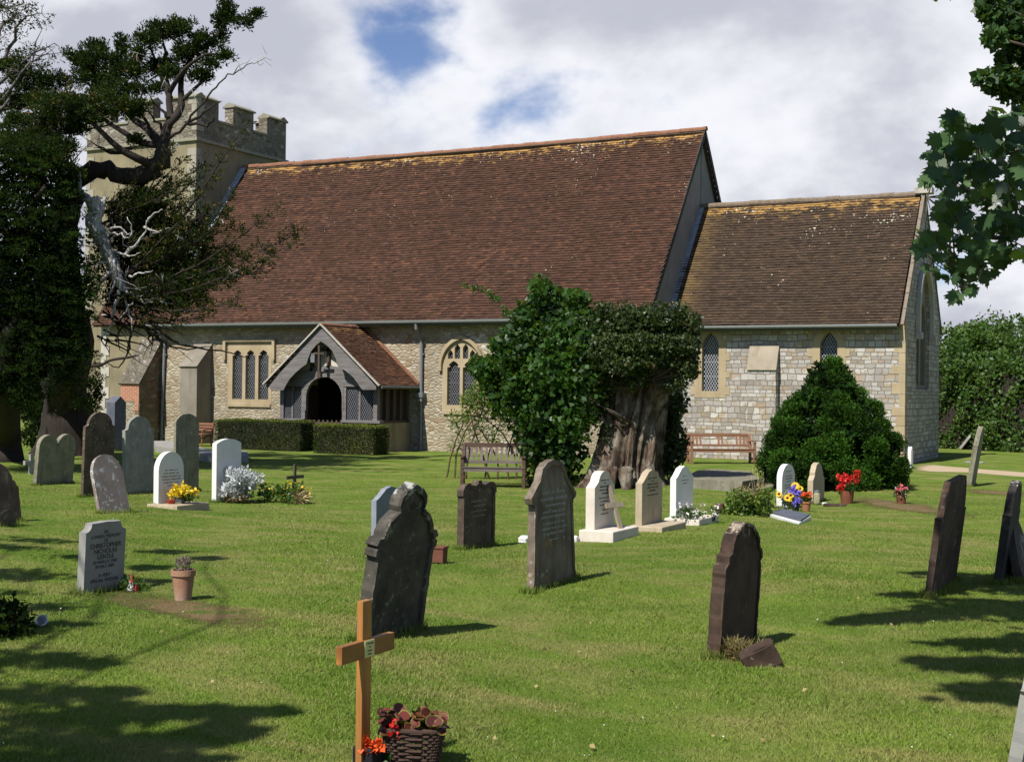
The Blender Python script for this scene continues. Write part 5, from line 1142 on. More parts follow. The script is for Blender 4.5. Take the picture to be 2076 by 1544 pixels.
# tall hedge behind the chancel on the right
H0, H1 = gp(1890, 908), gp(2076, 917.5)
ang = math.atan2(H1[1]-H0[1], H1[0]-H0[0]); Lh = float(np.hypot(*(H1-H0)[:2]))
def far_hedge(name, label, t0, t1, h, dep, off, lm, dens, cat='hedge', size=.12):
    a = H0+(H1-H0)*t0; b = H0+(H1-H0)*t1; L = float(np.hypot(*(b-a)[:2])); nrm = np.array([-math.sin(ang), math.cos(ang), 0])
    c = (a+b)/2+nrm*(off+dep/2); c[2] = g(c[0], c[1])
    o = empty(name, label, cat, c, rot=(0, 0, ang)); mb = MB(); mb.box((0, 0, h/2-.3), (L-.6, dep-.6, h-.5)); mb.build('inner_growth', mt_barkd, o)
    n = int(L*h*dens); P = np.stack([rng.uniform(-L/2, L/2, n), -dep/2+np.abs(rng.normal(0, .22, n)), rng.uniform(0, h, n)], 1)
    P[:, 1] += .22*np.sin(P[:, 0]*1.7+P[:, 2])+.12*np.sin(P[:, 0]*4.1-P[:, 2]*3)
    n2 = int(L*dep*dens*.6); Q = np.stack([rng.uniform(-L/2, L/2, n2), rng.uniform(-dep/2, dep/2, n2), h+rng.normal(0, .22, n2)], 1); Q[:, 2] += .35*np.sin(Q[:, 0]*1.3)+.28*np.sin(Q[:, 0]*3.3+Q[:, 1])
    P = np.concatenate([P, Q]); up = rng.normal(0, .5, P.shape)+np.array([0, -.3, .4]); up /= np.linalg.norm(up, axis=1, keepdims=True)
    V, k = leafcloud(P, size, 'quad', up=up, flat=.4, aspect=1.4, outward=np.tile([0, -1.0, .3], (len(P), 1)))
    cl = .5+.3*np.sin(P[:, 0]*2.2+P[:, 2]*1.4)*np.cos(P[:, 2]*2.6-P[:, 0])
    npmesh('foliage', V, k, lm, o, np.clip(cl*.8+rng.normal(0, .2, len(P)), 0, 1)); return o
far_hedge('tall_hedge', 'tall thick leafy hedge closing the lawn behind the chancel', -1.2, 3.2, 3.35, 1.6, 0, lf_hedge, 330, size=.14)
def roundtree(name, label, base, h, r, n, lm, lobes=16, size=.2, trunk=.25, z0=.35, group=None, tone=.5):
    T = Tree(name, label, 'tree', base, group); b = np.asarray(base)
    T.limb([b-np.array([0, 0, .3]), b+np.array([.1, 0, h*.3]), b+np.array([-.1, .1, h*.6])], [trunk, trunk*.7, trunk*.3])
    for k in range(lobes):
        e = rand_dirs(1)[0]; q = random.uniform(.3, .72); c = b+np.array([e[0]*r*q, e[1]*r*q, h*(z0+1)/2+e[2]*h*(1-z0)/2*.72]); s = random.uniform(.28, .46)*r
        T.limb([b+np.array([0, 0, h*.35]), (b+c)/2+np.array([0, 0, h*.2]), c], [trunk*.3, trunk*.18, .02], sub=2)
        T.clump(c, (s, s, s*.8), n//lobes, size, tone=tone+random.uniform(-.15, .15), shell=.45, upb=.2, flat=.25, aspect=1.3)
    return T.done(lm, mt_bark)
for (u, D, h, r, lb) in [(1935, 56, 5.2, 2.2, 'rounded leafy tree rising over the tall hedge next to the chancel'), (1990, 58, 5.0, 1.7, 'second leafy tree from the chancel rising over the tall hedge'), (2045, 60, 5.6, 2.6, 'broad leafy tree over the tall hedge at the right edge')]:
    P = dp(u, 800, D); P[2] = g(P[0], P[1]); roundtree('hedgerow_tree', lb, P, h, r, 5200, lf_hedge, size=.17, group='trees over the tall hedge')
for (u, D, h, r, lb) in [(-330, 70, 11, 6, 'leafy tree far behind the yew, left of the frame'), (-60, 75, 7.0, 4.5, 'low broad tree behind the yew and cypress'), (2330, 66, 7.5, 4, 'leafy tree beyond the right end of the tall hedge')]:
    P = dp(u, 800, D); P[2] = g(P[0], P[1]); roundtree('background_tree', lb, P, h, r, 5000, lf_far, size=.3)

# ---------------------------------------------------------------- sycamore on the right, hanging into the frame
mt_sbark = m_wood('sycamore_bark', (0.07, 0.06, 0.05), (0.17, 0.15, 0.12), .9, 3, 2)
def leaf_shape():
    pts = [(0, 0), (.10, .02), (.36, -.10), (.33, .05), (.50, .22), (.36, .27), (.52, .52), (.38, .52), (.40, .66), (.24, .60), (.16, .66), (.17, .82), (.07, .84), (0, 1.02)]
    return np.array(pts+[(-x, y) for x, y in pts[1:-1]][::-1])
LS = leaf_shape()
def sycleaves(P, size, dirs, nrm):
    n = len(P); dirs = dirs/np.linalg.norm(dirs, axis=1, keepdims=True); nrm = nrm-dirs*(nrm*dirs).sum(1, keepdims=True); nrm /= np.linalg.norm(nrm, axis=1, keepdims=True)
    s = np.cross(nrm, dirs); L = (size*rng.uniform(.6, 1.2, n))[:, None, None]
    cr_ = rng.uniform(.05, .45, n)[:, None]; curl = -(LS[None, :, 1]**2)*cr_-(np.abs(LS[None, :, 0])*rng.uniform(-.1, .5, n)[:, None])
    V = P[:, None]+L*(s[:, None]*LS[None, :, 0, None]+dirs[:, None]*LS[None, :, 1, None]+nrm[:, None]*curl[..., None])
    return V.reshape(-1, 3), len(LS)
bq = CAM+_rt*6.4+np.array([-math.sin(YAW), math.cos(YAW), 0])*5.0; bq[2] = g(bq[0], bq[1])
T = Tree('sycamore_tree', 'sycamore reaching a leafy branch of big lobed leaves into the right of the picture', 'tree', bq)
T.limb([bq-np.array([0, 0, .4]), bq+np.array([0, 0, 1.5]), bq+np.array([-.2, .1, 3.2]), bq+np.array([-.4, .2, 5.5]), bq+np.array([-.5, 0, 8])], [.42, .33, .27, .2, .08], 'trunk', 14, .05)
top_ = bq+np.array([-.2, .1, 3.2])
E1 = [top_, dp(2330, 330, 6.6), dp(2150, 445, 7.0), dp(2040, 482, 7.1), dp(1985, 470, 7.2), dp(1930, 440, 7.3), dp(1880, 400, 7.4)]
T.limb(E1, [.09, .05, .022, .014, .010, .007, .004])
E2 = [dp(2330, 330, 6.6), dp(2160, 330, 7.0), dp(2060, 310, 7.2), dp(1980, 290, 7.3), dp(1910, 290, 7.4)]; T.limb(E2, [.05, .025, .014, .009, .004])
E3 = [dp(2160, 400, 6.9), dp(2060, 400, 7.1), dp(1990, 395, 7.2), dp(1920, 370, 7.3)]; T.limb(E3, [.02, .012, .008, .004])
E4 = [dp(2040, 482, 7.1), dp(1980, 520, 7.1), dp(1940, 560, 7.1)]; T.limb(E4, [.012, .007, .004])
spots = [(1872, 330, 1), (1880, 350, 1), (1895, 290, 1), (1905, 320, 1), (1920, 255, 1), (1932, 275, 1), (1990, 245, 1.5), (1965, 290, 1.3), (2000, 300, 1.3), (2040, 290, 1.2), (1900, 375, 1), (1875, 375, .9), (1950, 330, 1.2), (1930, 350, 1), (1975, 350, 1.3), (2010, 350, 1.2), (2050, 340, 1.2), (1925, 400, 1.1), (1960, 400, 1.2), (1990, 390, 1), (2030, 400, 1), (1905, 440, 1.1), (1930, 450, 1.1), (1890, 470, 1), (1870, 480, 1), (1850, 500, .8), (1865, 510, 1), (1895, 520, 1), (1915, 490, 1.1), (1945, 500, 1.1), (1970, 470, 1), (1990, 500, .9), (2010, 520, .8), (1965, 530, 1), (1930, 545, 1), (1880, 555, 1), (1910, 560, .9), (1960, 560, .9), (1990, 555, .8), (1930, 600, .8), (1945, 585, .8), (2005, 450, 1), (2045, 440, 1), (2030, 470, .9), (1880, 440, .7), (1985, 430, 1), (2060, 380, 1), (2055, 260, 1), (2068, 300, 1.1), (2040, 520, .6)]
P = []; 
for u, v, s in spots:
    for _ in range(7): P.append((dp(u+24+random.uniform(-20, 20), v-8+random.uniform(-18, 14), 7.15+random.uniform(-.45, .45)), s*random.uniform(.6, 1.05)))
for _ in range(150): P.append((dp(random.uniform(2060, 2350), random.uniform(230, 520), 7.0+random.uniform(-.6, .6)), 1))
Pn = np.array([p for p, s in P]); sz_ = np.array([s for p, s in P])*.110
n = len(Pn); dirs = rng.normal(0, .6, (n, 3))-_rt*.4+np.array([0, 0, -.35])-np.array(fw)*.25; nn = rng.normal(0, .42, (n, 3))+np.array([0, 0, .55])-fw*.95-_rt*.15
V, k = sycleaves(Pn-np.zeros(3), sz_, dirs, nn); T.L[('crown', k)] = [(V-T.base, np.clip(rng.normal(.5, .25, n), 0, 1))]
ends = [np.asarray(q) for q in E1[1:]+E2[1:]+E3[1:]+E4[1:]]
for i in range(0, n, 2):
    j = int(np.argmin([np.linalg.norm(e-Pn[i]) for e in ends])); e = ends[j]
    if np.linalg.norm(e-Pn[i]) < 1.2: T.w['trunk'].tube([T.pt(e), T.pt((e+Pn[i])/2+np.array([0, 0, -.02])), T.pt(Pn[i])], [.004, .003, .002], 4)
# overhead boughs whose shade falls across the lawn at the right
def canopy(T, targets, h0, h1, nper, size, rad, lobed=True, upto=None):
    Ps = []
    for (u, v, r) in targets:
        for _ in range(3):
            h = random.uniform(h0, h1); gpt = gp(u+random.uniform(-8, 8), v+random.uniform(-3, 3)); c = gpt+sd*(h/sd[2]); q, d = clump_pts((0, 0, 0), (r*1.25, r*.5, r*.15), nper//6, .05); q = np.stack([q[:, 0]*math.cos(YAW)-q[:, 1]*math.sin(YAW), q[:, 0]*math.sin(YAW)+q[:, 1]*math.cos(YAW), q[:, 2]], 1)*random.uniform(.7, 1.2)+c
            Ps.append(q)
            a = T.sk[random.randrange(len(T.sk))][0]
        T.limb([upto, (upto+c)/2+np.array([0, 0, .3])+rng.normal(0, .35, 3), c], [.022, .014, .006], sub=3, wob=.06)
    Q = np.concatenate(Ps); Q = Q[~inframe(Q, 40)]; n = len(Q)
    if lobed:
        V, k = sycleaves(Q, np.full(n, size), rng.normal(0, .6, (n, 3)), rng.normal(0, .35, (n, 3))+np.array([0, 0, 1.0])); T.L.setdefault(('crown', k), []).append((V-T.base, rng.uniform(0, 1, n)))
    else:
        T.leaves(Q, size, rng.uniform(0, 1, n), flat=.2)
canopy(T, [(1905, 1162, .22), (1975, 1168, .35), (2050, 1180, .45), (1765, 1256, .22), (1820, 1252, .32), (1890, 1244, .38), (1960, 1236, .42), (2030, 1225, .5), (2090, 1250, .5), (1840, 1205, .16), (1990, 1300, .2), (2060, 1310, .3), (1960, 1345, .22), (2020, 1345, .3), (2080, 1350, .4), (1990, 1395, .15), (2060, 1410, .28), (2140, 1200, .6), (2160, 1300, .6), (2200, 1400, .6), (2260, 1180, .7)], 5.6, 6.6, 230, .16, .4, True, bq+np.array([-.4, .2, 5.0]))
for k in range(16):
    e = rand_dirs(1)[0]; c = bq+np.array([e[0]*2.6, e[1]*2.6, 7+e[2]*1.6])+_rt*1.0
    q, d = clump_pts(c, (1.0, 1.0, .6), 130, .2); q = q[~inframe(q, 60)]
    if len(q): V, kk = sycleaves(q, np.full(len(q), .17), rng.normal(0, .6, (len(q), 3)), rng.normal(0, .35, (len(q), 3))+np.array([0, 0, 1.0])); T.L[('crown', kk)].append((V-T.base, rng.uniform(0, 1, len(q))))
T.done(lf_syc, mt_sbark)

# larger tree farther back whose lower foliage shows in the top right corner
P = dp(2420, 800, 19); P[2] = g(P[0], P[1])
T = Tree('lime_tree', 'big leafy tree whose dark lower foliage hangs in the top right corner', 'tree', P)
T.limb([P-np.array([0, 0, .4]), P+np.array([0, 0, 3]), P+np.array([.2, 0, 7]), P+np.array([0, 0, 11])], [.5, .4, .3, .12], 'trunk', 12)
q4 = lambda u, v, d=0: dp(u, v, 18.5+d)
for (u, v, a, b, n, q) in [(2010, 20, 26, 26, 330, 0), (2040, 60, 40, 34, 600, .2), (2075, 30, 60, 60, 900, .5), (2015, 75, 18, 16, 150, -.2), (2000, 158, 22, 12, 220, -.2), (2035, 165, 36, 24, 560, 0), (2065, 180, 40, 26, 520, .2), (2060, 120, 40, 30, 520, .4), (2000, 0, 16, 12, 150, 0), (2120, 100, 60, 80, 1400, .3), (2180, 20, 80, 90, 1800, 0), (2066, 240, 14, 14, 60, 0)]:
    px = 18.5/F; c = q4(u, v, q); T.clump(c, (a*px, a*px, b*px), int(n*1.3), .105, tone=.4, shell=.1, upb=-.3, flat=.2, aspect=1.15); T.limb([P+np.array([0, 0, 5.5]), (P+c)/2+np.array([0, 0, 3]), c], [.1, .05, .01], sub=3)
for k in range(34):
    e = rand_dirs(1)[0]; c = P+np.array([e[0]*2.7, e[1]*2.7, 9+e[2]*3.0])
    T.clump(c, (1.2, 1.2, .9), 420, .2, tone=.4, shell=.3, filt=lambda q: ~inframe(q, 10), aspect=1.2)
T.done(lf_syc, mt_bark)

# tree beside the viewer on the left: only its dappled shade reaches the picture
bl = CAM-_rt*5.6+np.array([-math.sin(YAW), math.cos(YAW), 0])*1.0; bl[2] = g(bl[0], bl[1])
T = Tree('shade_tree', 'tree standing left of the viewpoint that dapples the lawn with shade', 'tree', bl)
T.limb([bl-np.array([0, 0, .4]), bl+np.array([0, 0, 2.5]), bl+np.array([.2, .2, 5]), bl+np.array([.3, .5, 8])], [.4, .3, .22, .08], 'trunk', 12)
canopy(T, [(20, 1110, .3), (90, 1095, .35), (0, 1160, .4), (70, 1170, .3), (180, 1130, .22), (340, 1118, .22), (300, 1150, .16), (420, 1132, .14), (290, 1175, .2), (60, 1230, .35), (10, 1275, .4), (110, 1265, .2), (60, 1330, .4), (150, 1345, .25), (20, 1400, .4), (110, 1415, .35), (230, 1400, .16), (60, 1470, .4), (180, 1455, .3), (300, 1440, .26), (420, 1447, .22), (520, 1442, .15), (120, 1510, .35), (260, 1505, .3), (400, 1500, .2), (30, 1540, .4), (200, 1560, .4), (-60, 1200, .7), (-100, 1350, .7), (-120, 1500, .7), (-40, 1060, .5), (340, 1540, .22), (480, 1480, .1)], 5.0, 6.4, 165, .125, .4, True, bl+np.array([.2, .2, 5]))
T.done(lf_syc, mt_bark)

# ---------------------------------------------------------------- gravestones
ms_grey = m_stone('grey_stone', (0.22, 0.21, 0.18), (0.31, 0.30, 0.26), (0.42, 0.41, 0.35), .5, 8, .35, stam=.35)
ms_greyb = m_stone('green_grey_stone', (0.17, 0.16, 0.12), (0.26, 0.24, 0.17), (0.34, 0.32, 0.20), .5, 8, .25, stam=.5)
ms_brown = m_stone('brown_stone', (0.065, 0.045, 0.032), (0.135, 0.10, 0.07), (0.30, 0.27, 0.18), .35, 7, .25, stam=.6)
ms_dark = m_stone('dark_stone', (0.035, 0.029, 0.025), (0.095, 0.078, 0.066), (0.40, 0.38, 0.33), .52, 5, .22, stam=.6)
ms_darkbr = m_stone('dark_brown_stone', (0.040, 0.024, 0.017), (0.105, 0.066, 0.045), (0.46, 0.40, 0.31), .38, 7, .12, stam=.7)
ms_g28 = m_stone('crusted_brown_stone', (0.040, 0.024, 0.017), (0.105, 0.066, 0.045), (0.46, 0.40, 0.31), .15, 7, .08, stam=.7, top=(.50, .86, (0.42, 0.36, 0.27), .9))
ms_g14 = m_stone('crusted_dark_stone', (0.040, 0.036, 0.029), (0.115, 0.103, 0.083), (0.27, 0.27, 0.21), .55, 6, .1, stam=.6, top=(.62, 1.08, (0.46, 0.47, 0.44), .8))
ms_g24 = m_stone('white_tipped_stone', (0.025, 0.022, 0.020), (0.07, 0.062, 0.055), (0.40, 0.38, 0.33), .3, 6, .1, stam=.6, top=(.70, .95, (0.55, 0.55, 0.52), .95))
ms_lich = m_stone('lichened_stone', (0.22, 0.17, 0.145), (0.30, 0.26, 0.24), (0.64, 0.65, 0.62), .66, 9, 1.0, stam=.1)
ms_white = m_stone('white_stone', (0.70, 0.69, 0.66), (0.76, 0.75, 0.73), (0.6, 0.6, 0.56), .1, 10, .05, .7, (0.5, 0.49, 0.45), .15)
ms_cream = m_stone('cream_stone', (0.62, 0.55, 0.46), (0.70, 0.63, 0.54), (0.55, 0.50, 0.42), .2, 20, .1, .8, (0.45, 0.38, 0.3), .25)
ms_buff = m_stone('buff_stone', (0.40, 0.33, 0.22), (0.48, 0.40, 0.28), (0.30, 0.24, 0.15), .45, 22, .1, .85, (0.24, 0.18, 0.11), .4)
ms_pale = m_stone('pale_grey_stone', (0.27, 0.265, 0.24), (0.33, 0.32, 0.30), (0.5, 0.49, 0.45), .25, 14, .15, .85, (0.22, 0.2, 0.17), .3)
ms_blue = m_stone('blue_grey_stone', (0.20, 0.22, 0.26), (0.27, 0.29, 0.33), (0.4, 0.42, 0.44), .2, 10, .1, .75, (0.12, 0.12, 0.14), .3)
ms_slate = m_stone('slate_stone', (0.09, 0.10, 0.13), (0.13, 0.14, 0.17), (0.2, 0.2, 0.22), .2, 8, .1, .6)
ms_iron = m_stone('ironstained_stone', (0.12, 0.09, 0.065), (0.25, 0.21, 0.16), (0.36, 0.22, 0.06), .45, 6, .35, stam=.7, stain=(0.07, 0.04, 0.02))
mt_ink = m_plain('dark_lettering', (0.075, 0.068, 0.06), .8, .2, 30, 0)
mt_inkp = m_plain('faded_lettering', (0.24, 0.21, 0.18), .8, .2, 30, 0)
mt_inkl = m_plain('pale_lettering', (0.34, 0.32, 0.29), .8, .2, 30, 0)

def arcp(cx_, cz_, rx, rz, a0, a1, n=12):
    return [(cx_+rx*math.cos(a0+(a1-a0)*i/n), cz_+rz*math.sin(a0+(a1-a0)*i/n)) for i in range(n+1)]
def profile(kind, w, h):
    a = w/2; P = [(-a, 0), (a, 0)]; pi = math.pi
    if kind == 'round': P += arcp(0, h-a, a, a, 0, pi, 16)
    elif kind == 'low': P += arcp(0, h-a*.62, a, a*.62, 0, pi, 16)
    elif kind == 'segment': r = a*2.2; s = math.asin(a/r); P += arcp(0, h-r, r, r, pi/2-s, pi/2+s, 10)
    elif kind == 'shoulder': P += [(a, h-a*.95), (a*.93, h-a*.88)]+[(a*.86, h-a*.72)]+arcp(0, h-a*.8, a*.78, a*.8, .12, pi-.12, 14)+[(-a*.86, h-a*.72), (-a*.93, h-a*.88), (-a, h-a*.95)]
    elif kind == 'round_sh': P += [(a, h-a*.7), (a*.86, h-a*.66)]+arcp(0, h-a*.68, a*.80, a*.68, .08, pi-.08, 14)+[(-a*.86, h-a*.66), (-a, h-a*.7)]
    elif kind == 'double': P += arcp(a*.5, h-a*.5, a*.5, a*.5, 0, pi*.86, 10)+[(0, h-a*.48)]+arcp(-a*.5, h-a*.5, a*.5, a*.5, pi*.14, pi, 10)
    elif kind == 'gable': P += [(a*.94, h-a*.75), (0, h), (-a*.94, h-a*.75)]
    elif kind == 'notch': P += [(a, h-a*.34)]+arcp(a*.98, h-a*.02, a*.26, a*.3, -pi/2, -pi, 6)[1:]+[(a*.66, h-a*.02), (0, h), (-a*.66, h-a*.02)]+arcp(-a*.98, h-a*.02, a*.26, a*.3, 0, -pi/2, 6)[:-1]+[(-a, h-a*.34)]
    elif kind == 'hump': P += [(a, h-a*.62), (a*.78, h-a*.50)]+arcp(0, h-a*.62, a*.66, a*.62, .35, pi-.35, 12)+[(-a*.78, h-a*.50), (-a, h-a*.62)]
    elif kind == 'ogee': P += [(a, h-a*.45), (a*.85, h-a*.40), (a*.62, h-a*.26), (a*.35, h-a*.08), (0, h), (-a*.35, h-a*.08), (-a*.62, h-a*.26), (-a*.85, h-a*.40), (-a, h-a*.45)]
    elif kind == 'gothic': q = min(a*1.55, h*.30); g_ = gothic(-a*.86, a*.86, 0, h-q, h, 10)[2:]; P += [(a, h-q*1.12), (a*1.03, h-q*1.05), (a*.88, h-q*1.02)]+g_[1:-1]+[(-a*.88, h-q*1.02), (-a*1.03, h-q*1.05), (-a, h-q*1.12)]
    elif kind == 'trefoil':
        P += [(a*.97, h*.55), (a*1.06, h*.56), (a*1.06, h*.60), (a*.98, h*.615), (a*1.07, h*.63), (a*1.0, h*.67), (a*.86, h*.675), (a*.84, h*.71), (a*.72, h*.77), (a*.50, h*.815), (a*.43, h*.83)]+[(a*.47, h*.87), (a*.43, h*.915), (a*.28, h*.965), (0, h), (-a*.28, h*.965), (-a*.43, h*.915), (-a*.47, h*.87)]+[(-a*.43, h*.83), (-a*.50, h*.815), (-a*.72, h*.77), (-a*.84, h*.71), (-a*.86, h*.675), (-a*1.0, h*.67), (-a*1.07, h*.63), (-a*.98, h*.615), (-a*1.06, h*.60), (-a*1.06, h*.56), (-a*.97, h*.55)]
    elif kind == 'spire':   # tall pointed top on projecting shoulders, body flaring towards the ground
        P = [(-a*1.12, 0), (a*1.12, 0), (a*.93, h*.10), (a*.86, h*.66), (a*.98, h*.67), (a*1.04, h*.71), (a*.62, h*.84)]+[(a*.58, h*.88), (a*.50, h*.93), (a*.3, h*.975), (0, h), (-a*.3, h*.975), (-a*.50, h*.93), (-a*.58, h*.88)]+[(-a*.62, h*.84), (-a*1.04, h*.71), (-a*.98, h*.67), (-a*.86, h*.66), (-a*.93, h*.10)]
    elif kind == 'bracket': P += [(a, h*.78), (a*1.06, h*.80), (a*1.06, h*.88), (a*.92, h*.95), (a*.7, h*.965), (a*.3, h*.93), (a*.12, h*.95), (a*.1, h), (-a*.1, h), (-a*.12, h*.95), (-a*.3, h*.93), (-a*.7, h*.965), (-a*.92, h*.95), (-a*1.06, h*.88), (-a*1.06, h*.80), (-a, h*.78)]
    elif kind == 'step': P += [(a, h-a*.75), (a*.7, h-a*.55), (a*.7, h-a*.42), (a*.4, h-a*.1), (0, h), (-a*.4, h-a*.1), (-a*.7, h-a*.42), (-a*.7, h-a*.55), (-a, h-a*.75)]
    elif kind == 'worn': P += [(a, h*.62), (a*.93, h*.66), (a*1.04, h*.69), (a*.98, h*.76), (a*.86, h*.77), (a*.80, h*.84), (a*.66, h*.90), (a*.42, h*.96), (a*.15, h*.995), (0, h), (-a*.25, h*.985), (-a*.50, h*.93), (-a*.66, h*.86), (-a*.70, h*.79), (-a*.86, h*.77), (-a*.84, h*.72), (-a, h*.69)]
    elif kind == 'flat': P += [(a, h), (-a, h)]
    return P
def resample(P, step, jit):
    out = []
    for i in range(len(P)):
        a, b = P[i], P[(i+1) % len(P)]; d = math.hypot(b[0]-a[0], b[1]-a[1]); k = max(1, int(d/step))
        for j in range(k):
            t = j/k; out.append((a[0]+(b[0]-a[0])*t+random.uniform(-jit, jit), a[1]+(b[1]-a[1])*t+random.uniform(-jit, jit)))
    return out
def marks(mb, rows, x, ink_h):
    """rows of small illegible cut letters: (z, width, height)"""
    for z, wd, hh in rows:
        y = -wd/2
        while y < wd/2:
            lw = hh*random.uniform(.35, .7)
            if random.random() < .86:
                mb.box((x, y+lw/2, z+random.uniform(-.1, .1)*hh), (.002, lw*.62, hh*random.uniform(.55, 1)))
            y += lw*1.12
    return mb
def text_mesh(name, s, size, mat, parent, loc, rot, ext=.0012, align='CENTER', bold=0.0):
    cu = bpy.data.curves.new(name, 'FONT'); cu.body = s; cu.size = size; cu.align_x = align; cu.extrude = ext; cu.offset = bold; cu.space_line = .95
    to = bpy.data.objects.new('tmp', cu); COL.objects.link(to); dg = bpy.context.evaluated_depsgraph_get(); me = bpy.data.meshes.new_from_object(to.evaluated_get(dg)); bpy.data.objects.remove(to)
    return link(name, me, mat, parent, loc, rot)
def bisect(fn, lo, hi, target, it=28):
    a = fn(lo)
    inc = fn(hi) > a
    for _ in range(it):
        m_ = (lo+hi)/2
        if (fn(m_) < target) == inc: lo = m_
        else: hi = m_
    return (lo+hi)/2
STONES = {}
def stone(key, name, label, cat, xl, xs, xr, yb, yt, kind, mat, lean=0, leann=0, yaw=0, plinth=None, jit=.002, step=.05, bevel=.008, group=None, rows=None, ink=None, panel=None, w=None, t=None, forcechild=False, off=0.0):
    pl = plinth['h'] if plinth else 0.0; off = off+pl
    se = gp(xs, yb, off); ya = R(yaw)
    ex, ey = np.array([math.cos(ya), math.sin(ya), 0]), np.array([-math.sin(ya), math.cos(ya), 0])
    w = w or bisect(lambda q: proj(se+ey*q)[0], .02, 2.2, xr); t = t or bisect(lambda q: -proj(se-ex*q)[0], .02, .8, -xl)
    w = min(max(w, .15), 1.5); t = min(max(t, .05), .35)
    c = se-ex*t/2+ey*w/2; c[2] = g(c[0], c[1])
    Rm = Euler((R(-leann), R(lean), ya)).to_matrix()
    h = bisect(lambda q: -proj(c+np.array([0, 0, pl])+np.array(Rm @ Vector((0, 0, q))))[1], .1, 3, -yt)
    STONES[key] = (c, w, t, h, depth(c))
    parts = plinth or rows or panel or forcechild
    bury = .12 if not plinth else 0
    P = profile(kind, w, h); P = [(a, (b if b > .001 else -bury)) for a, b in P]; P = resample(P, step, jit)
    mb = MB(); mb.prism(P, [], -t/2, t/2, lambda a, b, d: (d, a, b))
    rot = (R(-leann), R(lean), ya)
    if not parts:
        o = mb.build(name, mat, None, bevel=bevel, loc=c, rot=rot); tagp(o, label, cat, group); return o
    root = empty(name, label, cat, c, group=group)
    slab = mb.build('slab', mat, root, bevel=bevel, loc=(0, 0, pl), rot=rot)
    if panel:       # raised moulding following the outline
        s_, th = panel; zc = h*.5; Q = [(a*s_, zc+(b-zc)*(1-(1-s_)*w/h)) for a, b in P]
        mb = MB(); mb.prism(P, [Q[::1]], t/2-.001, t/2+th, lambda a, b, d: (d, a, b)); mb.build('moulding', mat, slab, bevel=.006)
    if rows:
        mb = marks(MB(), [(z*h, ww*w, hh*h) for z, ww, hh in rows], t/2+.0012, 0); mb.build('inscription', ink or mt_ink, slab)
    if plinth:
        m_ = plinth; mb = MB(); fr = m_.get('front', .1); sd_ = m_.get('side', .05); bk = m_.get('back', .05)
        mb.box(((fr-bk)/2, 0, pl/2-.06), (t+fr+bk, w+2*sd_, pl+.12)); p_ = mb.build('plinth', m_.get('mat', mat), root, bevel=.012, rot=(0, 0, ya))
    return root
rowsA = [(.84, .42, .022), (.79, .12, .02), (.73, .52, .030), (.67, .52, .030), (.61, .32, .030), (.53, .58, .022), (.47, .45, .022), (.41, .5, .022), (.32, .25, .02), (.25, .40, .02)]
S = stone
S('g1', 'headstone', 'broad brown headstone tilted left, cut off by the left edge of the picture', 'headstone', -60, -46, 44, 1060, 938, 'shoulder', ms_brown, lean=-9, t=.12, jit=.004)
S('g1b', 'footstone', 'little rounded stone in front of the tilted brown headstone at the left edge', 'footstone', -10, 0, 34, 1068, 1034, 'low', ms_brown, lean=-4)
S('g2', 'headstone', 'twin-lobed grey-green headstone leaning right, between a small cross and a tall brown stone', 'headstone', 66, 73, 147, 984, 880, 'double', ms_greyb, lean=6, jit=.003)
S('g3', 'headstone', 'tall dark brown headstone with shoulders, partly hidden by the lichen-spotted leaning stone', 'headstone', 163, 168, 228, 1008, 835, 'round_sh', ms_brown, lean=2, jit=.004)
S('g4', 'headstone', 'tall plain pale grey headstone with a round top on small shoulders', 'headstone', 248, 254, 312, 1002, 843, 'round_sh', ms_grey, lean=-1, jit=.003)
S('g5', 'headstone', 'tall slim grey-green round-topped headstone behind the small white one with yellow flowers', 'headstone', 352, 356, 403, 994, 838, 'low', ms_greyb, lean=-.5, jit=.004)
S('g6', 'headstone', 'pinkish grey headstone covered in white lichen spots, leaning far left', 'headstone', 200, 204, 264, 1041, 921, 'round', ms_lich, lean=-15, jit=.003)
S('g7', 'headstone', 'small white round-topped headstone on a stone base with yellow flowers', 'headstone', 311, 321, 372, 1018, 915, 'round', ms_white, plinth=dict(h=.07, front=.42, side=.08, back=.05, mat=ms_buff), rows=[(.64, .5, .03), (.58, .6, .03), (.52, .75, .035), (.46, .75, .035), (.40, .6, .03), (.34, .3, .03)], ink=mt_inkp, jit=0)
S('g8', 'headstone', 'plain bright white headstone with a gently curved top beside a silver-leaved plant', 'headstone', 429, 438, 488, 1019, 889, 'segment', ms_white, jit=0)
S('g9', 'headstone', 'dark slate pointed memorial standing by the brick-patched buttress', 'headstone', 208, 231, 255, 915, 803, 'gable', ms_slate, t=.5, jit=0)
S('g12', 'headstone', 'small pale grey headstone with hollow corners and black lettering, foreground left', 'headstone', 155, 169, 250, 1206, 1056, 'notch', ms_pale, lean=2.5, jit=.001, forcechild=True)
S('g13', 'headstone', 'pale blue-grey headstone half hidden behind the big dark gothic stone', 'headstone', 752, 762, 822, 1108, 985, 'ogee', ms_blue, jit=0)
S('g14', 'headstone', 'big dark gothic headstone with a raised border, leaning right behind the wooden cross', 'headstone', 716, 735, 852, 1300, 978, 'trefoil', ms_g14, lean=9, jit=.004, panel=(.87, .02), step=.04, rows=[(.60, .5, .02), (.55, .55, .02), (.50, .4, .02), (.45, .5, .02), (.40, .35, .02)], ink=m_plain('worn_lettering', (.10, .085, .07), .9, .3, 30, 0))
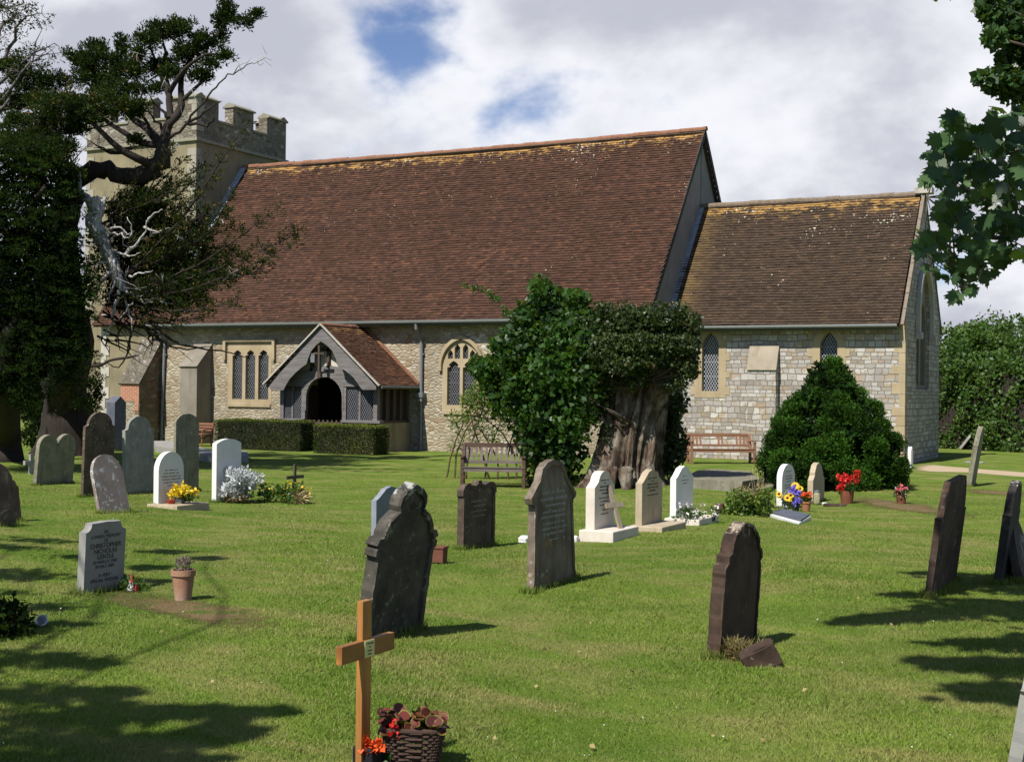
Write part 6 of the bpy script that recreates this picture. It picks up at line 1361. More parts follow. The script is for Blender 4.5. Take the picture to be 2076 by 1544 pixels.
S('g15', 'headstone', 'squat dark brown headstone with a bracket-shaped top and central finial', 'headstone', 926, 937, 1001, 1115, 973, 'bracket', ms_brown, lean=.5, jit=.003, panel=(.84, .012), rows=[(.70, .5, .03), (.63, .4, .03), (.55, .5, .02), (.48, .4, .02)], ink=mt_inkp, step=.04)
S('g16', 'headstone', 'tall flared headstone with pointed top, white and rusty lichen and rows of worn lettering', 'headstone', 1066, 1079, 1168, 1203, 930, 'spire', ms_iron, lean=-1.5, jit=.004, step=.04, rows=[(.74, .5, .025), (.69, .62, .03), (.64, .45, .022), (.59, .5, .022), (.55, .6, .022), (.50, .5, .022), (.46, .55, .022), (.42, .5, .022), (.37, .2, .012)], ink=mt_inkl, panel=(.90, .008))
S('g17', 'headstone', 'cream humped headstone with a small wooden cross leaning on it', 'headstone', 1187, 1205, 1245, 1074, 954, 'hump', ms_cream, rows=rowsA, plinth=dict(h=.13, front=.28, side=.10, back=.04, mat=ms_cream), jit=.001)
S('g18', 'headstone', 'buff headstone with an ochre-lichened curved top, between the cream and the white ones', 'headstone', 1288, 1301, 1342, 1063, 951, 'ogee', ms_buff, rows=rowsA[:6], ink=m_plain('brown_lettering', (.10, .07, .04), .8, .2, 30, 0), plinth=dict(h=.08, front=.3, side=.08, back=.06, mat=ms_buff), jit=.001)
S('g19', 'headstone', 'bright white peaked headstone with a low flower kerb, beside the ledger tomb', 'headstone', 1358, 1370, 1405, 1048, 944, 'ogee', ms_white, plinth=dict(h=.11, front=.36, side=.06, back=.06, mat=ms_cream), rows=[(.80, .2, .03), (.72, .4, .02), (.66, .3, .02)], ink=mt_inkp, jit=0)
S('g20', 'headstone', 'white round-topped headstone behind the sunflowers', 'headstone', 1574, 1585, 1611, 1031, 940, 'low', ms_white, rows=rowsA[:7], ink=mt_inkp, jit=0)
S('g21', 'headstone', 'small buff stepped headstone with a glass lantern at its foot', 'headstone', 1637, 1648, 1671, 1022, 937, 'step', ms_buff, lean=0, jit=.001)
S('g22', 'headstone', 'little pale stone seen almost edge-on just left of the conical bush', 'headstone', 1548, 1557, 1564, 975, 934, 'round', ms_pale, jit=.001)
S('g23', 'headstone', 'tall dark weathered headstone with shoulders leaning right, in front of the path', 'headstone', 1873, 1887, 1938, 1213, 966, 'gothic', ms_darkbr, lean=7, jit=.005)
S('g24', 'headstone', 'black narrow headstone with a white lichened tip near the right edge', 'headstone', 2013, 2030, 2050, 1185, 974, 'gothic', ms_g24, lean=7, jit=.006)
S('g24b', 'headstone', 'dark slab leaning back against the black headstone at the right edge', 'headstone', 2064, 2076, 2096, 1182, 1050, 'round', ms_dark, lean=-13, t=.07, jit=.004)
S('g25', 'headstone', 'slender grey-brown headstone seen edge-on, leaning right by the gravel path', 'headstone', 1958, 1968, 1977, 987, 864, 'gothic', ms_greyb, lean=9, jit=.003)
S('g26', 'headstone', 'small pale headstone fallen far over in front of the tall hedge', 'headstone', 1942, 1947, 1951, 911, 880, 'round', ms_pale, lean=36, jit=.001)
S('g27', 'marker_stone', 'narrow upright white marker at the corner of the chancel', 'marker stone', 1840, 1847, 1851, 951, 905, 'round', ms_white, jit=0)
S('g28', 'headstone', 'dark brown round-headed headstone with a crumbling lichened top, in the right foreground', 'headstone', 1432, 1455, 1530, 1336, 1058, 'worn', ms_g28, lean=3.5, jit=.007, panel=(.93, .012), step=.03)
S('g29', 'headstone', 'pale grey headstone of which only the leaning edge shows at the bottom right corner', 'headstone', 2034, 2062, 2130, 1600, 1290, 'gothic', ms_pale, lean=9, jit=.004, w=.6)

# lettering on the small foreground headstone
c, w_, t_, h_, _d = STONES['g12']; slab = [o for o in bpy.data.objects if o.name.startswith('slab') and o.parent and o.parent.get('label', '').startswith('small pale grey headstone with hollow')][0]
LN = [('IN', .058, .835, 0), ('LOVING MEMORY', .052, .775, 0), ('OF', .05, .715, 0), ('CHRISTOPHER', .068, .64, .0012), ('NICHOLAS', .068, .56, .0012), ('GENTLE', .068, .48, .0012), ('10 MARCH 1982', .05, .415, 0), ('29 MAY 2001', .05, .35, 0), ('A VERY', .052, .225, 0), ('SPECIAL PERSON', .052, .155, 0)]
for s, sz2, z, bd in LN:
    me_w = w_*.94; 
    o = text_mesh('inscription', s, sz2*h_*1.35, mt_ink, slab, (t_/2+.0015, 0, z*h_), (R(90), 0, R(90)), bold=bd*.5)

# small crosses -------------------------------------------------------------------
def cross(name, label, pos, H, arm, at, wd, th, mat, rot=(0, 0, 0), group=None, parts=None):
    """cross whose broad face looks east; arms run north-south"""
    root = empty(name, label, 'cross', pos, rot, group)
    mb = MB(); mb.box((0, 0, H/2-.1), (th, wd, H+.2)); mb.build('upright', mat, root, bevel=.003)
    mb = MB(); mb.box((.001, 0, H*at), (th, arm, wd)); mb.build('cross_arm', mat, root, bevel=.003)
    return root
mw_new = m_wood('varnished_wood', (0.20, 0.075, 0.020), (0.50, 0.235, 0.065), .45, 3, 2, .4)
pb = gp(735, 1566); pb_top = 1215
Hc = bisect(lambda q: -proj(pb+np.array([0, 0, q]))[1], .2, 2, -1216)
ya = 0
# arm length from its two ends in the photo
def endx(L): return proj(pb+np.array([0, -L/2, Hc*.72]))[0]
La = bisect(lambda q: -endx(q), .1, 1.5, -688)
root = empty('wooden_cross', 'new varnished wooden grave cross with a small yellow plaque, foreground', 'cross', pb, (0, 0, 0))
mb = MB(); mb.box((0, 0, Hc/2-.1), (.030, .068, Hc+.2)); mb.build('upright', mw_new, root, bevel=.002)
mb = MB(); mb.box((.010, 0, Hc*.725), (.030, La*1.10, .074)); mb.build('cross_arm', m_wood('varnished_wood_arm', (0.20, 0.075, 0.020), (0.50, 0.235, 0.065), .45, 3, 1, .4), root, bevel=.002)
mb = MB(); mb.box((.0275, 0, Hc*.725), (.004, .072, .070)); pq = mb.build('plaque', m_plain('brass_plaque', (0.62, 0.60, 0.30), .35, .15, 14, .05, .2), root, bevel=.001)
mb = marks(MB(), [(Hc*.725+.022, .055, .007), (Hc*.725+.007, .012, .006), (Hc*.725-.008, .036, .007), (Hc*.725-.022, .032, .007)], .030, 0); mb.build('inscription', mt_ink, pq)
cr1 = gp(597, 1005); cross('wooden_cross', 'thin dark wooden cross standing in a patch of yellow flowers', cr1, bisect(lambda q: -proj(cr1+np.array([0, 0, q]))[1], .2, 1.2, -941), .52, .60, .06, .035, m_wood('old_cross_wood', (.07, .055, .04), (.15, .12, .09), .8, 6))
cr2 = gp(63, 961); cross('stone_cross', 'small grey cross on the far left beside the twin-lobed headstone', cr2, bisect(lambda q: -proj(cr2+np.array([0, 0, q]))[1], .2, 1.2, -920), .42, .58, .1, .07, ms_pale)
cr3 = gp(1264, 1091); cross('wooden_cross', 'weathered wooden cross leaning against the cream humped headstone', cr3, .66, .30, .62, .065, .03, m_wood('grey_cross_wood', (.20, .16, .11), (.36, .30, .22), .8, 6), rot=(R(0), R(-22), R(-20)))

# ledger tomb and its kerb --------------------------------------------------------------
def poly_ground(name, label, cat, px, h, mat, lift=0.0, root=None, off=None, inset=None):
    P = [gp(u, v, h) for u, v in px]; c = sum(P)/len(P); z0 = g(c[0], c[1]); c = np.array([c[0], c[1], z0])
    mb = MB(); L = [(p[0]-c[0], p[1]-c[1]) for p in P]; L = resample(L, .12, .008)
    holes = []
    if inset: holes = [[(a*inset, b*inset) for a, b in L]]
    mb.prism(L, holes, -.1, h, lambda a, b, d: (a, b, d)); o = mb.build(name, mat, None, bevel=.01, loc=c); return tagp(o, label, cat)
poly_ground('ledger_tomb', 'low grey lichened ledger tomb lying near the stump', 'tomb', [(1402, 960), (1413, 955), (1445, 952), (1520, 958), (1541, 970), (1505, 979), (1445, 975), (1405, 972)], .19, ms_greyb)
poly_ground('stone_kerb', 'low curved stone kerb with moss, right of the ledger tomb', 'kerb', [(1488, 984), (1500, 979), (1556, 973), (1574, 979), (1560, 988), (1510, 996), (1490, 992)], .10, ms_greyb, inset=.72)
poly_ground('slab_tomb', 'long flat tomb slab beside the nave wall, left of the white headstone', 'tomb', [(312, 893), (352, 893), (420, 909), (500, 914), (504, 922), (420, 922), (350, 908), (316, 903)], .2, ms_pale)
ft = empty('flat_marker', 'flat dark slate marker set on a white slab in the grass', 'grave marker', (0, 0, 0))
P = [gp(1560, 1041, .05), gp(1582, 1035, .05), gp(1644, 1046, .05), gp(1620, 1056, .05)]; c = sum(P)/4; c[2] = g(c[0], c[1]); ft.location = tuple(c)
L = [(p[0]-c[0], p[1]-c[1]) for p in P]
mb = MB(); mb.prism(L, [], -.05, .05, lambda a, b, d: (a, b, d)); mb.build('base_slab', ms_white, ft, bevel=.005)
mb = MB(); mb.prism([(a*.9+.01, b*.82+.03) for a, b in L], [], .051, .08, lambda a, b, d: (a, b, d)); mb.build('slate', ms_slate, ft, bevel=.004)

# footstone lump by the foreground stone
def rock(name, label, cat, pos, size, mat, rot=(0, 0, 0), seed=0, sub=3):
    bm = bmesh.new(); bmesh.ops.create_icosphere(bm, subdivisions=sub, radius=1)
    for v_ in bm.verts:
        p = v_.co; p.x, p.y, p.z = [math.copysign(abs(q)**(.25 if seed == 1 else .55), q) for q in p]
        k = 1+.10*math.sin(p.x*4+seed)*math.cos(p.y*5+seed)+.05*math.sin(p.z*9+seed*2); v_.co = Vector((p.x*size[0]*k, p.y*size[1]*k, p.z*size[2]*k))
    me = bpy.data.meshes.new(name); bm.to_mesh(me); bm.free(); o = link(name, me, mat, None, pos, rot); return tagp(o, label, cat)
p = gp(1540, 1347); p[2] += .045; rock('kerb_stone', 'broken dark stone block poking from the tuft of dry grass before the dark foreground headstone', 'stone', p, (.10, .06, .075), ms_darkbr, (R(10), R(-28), R(20)), 1)
p = gp(1063, 1099); p[2] += .02; rock('kerb_stone', 'small white block in the grass just left of the flared headstone', 'stone', p, (.06, .06, .06), ms_white, (0, 0, 0), 2)
p = gp(1164, 1098); p[2] += .02; rock('kerb_stone', 'small white block in the grass just right of the flared headstone', 'stone', p, (.05, .06, .05), ms_white, (0, 0, 0), 3)
p = gp(1692, 1026); p[2] += .02; rock('kerb_stone', 'flat dark rough stone in the grass below the stepped headstone', 'stone', p, (.20, .07, .035), ms_darkbr, (0, 0, R(15)), 4)
p = gp(1975, 938); rock('kerb_stone', 'pale stone lying in the grass beside the path near the chancel', 'stone', p, (.30, .12, .05), ms_pale, (0, 0, R(5)), 5)

# benches ------------------------------------------------------------------------
def bench(name, label, pos, yaw, Lb, mat, seatm=None, arms=True, gap=None, backh=.92):
    o = empty(name, label, 'bench', pos, (0, 0, yaw)); D = .52; sm_ = seatm or mat
    for sx_ in (-1, 1):
        x = sx_*(Lb/2-.04)
        mb = MB(); mb.box((x, -D/2+.04, .31), (.07, .07, .64)); mb.build('leg', mat, o, bevel=.004)
        mb = MB(); mb.bar((x, D/2-.05, -.02), (x, D/2-.05, .44), .07, .07, up=(0, 1, 0)); mb.bar((x, D/2-.05, .43), (x, D/2+.06, backh), .07, .06, up=(0, 1, 0)); mb.build('leg', mat, o, bevel=.003)
        mb = MB(); mb.bar((x, -D/2-.03, .66), (x, D/2+.0, .64), .085, .035); mb.build('armrest', mat, o, bevel=.004)
        mb = MB(); mb.bar((x, -D/2+.05, .14), (x, D/2-.06, .14), .05, .06); mb.bar((x, -D/2+.05, .37), (x, D/2-.06, .37), .05, .07); mb.build('side_rail', mat, o)
    mb = MB()
    for k in range(6): mb.box((0, -D/2+.03+k*.082, .43-(.012*k)), (Lb-.09, .066, .022))
    mb.build('seat', sm_, o, bevel=.003)
    mb = MB(); mb.box((0, -D/2+.03, .375), (Lb-.14, .03, .08)); mb.box((0, D/2-.06, .375), (Lb-.14, .03, .07)); mb.build('seat_rail', sm_, o)
    mb = MB(); mb.bar((-Lb/2+.05, D/2+.055, backh-.03), (Lb/2-.05, D/2+.055, backh-.03), .035, .09); mb.build('top_rail', mat, o, bevel=.004)
    mb = MB(); mb.bar((-Lb/2+.05, D/2-.03, .52), (Lb/2-.05, D/2-.03, .52), .03, .06); n = int((Lb-.12)/.105)
    for k in range(n):
        x = -Lb/2+.1+k*(Lb-.2)/(n-1)
        if gap and gap(k, n): continue
        mb.bar((x, D/2-.025, .5), (x, D/2+.05, backh-.07), .055, .016, up=(0, -1, .2))
    mb.build('backrest', sm_, o); return o
pl_, pr_ = gp(936, 984), gp(1062, 990)
bpos = (pl_+pr_)/2; yaw = math.atan2(pr_[1]-pl_[1], pr_[0]-pl_[0]); Lb = float(np.hypot(*(pr_-pl_)[:2]))+.07
bpos = bpos+np.array([-math.sin(yaw), math.cos(yaw), 0])*.22; bpos[2] = g(bpos[0], bpos[1])
bench('garden_bench', 'dark brown slatted wooden bench with a worn grey seat under the willow arbour', bpos, yaw, Lb, m_wood('dark_bench_wood', (.055, .03, .022), (.13, .075, .055), .6, 6, 0), m_wood('worn_bench_wood', (.11, .085, .075), (.22, .18, .165), .7, 6, 0))
pl_, pr_ = gp(1402, 940), gp(1530, 940.5)
bpos = (pl_+pr_)/2; yaw = math.atan2(pr_[1]-pl_[1], pr_[0]-pl_[0]); Lb = float(np.hypot(*(pr_-pl_)[:2]))+.07; bpos = bpos+np.array([-math.sin(yaw), math.cos(yaw), 0])*.22; bpos[2] = g(bpos[0], bpos[1])
mbw = m_wood('red_brown_bench_wood', (.19, .085, .045), (.34, .18, .11), .6, 6, 0)
bench('garden_bench', 'red-brown wooden bench with slatted back against the chancel wall', bpos, yaw, Lb, mbw, gap=lambda k, n: (n*.22 < k < n*.42) or (n*.55 < k < n*.75), backh=.84)
# rusty bench end by the buttress
P = gp(418, 905); o = empty('old_bench', 'old rusty curved iron and wood bench at the left end of the hedge', 'bench', P, (0, 0, 0))
mr = m_plain('rusty_metal', (.20, .07, .035), .8, .4, 14, .3)
for dx in (0, .9):
    mb = MB(); mb.tube([(-dx, -.25, -.02), (-dx, -.22, .25), (-dx, .05, .36), (-dx, .25, .40), (-dx, .32, .6), (-dx, .38, .82)], .03, 7); mb.tube([(-dx, .28, 0), (-dx, .22, .2), (-dx, .24, .4)], .028, 7); mb.tube([(-dx, -.25, .32), (-dx, -.2, .56), (-dx, .1, .6), (-dx, .33, .6)], .025, 7); mb.build('iron_end', mr, o)
mb = MB()
for k in range(4): mb.box((-.45, -.15+k*.12, .42), (1.0, .08, .03))
mb.build('seat', mbw, o)
mb = MB()
for k in range(3): mb.bar((-.95, .34+.03*k, .56+.1*k), (.05, .34+.03*k, .56+.1*k), .02, .07)
mb.build('backrest', mbw, o)

# ---------------------------------------------------------------- pots, baskets and flowers
mt_terra = m_plain('terracotta', (0.36, 0.15, 0.075), .85, .3, 9, .2)
mt_terra2 = m_stone('weathered_terracotta', (0.33, 0.17, 0.10), (0.40, 0.27, 0.19), (0.5, 0.48, 0.44), .35, 6, .1, .9, (.2, .12, .08), .3)
mt_earth = m_plain('potting_soil', (.03, .022, .015), 1, .4, 20, .5)
def m_petal(name, a, b):
    mt, nt, o = newmat(name); t = N(nt, 'Attribute', attribute_name='tint').outputs['Fac']; c = mixc(nt, t, a, b)
    p = N(nt, 'BsdfPrincipled', {0: c, 'Roughness': .6}); tr = N(nt, 'BsdfTranslucent', {0: c}); mx = N(nt, 'MixShader', {0: .25, 1: p.outputs[0], 2: tr.outputs[0]}); nt.links.new(mx.outputs[0], o.inputs[0]); return mt
pt_yel = m_petal('yellow_petal', (.70, .36, .01), (.85, .65, .02)); pt_red = m_petal('red_petal', (.50, .008, .010), (.80, .03, .02)); pt_org = m_petal('orange_petal', (.80, .06, .01), (.95, .16, .02))
pt_blue = m_petal('violet_petal', (.12, .08, .55), (.30, .22, .80)); pt_pink = m_petal('pink_petal', (.60, .03, .06), (.85, .25, .3)); pt_white = m_petal('white_petal', (.7, .6, .6), (.9, .9, .85))
pt_silver = m_petal('silver_leaf', (.34, .37, .36), (.72, .74, .74)); pt_dry = m_petal('dry_leaf', (.20, .13, .05), (.50, .38, .18)); pt_beg = m_petal('begonia_leaf', (.07, .012, .014), (.20, .04, .03)); pt_lime = m_petal('lime_leaf', (.10, .15, .01), (.34, .38, .05))
def pot(root, r, h, mat, plantz=True):
    mb = MB(); mb.lathe([(0, 0), (r*.68, 0), (r*.93, h*.8), (r*.93, h*.82), (r*1.05, h*.82), (r*1.05, h), (r*.93, h), (r*.9, h*.88), (0, h*.88)], 28); o = mb.build('pot', mat, root, smooth=False)
    mb = MB(); mb.lathe([(r*.9, h*.885), (0, h*.9)], 20); mb.build('soil', mt_earth, o)
class Plant(Tree):
    pass
def plant(name, label, cat, pos, parts, stems=0, stemh=.2, stemr=.1, stemm=None):
    """parts: (part, material, [(dx, dy, z, rx, rz, n, size, tone, aspect, upb)])"""
    T = Tree(name, label, cat, pos)
    for k in range(stems):
        a = random.uniform(0, 6.28); r = stemr*random.random()**.5; q = np.array([math.cos(a)*r, math.sin(a)*r, stemh*random.uniform(.6, 1)])
        T.limb([T.base+q*[.2, .2, 0], T.base+q*[.6, .6, .6], T.base+q], [.005, .004, .002], 'stems', 4, sub=2)
    ms = {}
    for part, mat, L in parts:
        ms[part] = mat
        for (dx, dy, z, rx, rz, n, s, t, asp, upb) in L:
            T.clump(T.base+np.array([dx, dy, z]), (rx, rx, rz), n, s, part, tone=t, var=.5, shell=.15, upb=upb, flat=.5, aspect=asp)
    T.done(None, stemm or mt_stem, ms); return T
rr2 = lambda a: random.uniform(-a, a)
def scatter(n, r, z0, z1, rx, nn, s, asp=1.3, upb=.3, tone=.5): return [(rr2(r), rr2(r), random.uniform(z0, z1), rx, rx*.8, nn, s, tone, asp, upb) for _ in range(n)]
# dead plant in a terracotta pot
P = gp(371, 1217); T = plant('flower_pot', 'weathered terracotta pot holding a dried-up plant, standing on the lawn', 'flower pot', P, [('dead_plant', m_petal('grey_dead_leaf', (.10, .07, .06), (.28, .22, .20)), [(0, 0, .27, .055, .05, 150, .035, .5, 3, .8)])], 14, .31, .07)
pot(T.o, .088, .235, mt_terra2)
# silver plant
P = gp(488, 1019); plant('silver_plant', 'bushy plant with silvery white leaves by the bright white headstone', 'plant', P, [('foliage', pt_silver, scatter(34, .21, .14, .46, .09, 48, .085, 2.4, .7)), ('dead_leaves', pt_dry, scatter(8, .18, .04, .12, .08, 25, .07, 2.2, .1, .2))], 12, .35, .2)
P = gp(578, 1018); plant('yellow_flower_patch', 'straggly patch of small yellow flowers around the thin dark cross', 'flowers', P, [('leaves', lf_bush, scatter(26, .32, .04, .26, .10, 24, .07, 2.2, .5)), ('petals', pt_yel, scatter(24, .32, .10, .34, .05, 5, .035, 1.1)), ('dry_stems', pt_dry, [(.28+rr2(.12), rr2(.15), .07, .12, .07, 28, .10, .6, 6, .3) for _ in range(7)])], 16, .3, .3)
c7 = STONES['g7'][0]; P = c7+np.array([.30, -.02, .07]); T = plant('yellow_flowers', 'bunch of yellow flowers on the base of the small white headstone', 'flowers', P, [('leaves', lf_bush, scatter(7, .10, .05, .18, .07, 20, .06, 1.6)), ('petals', pt_yel, [(rr2(.15), rr2(.15), random.uniform(.12, .26), .05, .05, 16, .05, .6, 1.2, .4) for _ in range(20)])], 8, .15, .08)
P = c7+np.array([.17, -.14, .07]); o = empty('grave_bowl', 'small red bowl beside the yellow flowers', 'bowl', P); mb = MB(); mb.lathe([(0, 0), (.05, 0), (.075, .05), (.065, .05), (0, .02)], 20); mb.build('bowl', m_plain('red_glaze', (.35, .04, .015), .3, .2, 8), o)
# flowers at the lettered stone
P = gp(240, 1196); plant('small_flowers', 'small weedy flowers at the foot of the lettered headstone', 'flowers', P, [('leaves', lf_bush, [(rr2(.2), rr2(.16), random.uniform(.01, .08), .05, .03, 20, .035, .7, 1.6, .6) for _ in range(16)]), ('petals', pt_yel, [(rr2(.18), rr2(.1), random.uniform(.05, .1), .02, .02, 4, .02, .6, 1.1, .4) for _ in range(8)])], 4, .08, .1)
P = gp(266, 1199); o = empty('garden_ornament', 'little red and white ornament beside the lettered headstone', 'ornament', P); mb = MB(); mb.lathe([(0, 0), (.028, 0), (.032, .03), (.018, .06), (.02, .08), (0, .1)], 14); mb.build('figure', m_plain('white_glaze', (.7, .68, .66), .4), o, smooth=True); mb = MB(); mb.lathe([(.021, .075), (.012, .11), (0, .15)], 12); mb.box((.04, .01, .035), (.03, .03, .07)); mb.build('red_cap', m_plain('red_paint', (.35, .05, .03), .5), o)
P = gp(82, 1268); o = empty('white_pot', 'white plastic pot lying on its side on the grass', 'pot', P+np.array([0, 0, .035]), (R(0), R(78), R(-35))); mb = MB(); mb.lathe([(0, -.07), (.026, -.07), (.036, .07), (.032, .07), (.022, -.06), (0, -.06)], 20); mb.build('pot', m_plain('white_plastic', (.75, .76, .76), .4, .05), o, smooth=True)
P = gp(-10, 1290); plant('low_shrub', 'dark low shrub in the shade at the left edge', 'shrub', P, [('foliage', lf_yew, scatter(18, .13, .03, .16, .10, 60, .05, 1.8, .4, .35))], 10, .2, .15)
mt_redbr = m_plain('dark_terracotta', (.14, .055, .035), .85, .3, 9, .2)
# pot behind the gothic stone
P = gp(888, 1142); o = empty('grave_trough', 'small square terracotta trough behind the leaning gothic headstone', 'planter', P, (0, 0, R(8))); mb = MB(); mb.box((0, 0, .08), (.14, .11, .13), taper=1.08); mb.build('trough', mt_redbr, o, bevel=.006); mb = MB(); mb.box((0, 0, .155), (.165, .135, .02)); mb.build('rim', mt_redbr, o, bevel=.006)
# kerb flowers at white peaked stone
c19 = STONES['g19'][0]
P = c19+np.array([.22, -.28, .11]); plant('pale_flowers', 'pale pink and white flowers trailing over the kerb of the white peaked headstone', 'flowers', P, [('leaves', lf_bush, scatter(12, .17, -.06, .16, .06, 14, .05, 1.8, .5, .35)), ('petals', pt_white, [(rr2(.2), rr2(.2), random.uniform(-.03, .22), .035, .03, 7, .04, .6, 1.1, .4) for _ in range(16)])], 12, .2, .15)
P = c19+np.array([.42, .14, .05]); plant('pale_flowers', 'spindly pale flowers at the far corner of the kerb, next to the brown urn', 'flowers', P, [('leaves', lf_bush, scatter(6, .07, 0, .2, .04, 8, .04, 2, .5)), ('petals', pt_white, [(rr2(.1), rr2(.1), random.uniform(.05, .25), .02, .02, 5, .03, .6, 1.1, .4) for _ in range(7)])], 8, .25, .1)
P = gp(1459, 1040); o = empty('urn', 'small round brown urn on the lawn', 'urn', P); mb = MB(); mb.lathe([(0, 0), (.035, 0), (.03, .02), (.06, .05), (.078, .10), (.07, .14), (.075, .15), (.06, .15), (0, .12)], 22); mb.build('bowl', m_plain('brown_glaze', (.13, .07, .05), .5, .3, 9), o, smooth=True)
P = gp(1517, 1044); plant('flowering_shrub', 'light green leafy clump with tall dry stalks beside the flat slate marker', 'shrub', P, [('leaves', lf_will, scatter(34, .30, .04, .34, .10, 30, .065, 1.7, .5, .45)), ('dark_leaves', lf_bush, scatter(20, .30, .03, .22, .09, 30, .06, 1.7, .3, .25)), ('heather', pt_dry, [(-.05+rr2(.18), .1+rr2(.1), random.uniform(.25, .45), .08, .08, 26, .08, .4, 7, 1.2) for _ in range(8)]), ('buds', pt_lime, scatter(16, .3, .15, .42, .03, 4, .035, 1.2))], 30, .42, .28)
T = Tree('grass_stalks', 'tall pale dry grass stalks rising above the leafy clump', 'grass', gp(1540, 1038))
for k in range(7): x = rr2(.12); T.limb([T.base+np.array([x, 0, 0]), T.base+np.array([x+rr2(.03), 0, .35]), T.base+np.array([x+rr2(.06), 0, .62+rr2(.08)])], [.003, .0025, .002], 'stalks', 4)
T.limb([T.base+np.array([.2, -.1, 0]), T.base+np.array([.45, 0, .38])], [.004, .003], 'stalks', 4)
T.done(None, m_plain('straw', (.42, .36, .22), .8))
# sunflowers, violet flowers and the orange potted plant before the white round-topped headstone
def blooms(T, part, pos, r, n, size, mat_dict=None, centre=None, face=None):
    """daisy-like heads"""
    V = []; t = []
    for p in pos:
        p = np.asarray(p); nn = np.array([.1, -.85, .45])+rng.normal(0, .25, 3); nn /= np.linalg.norm(nn); a = np.cross(nn, [0, 0, 1.]); a /= np.linalg.norm(a); b = np.cross(nn, a); L = r*random.uniform(.8, 1.15)
        for k in range(n):
            th = 2*math.pi*k/n; d = a*math.cos(th)+b*math.sin(th); s = -a*math.sin(th)+b*math.cos(th)
            V += [p+d*L*.25, p+d*L*.65+s*L*.2+nn*L*.12, p+d*L+nn*L*.05, p+d*L*.65-s*L*.2+nn*L*.12]; t.append(random.random())
        if centre: T.w.setdefault(centre, MB()).tube([T.pt(p-nn*.005), T.pt(p+nn*.012)], [r*.36, r*.3], 10)
    T.L.setdefault((part, 4), []).append((np.array(V)-T.base, np.array(t)))
P = gp(1600, 1033); T = Tree('sunflower_bunch', 'bunch of sunflowers in front of the white round-topped headstone', 'flowers', P)
sf = [dp(u, v, depth(P)-.05) for u, v in ((1579, 1001), (1581, 1005), (1596, 1009), (1600, 1011), (1603, 1003), (1615, 986), (1622, 990), (1612, 984))]
blooms(T, 'petals', sf, .065, 14, .05, centre='flower_centres')
for q in sf: T.limb([P, (P+q)/2+np.array([0, 0, .03]), q], [.005, .004, .004], 'stems', 4, sub=2); T.clump((P+q)/2, (.04, .04, .05), 12, .05, 'leaves', tone=.4, shell=.1)
T.done(None, mt_stem, {'petals': pt_yel, 'flower_centres': m_plain('sunflower_heart', (.05, .025, .01), .9), 'stems': mt_stem, 'leaves': lf_bush})
P = gp(1613, 1036); T = Tree('violet_flowers', 'violet-blue flowers between the sunflowers and the orange potted plant', 'flowers', P)
for u, v, n in ((1605, 993, 40), (1612, 997, 50), (1618, 1000, 50), (1616, 1013, 30), (1613, 1020, 40), (1622, 1016, 30), (1608, 990, 20)):
    T.clump(dp(u+rr2(2), v, depth(P)-.06), (.035, .035, .035), n, .04, 'petals', tone=.5, shell=.1, aspect=1.2)
T.clump(P+np.array([0, 0, .10]), (.08, .08, .09), 90, .05, 'leaves', tone=.3, shell=.1)
mb = MB(); mb.lathe([(0, 0), (.05, 0), (.065, .13), (.055, .13), (0, .1)], 20); mb.build('vase', m_plain('dark_vase', (.03, .03, .03), .4), T.o)
T.done(None, mt_stem, {'petals': pt_blue, 'leaves': lf_bush})
P = gp(1634, 1036); T = plant('potted_geranium', 'terracotta pot of orange-red flowers right of the violet flowers', 'flower pot', P, [('leaves', lf_bush, scatter(7, .07, .17, .26, .05, 22, .045, 1.3)), ('petals', pt_org, [(rr2(.10), rr2(.06), random.uniform(.22, .31), .035, .03, 18, .035, .6, 1.2, .4) for _ in range(10)])]); pot(T.o, .085, .165, mt_terra)
P = gp(1592, 1032); o = empty('cup', 'small white cup at the foot of the white round-topped headstone', 'cup', P); mb = MB(); mb.lathe([(0, 0), (.03, 0), (.036, .07), (.031, .07), (0, .01)], 18); mb.build('cup', m_plain('white_cup', (.7, .68, .64), .4, .1), o, smooth=True)
P = gp(1656, 1023); o = empty('grave_lantern', 'glass lantern jar with a metal top by the stepped headstone', 'lantern', P); mb = MB(); mb.lathe([(0, 0), (.055, 0), (.058, .05), (.058, .2), (.04, .23), (0, .23)], 20); mb.build('jar', m_stone('jar_glass', (.30, .28, .16), (.42, .38, .24), (.6, .5, .4), .3, 20, .1, .25), o, smooth=True); mb = MB(); mb.lathe([(.045, .225), (.05, .235), (.05, .26), (0, .27)], 18); mb.build('lid', mt_iron, o)
P = gp(1666, 1022); rock('pebble', 'white pebble beside the lantern', 'stone', P+np.array([0.05, 0, .02]), (.045, .03, .02), ms_white, (0, 0, 0), 7)
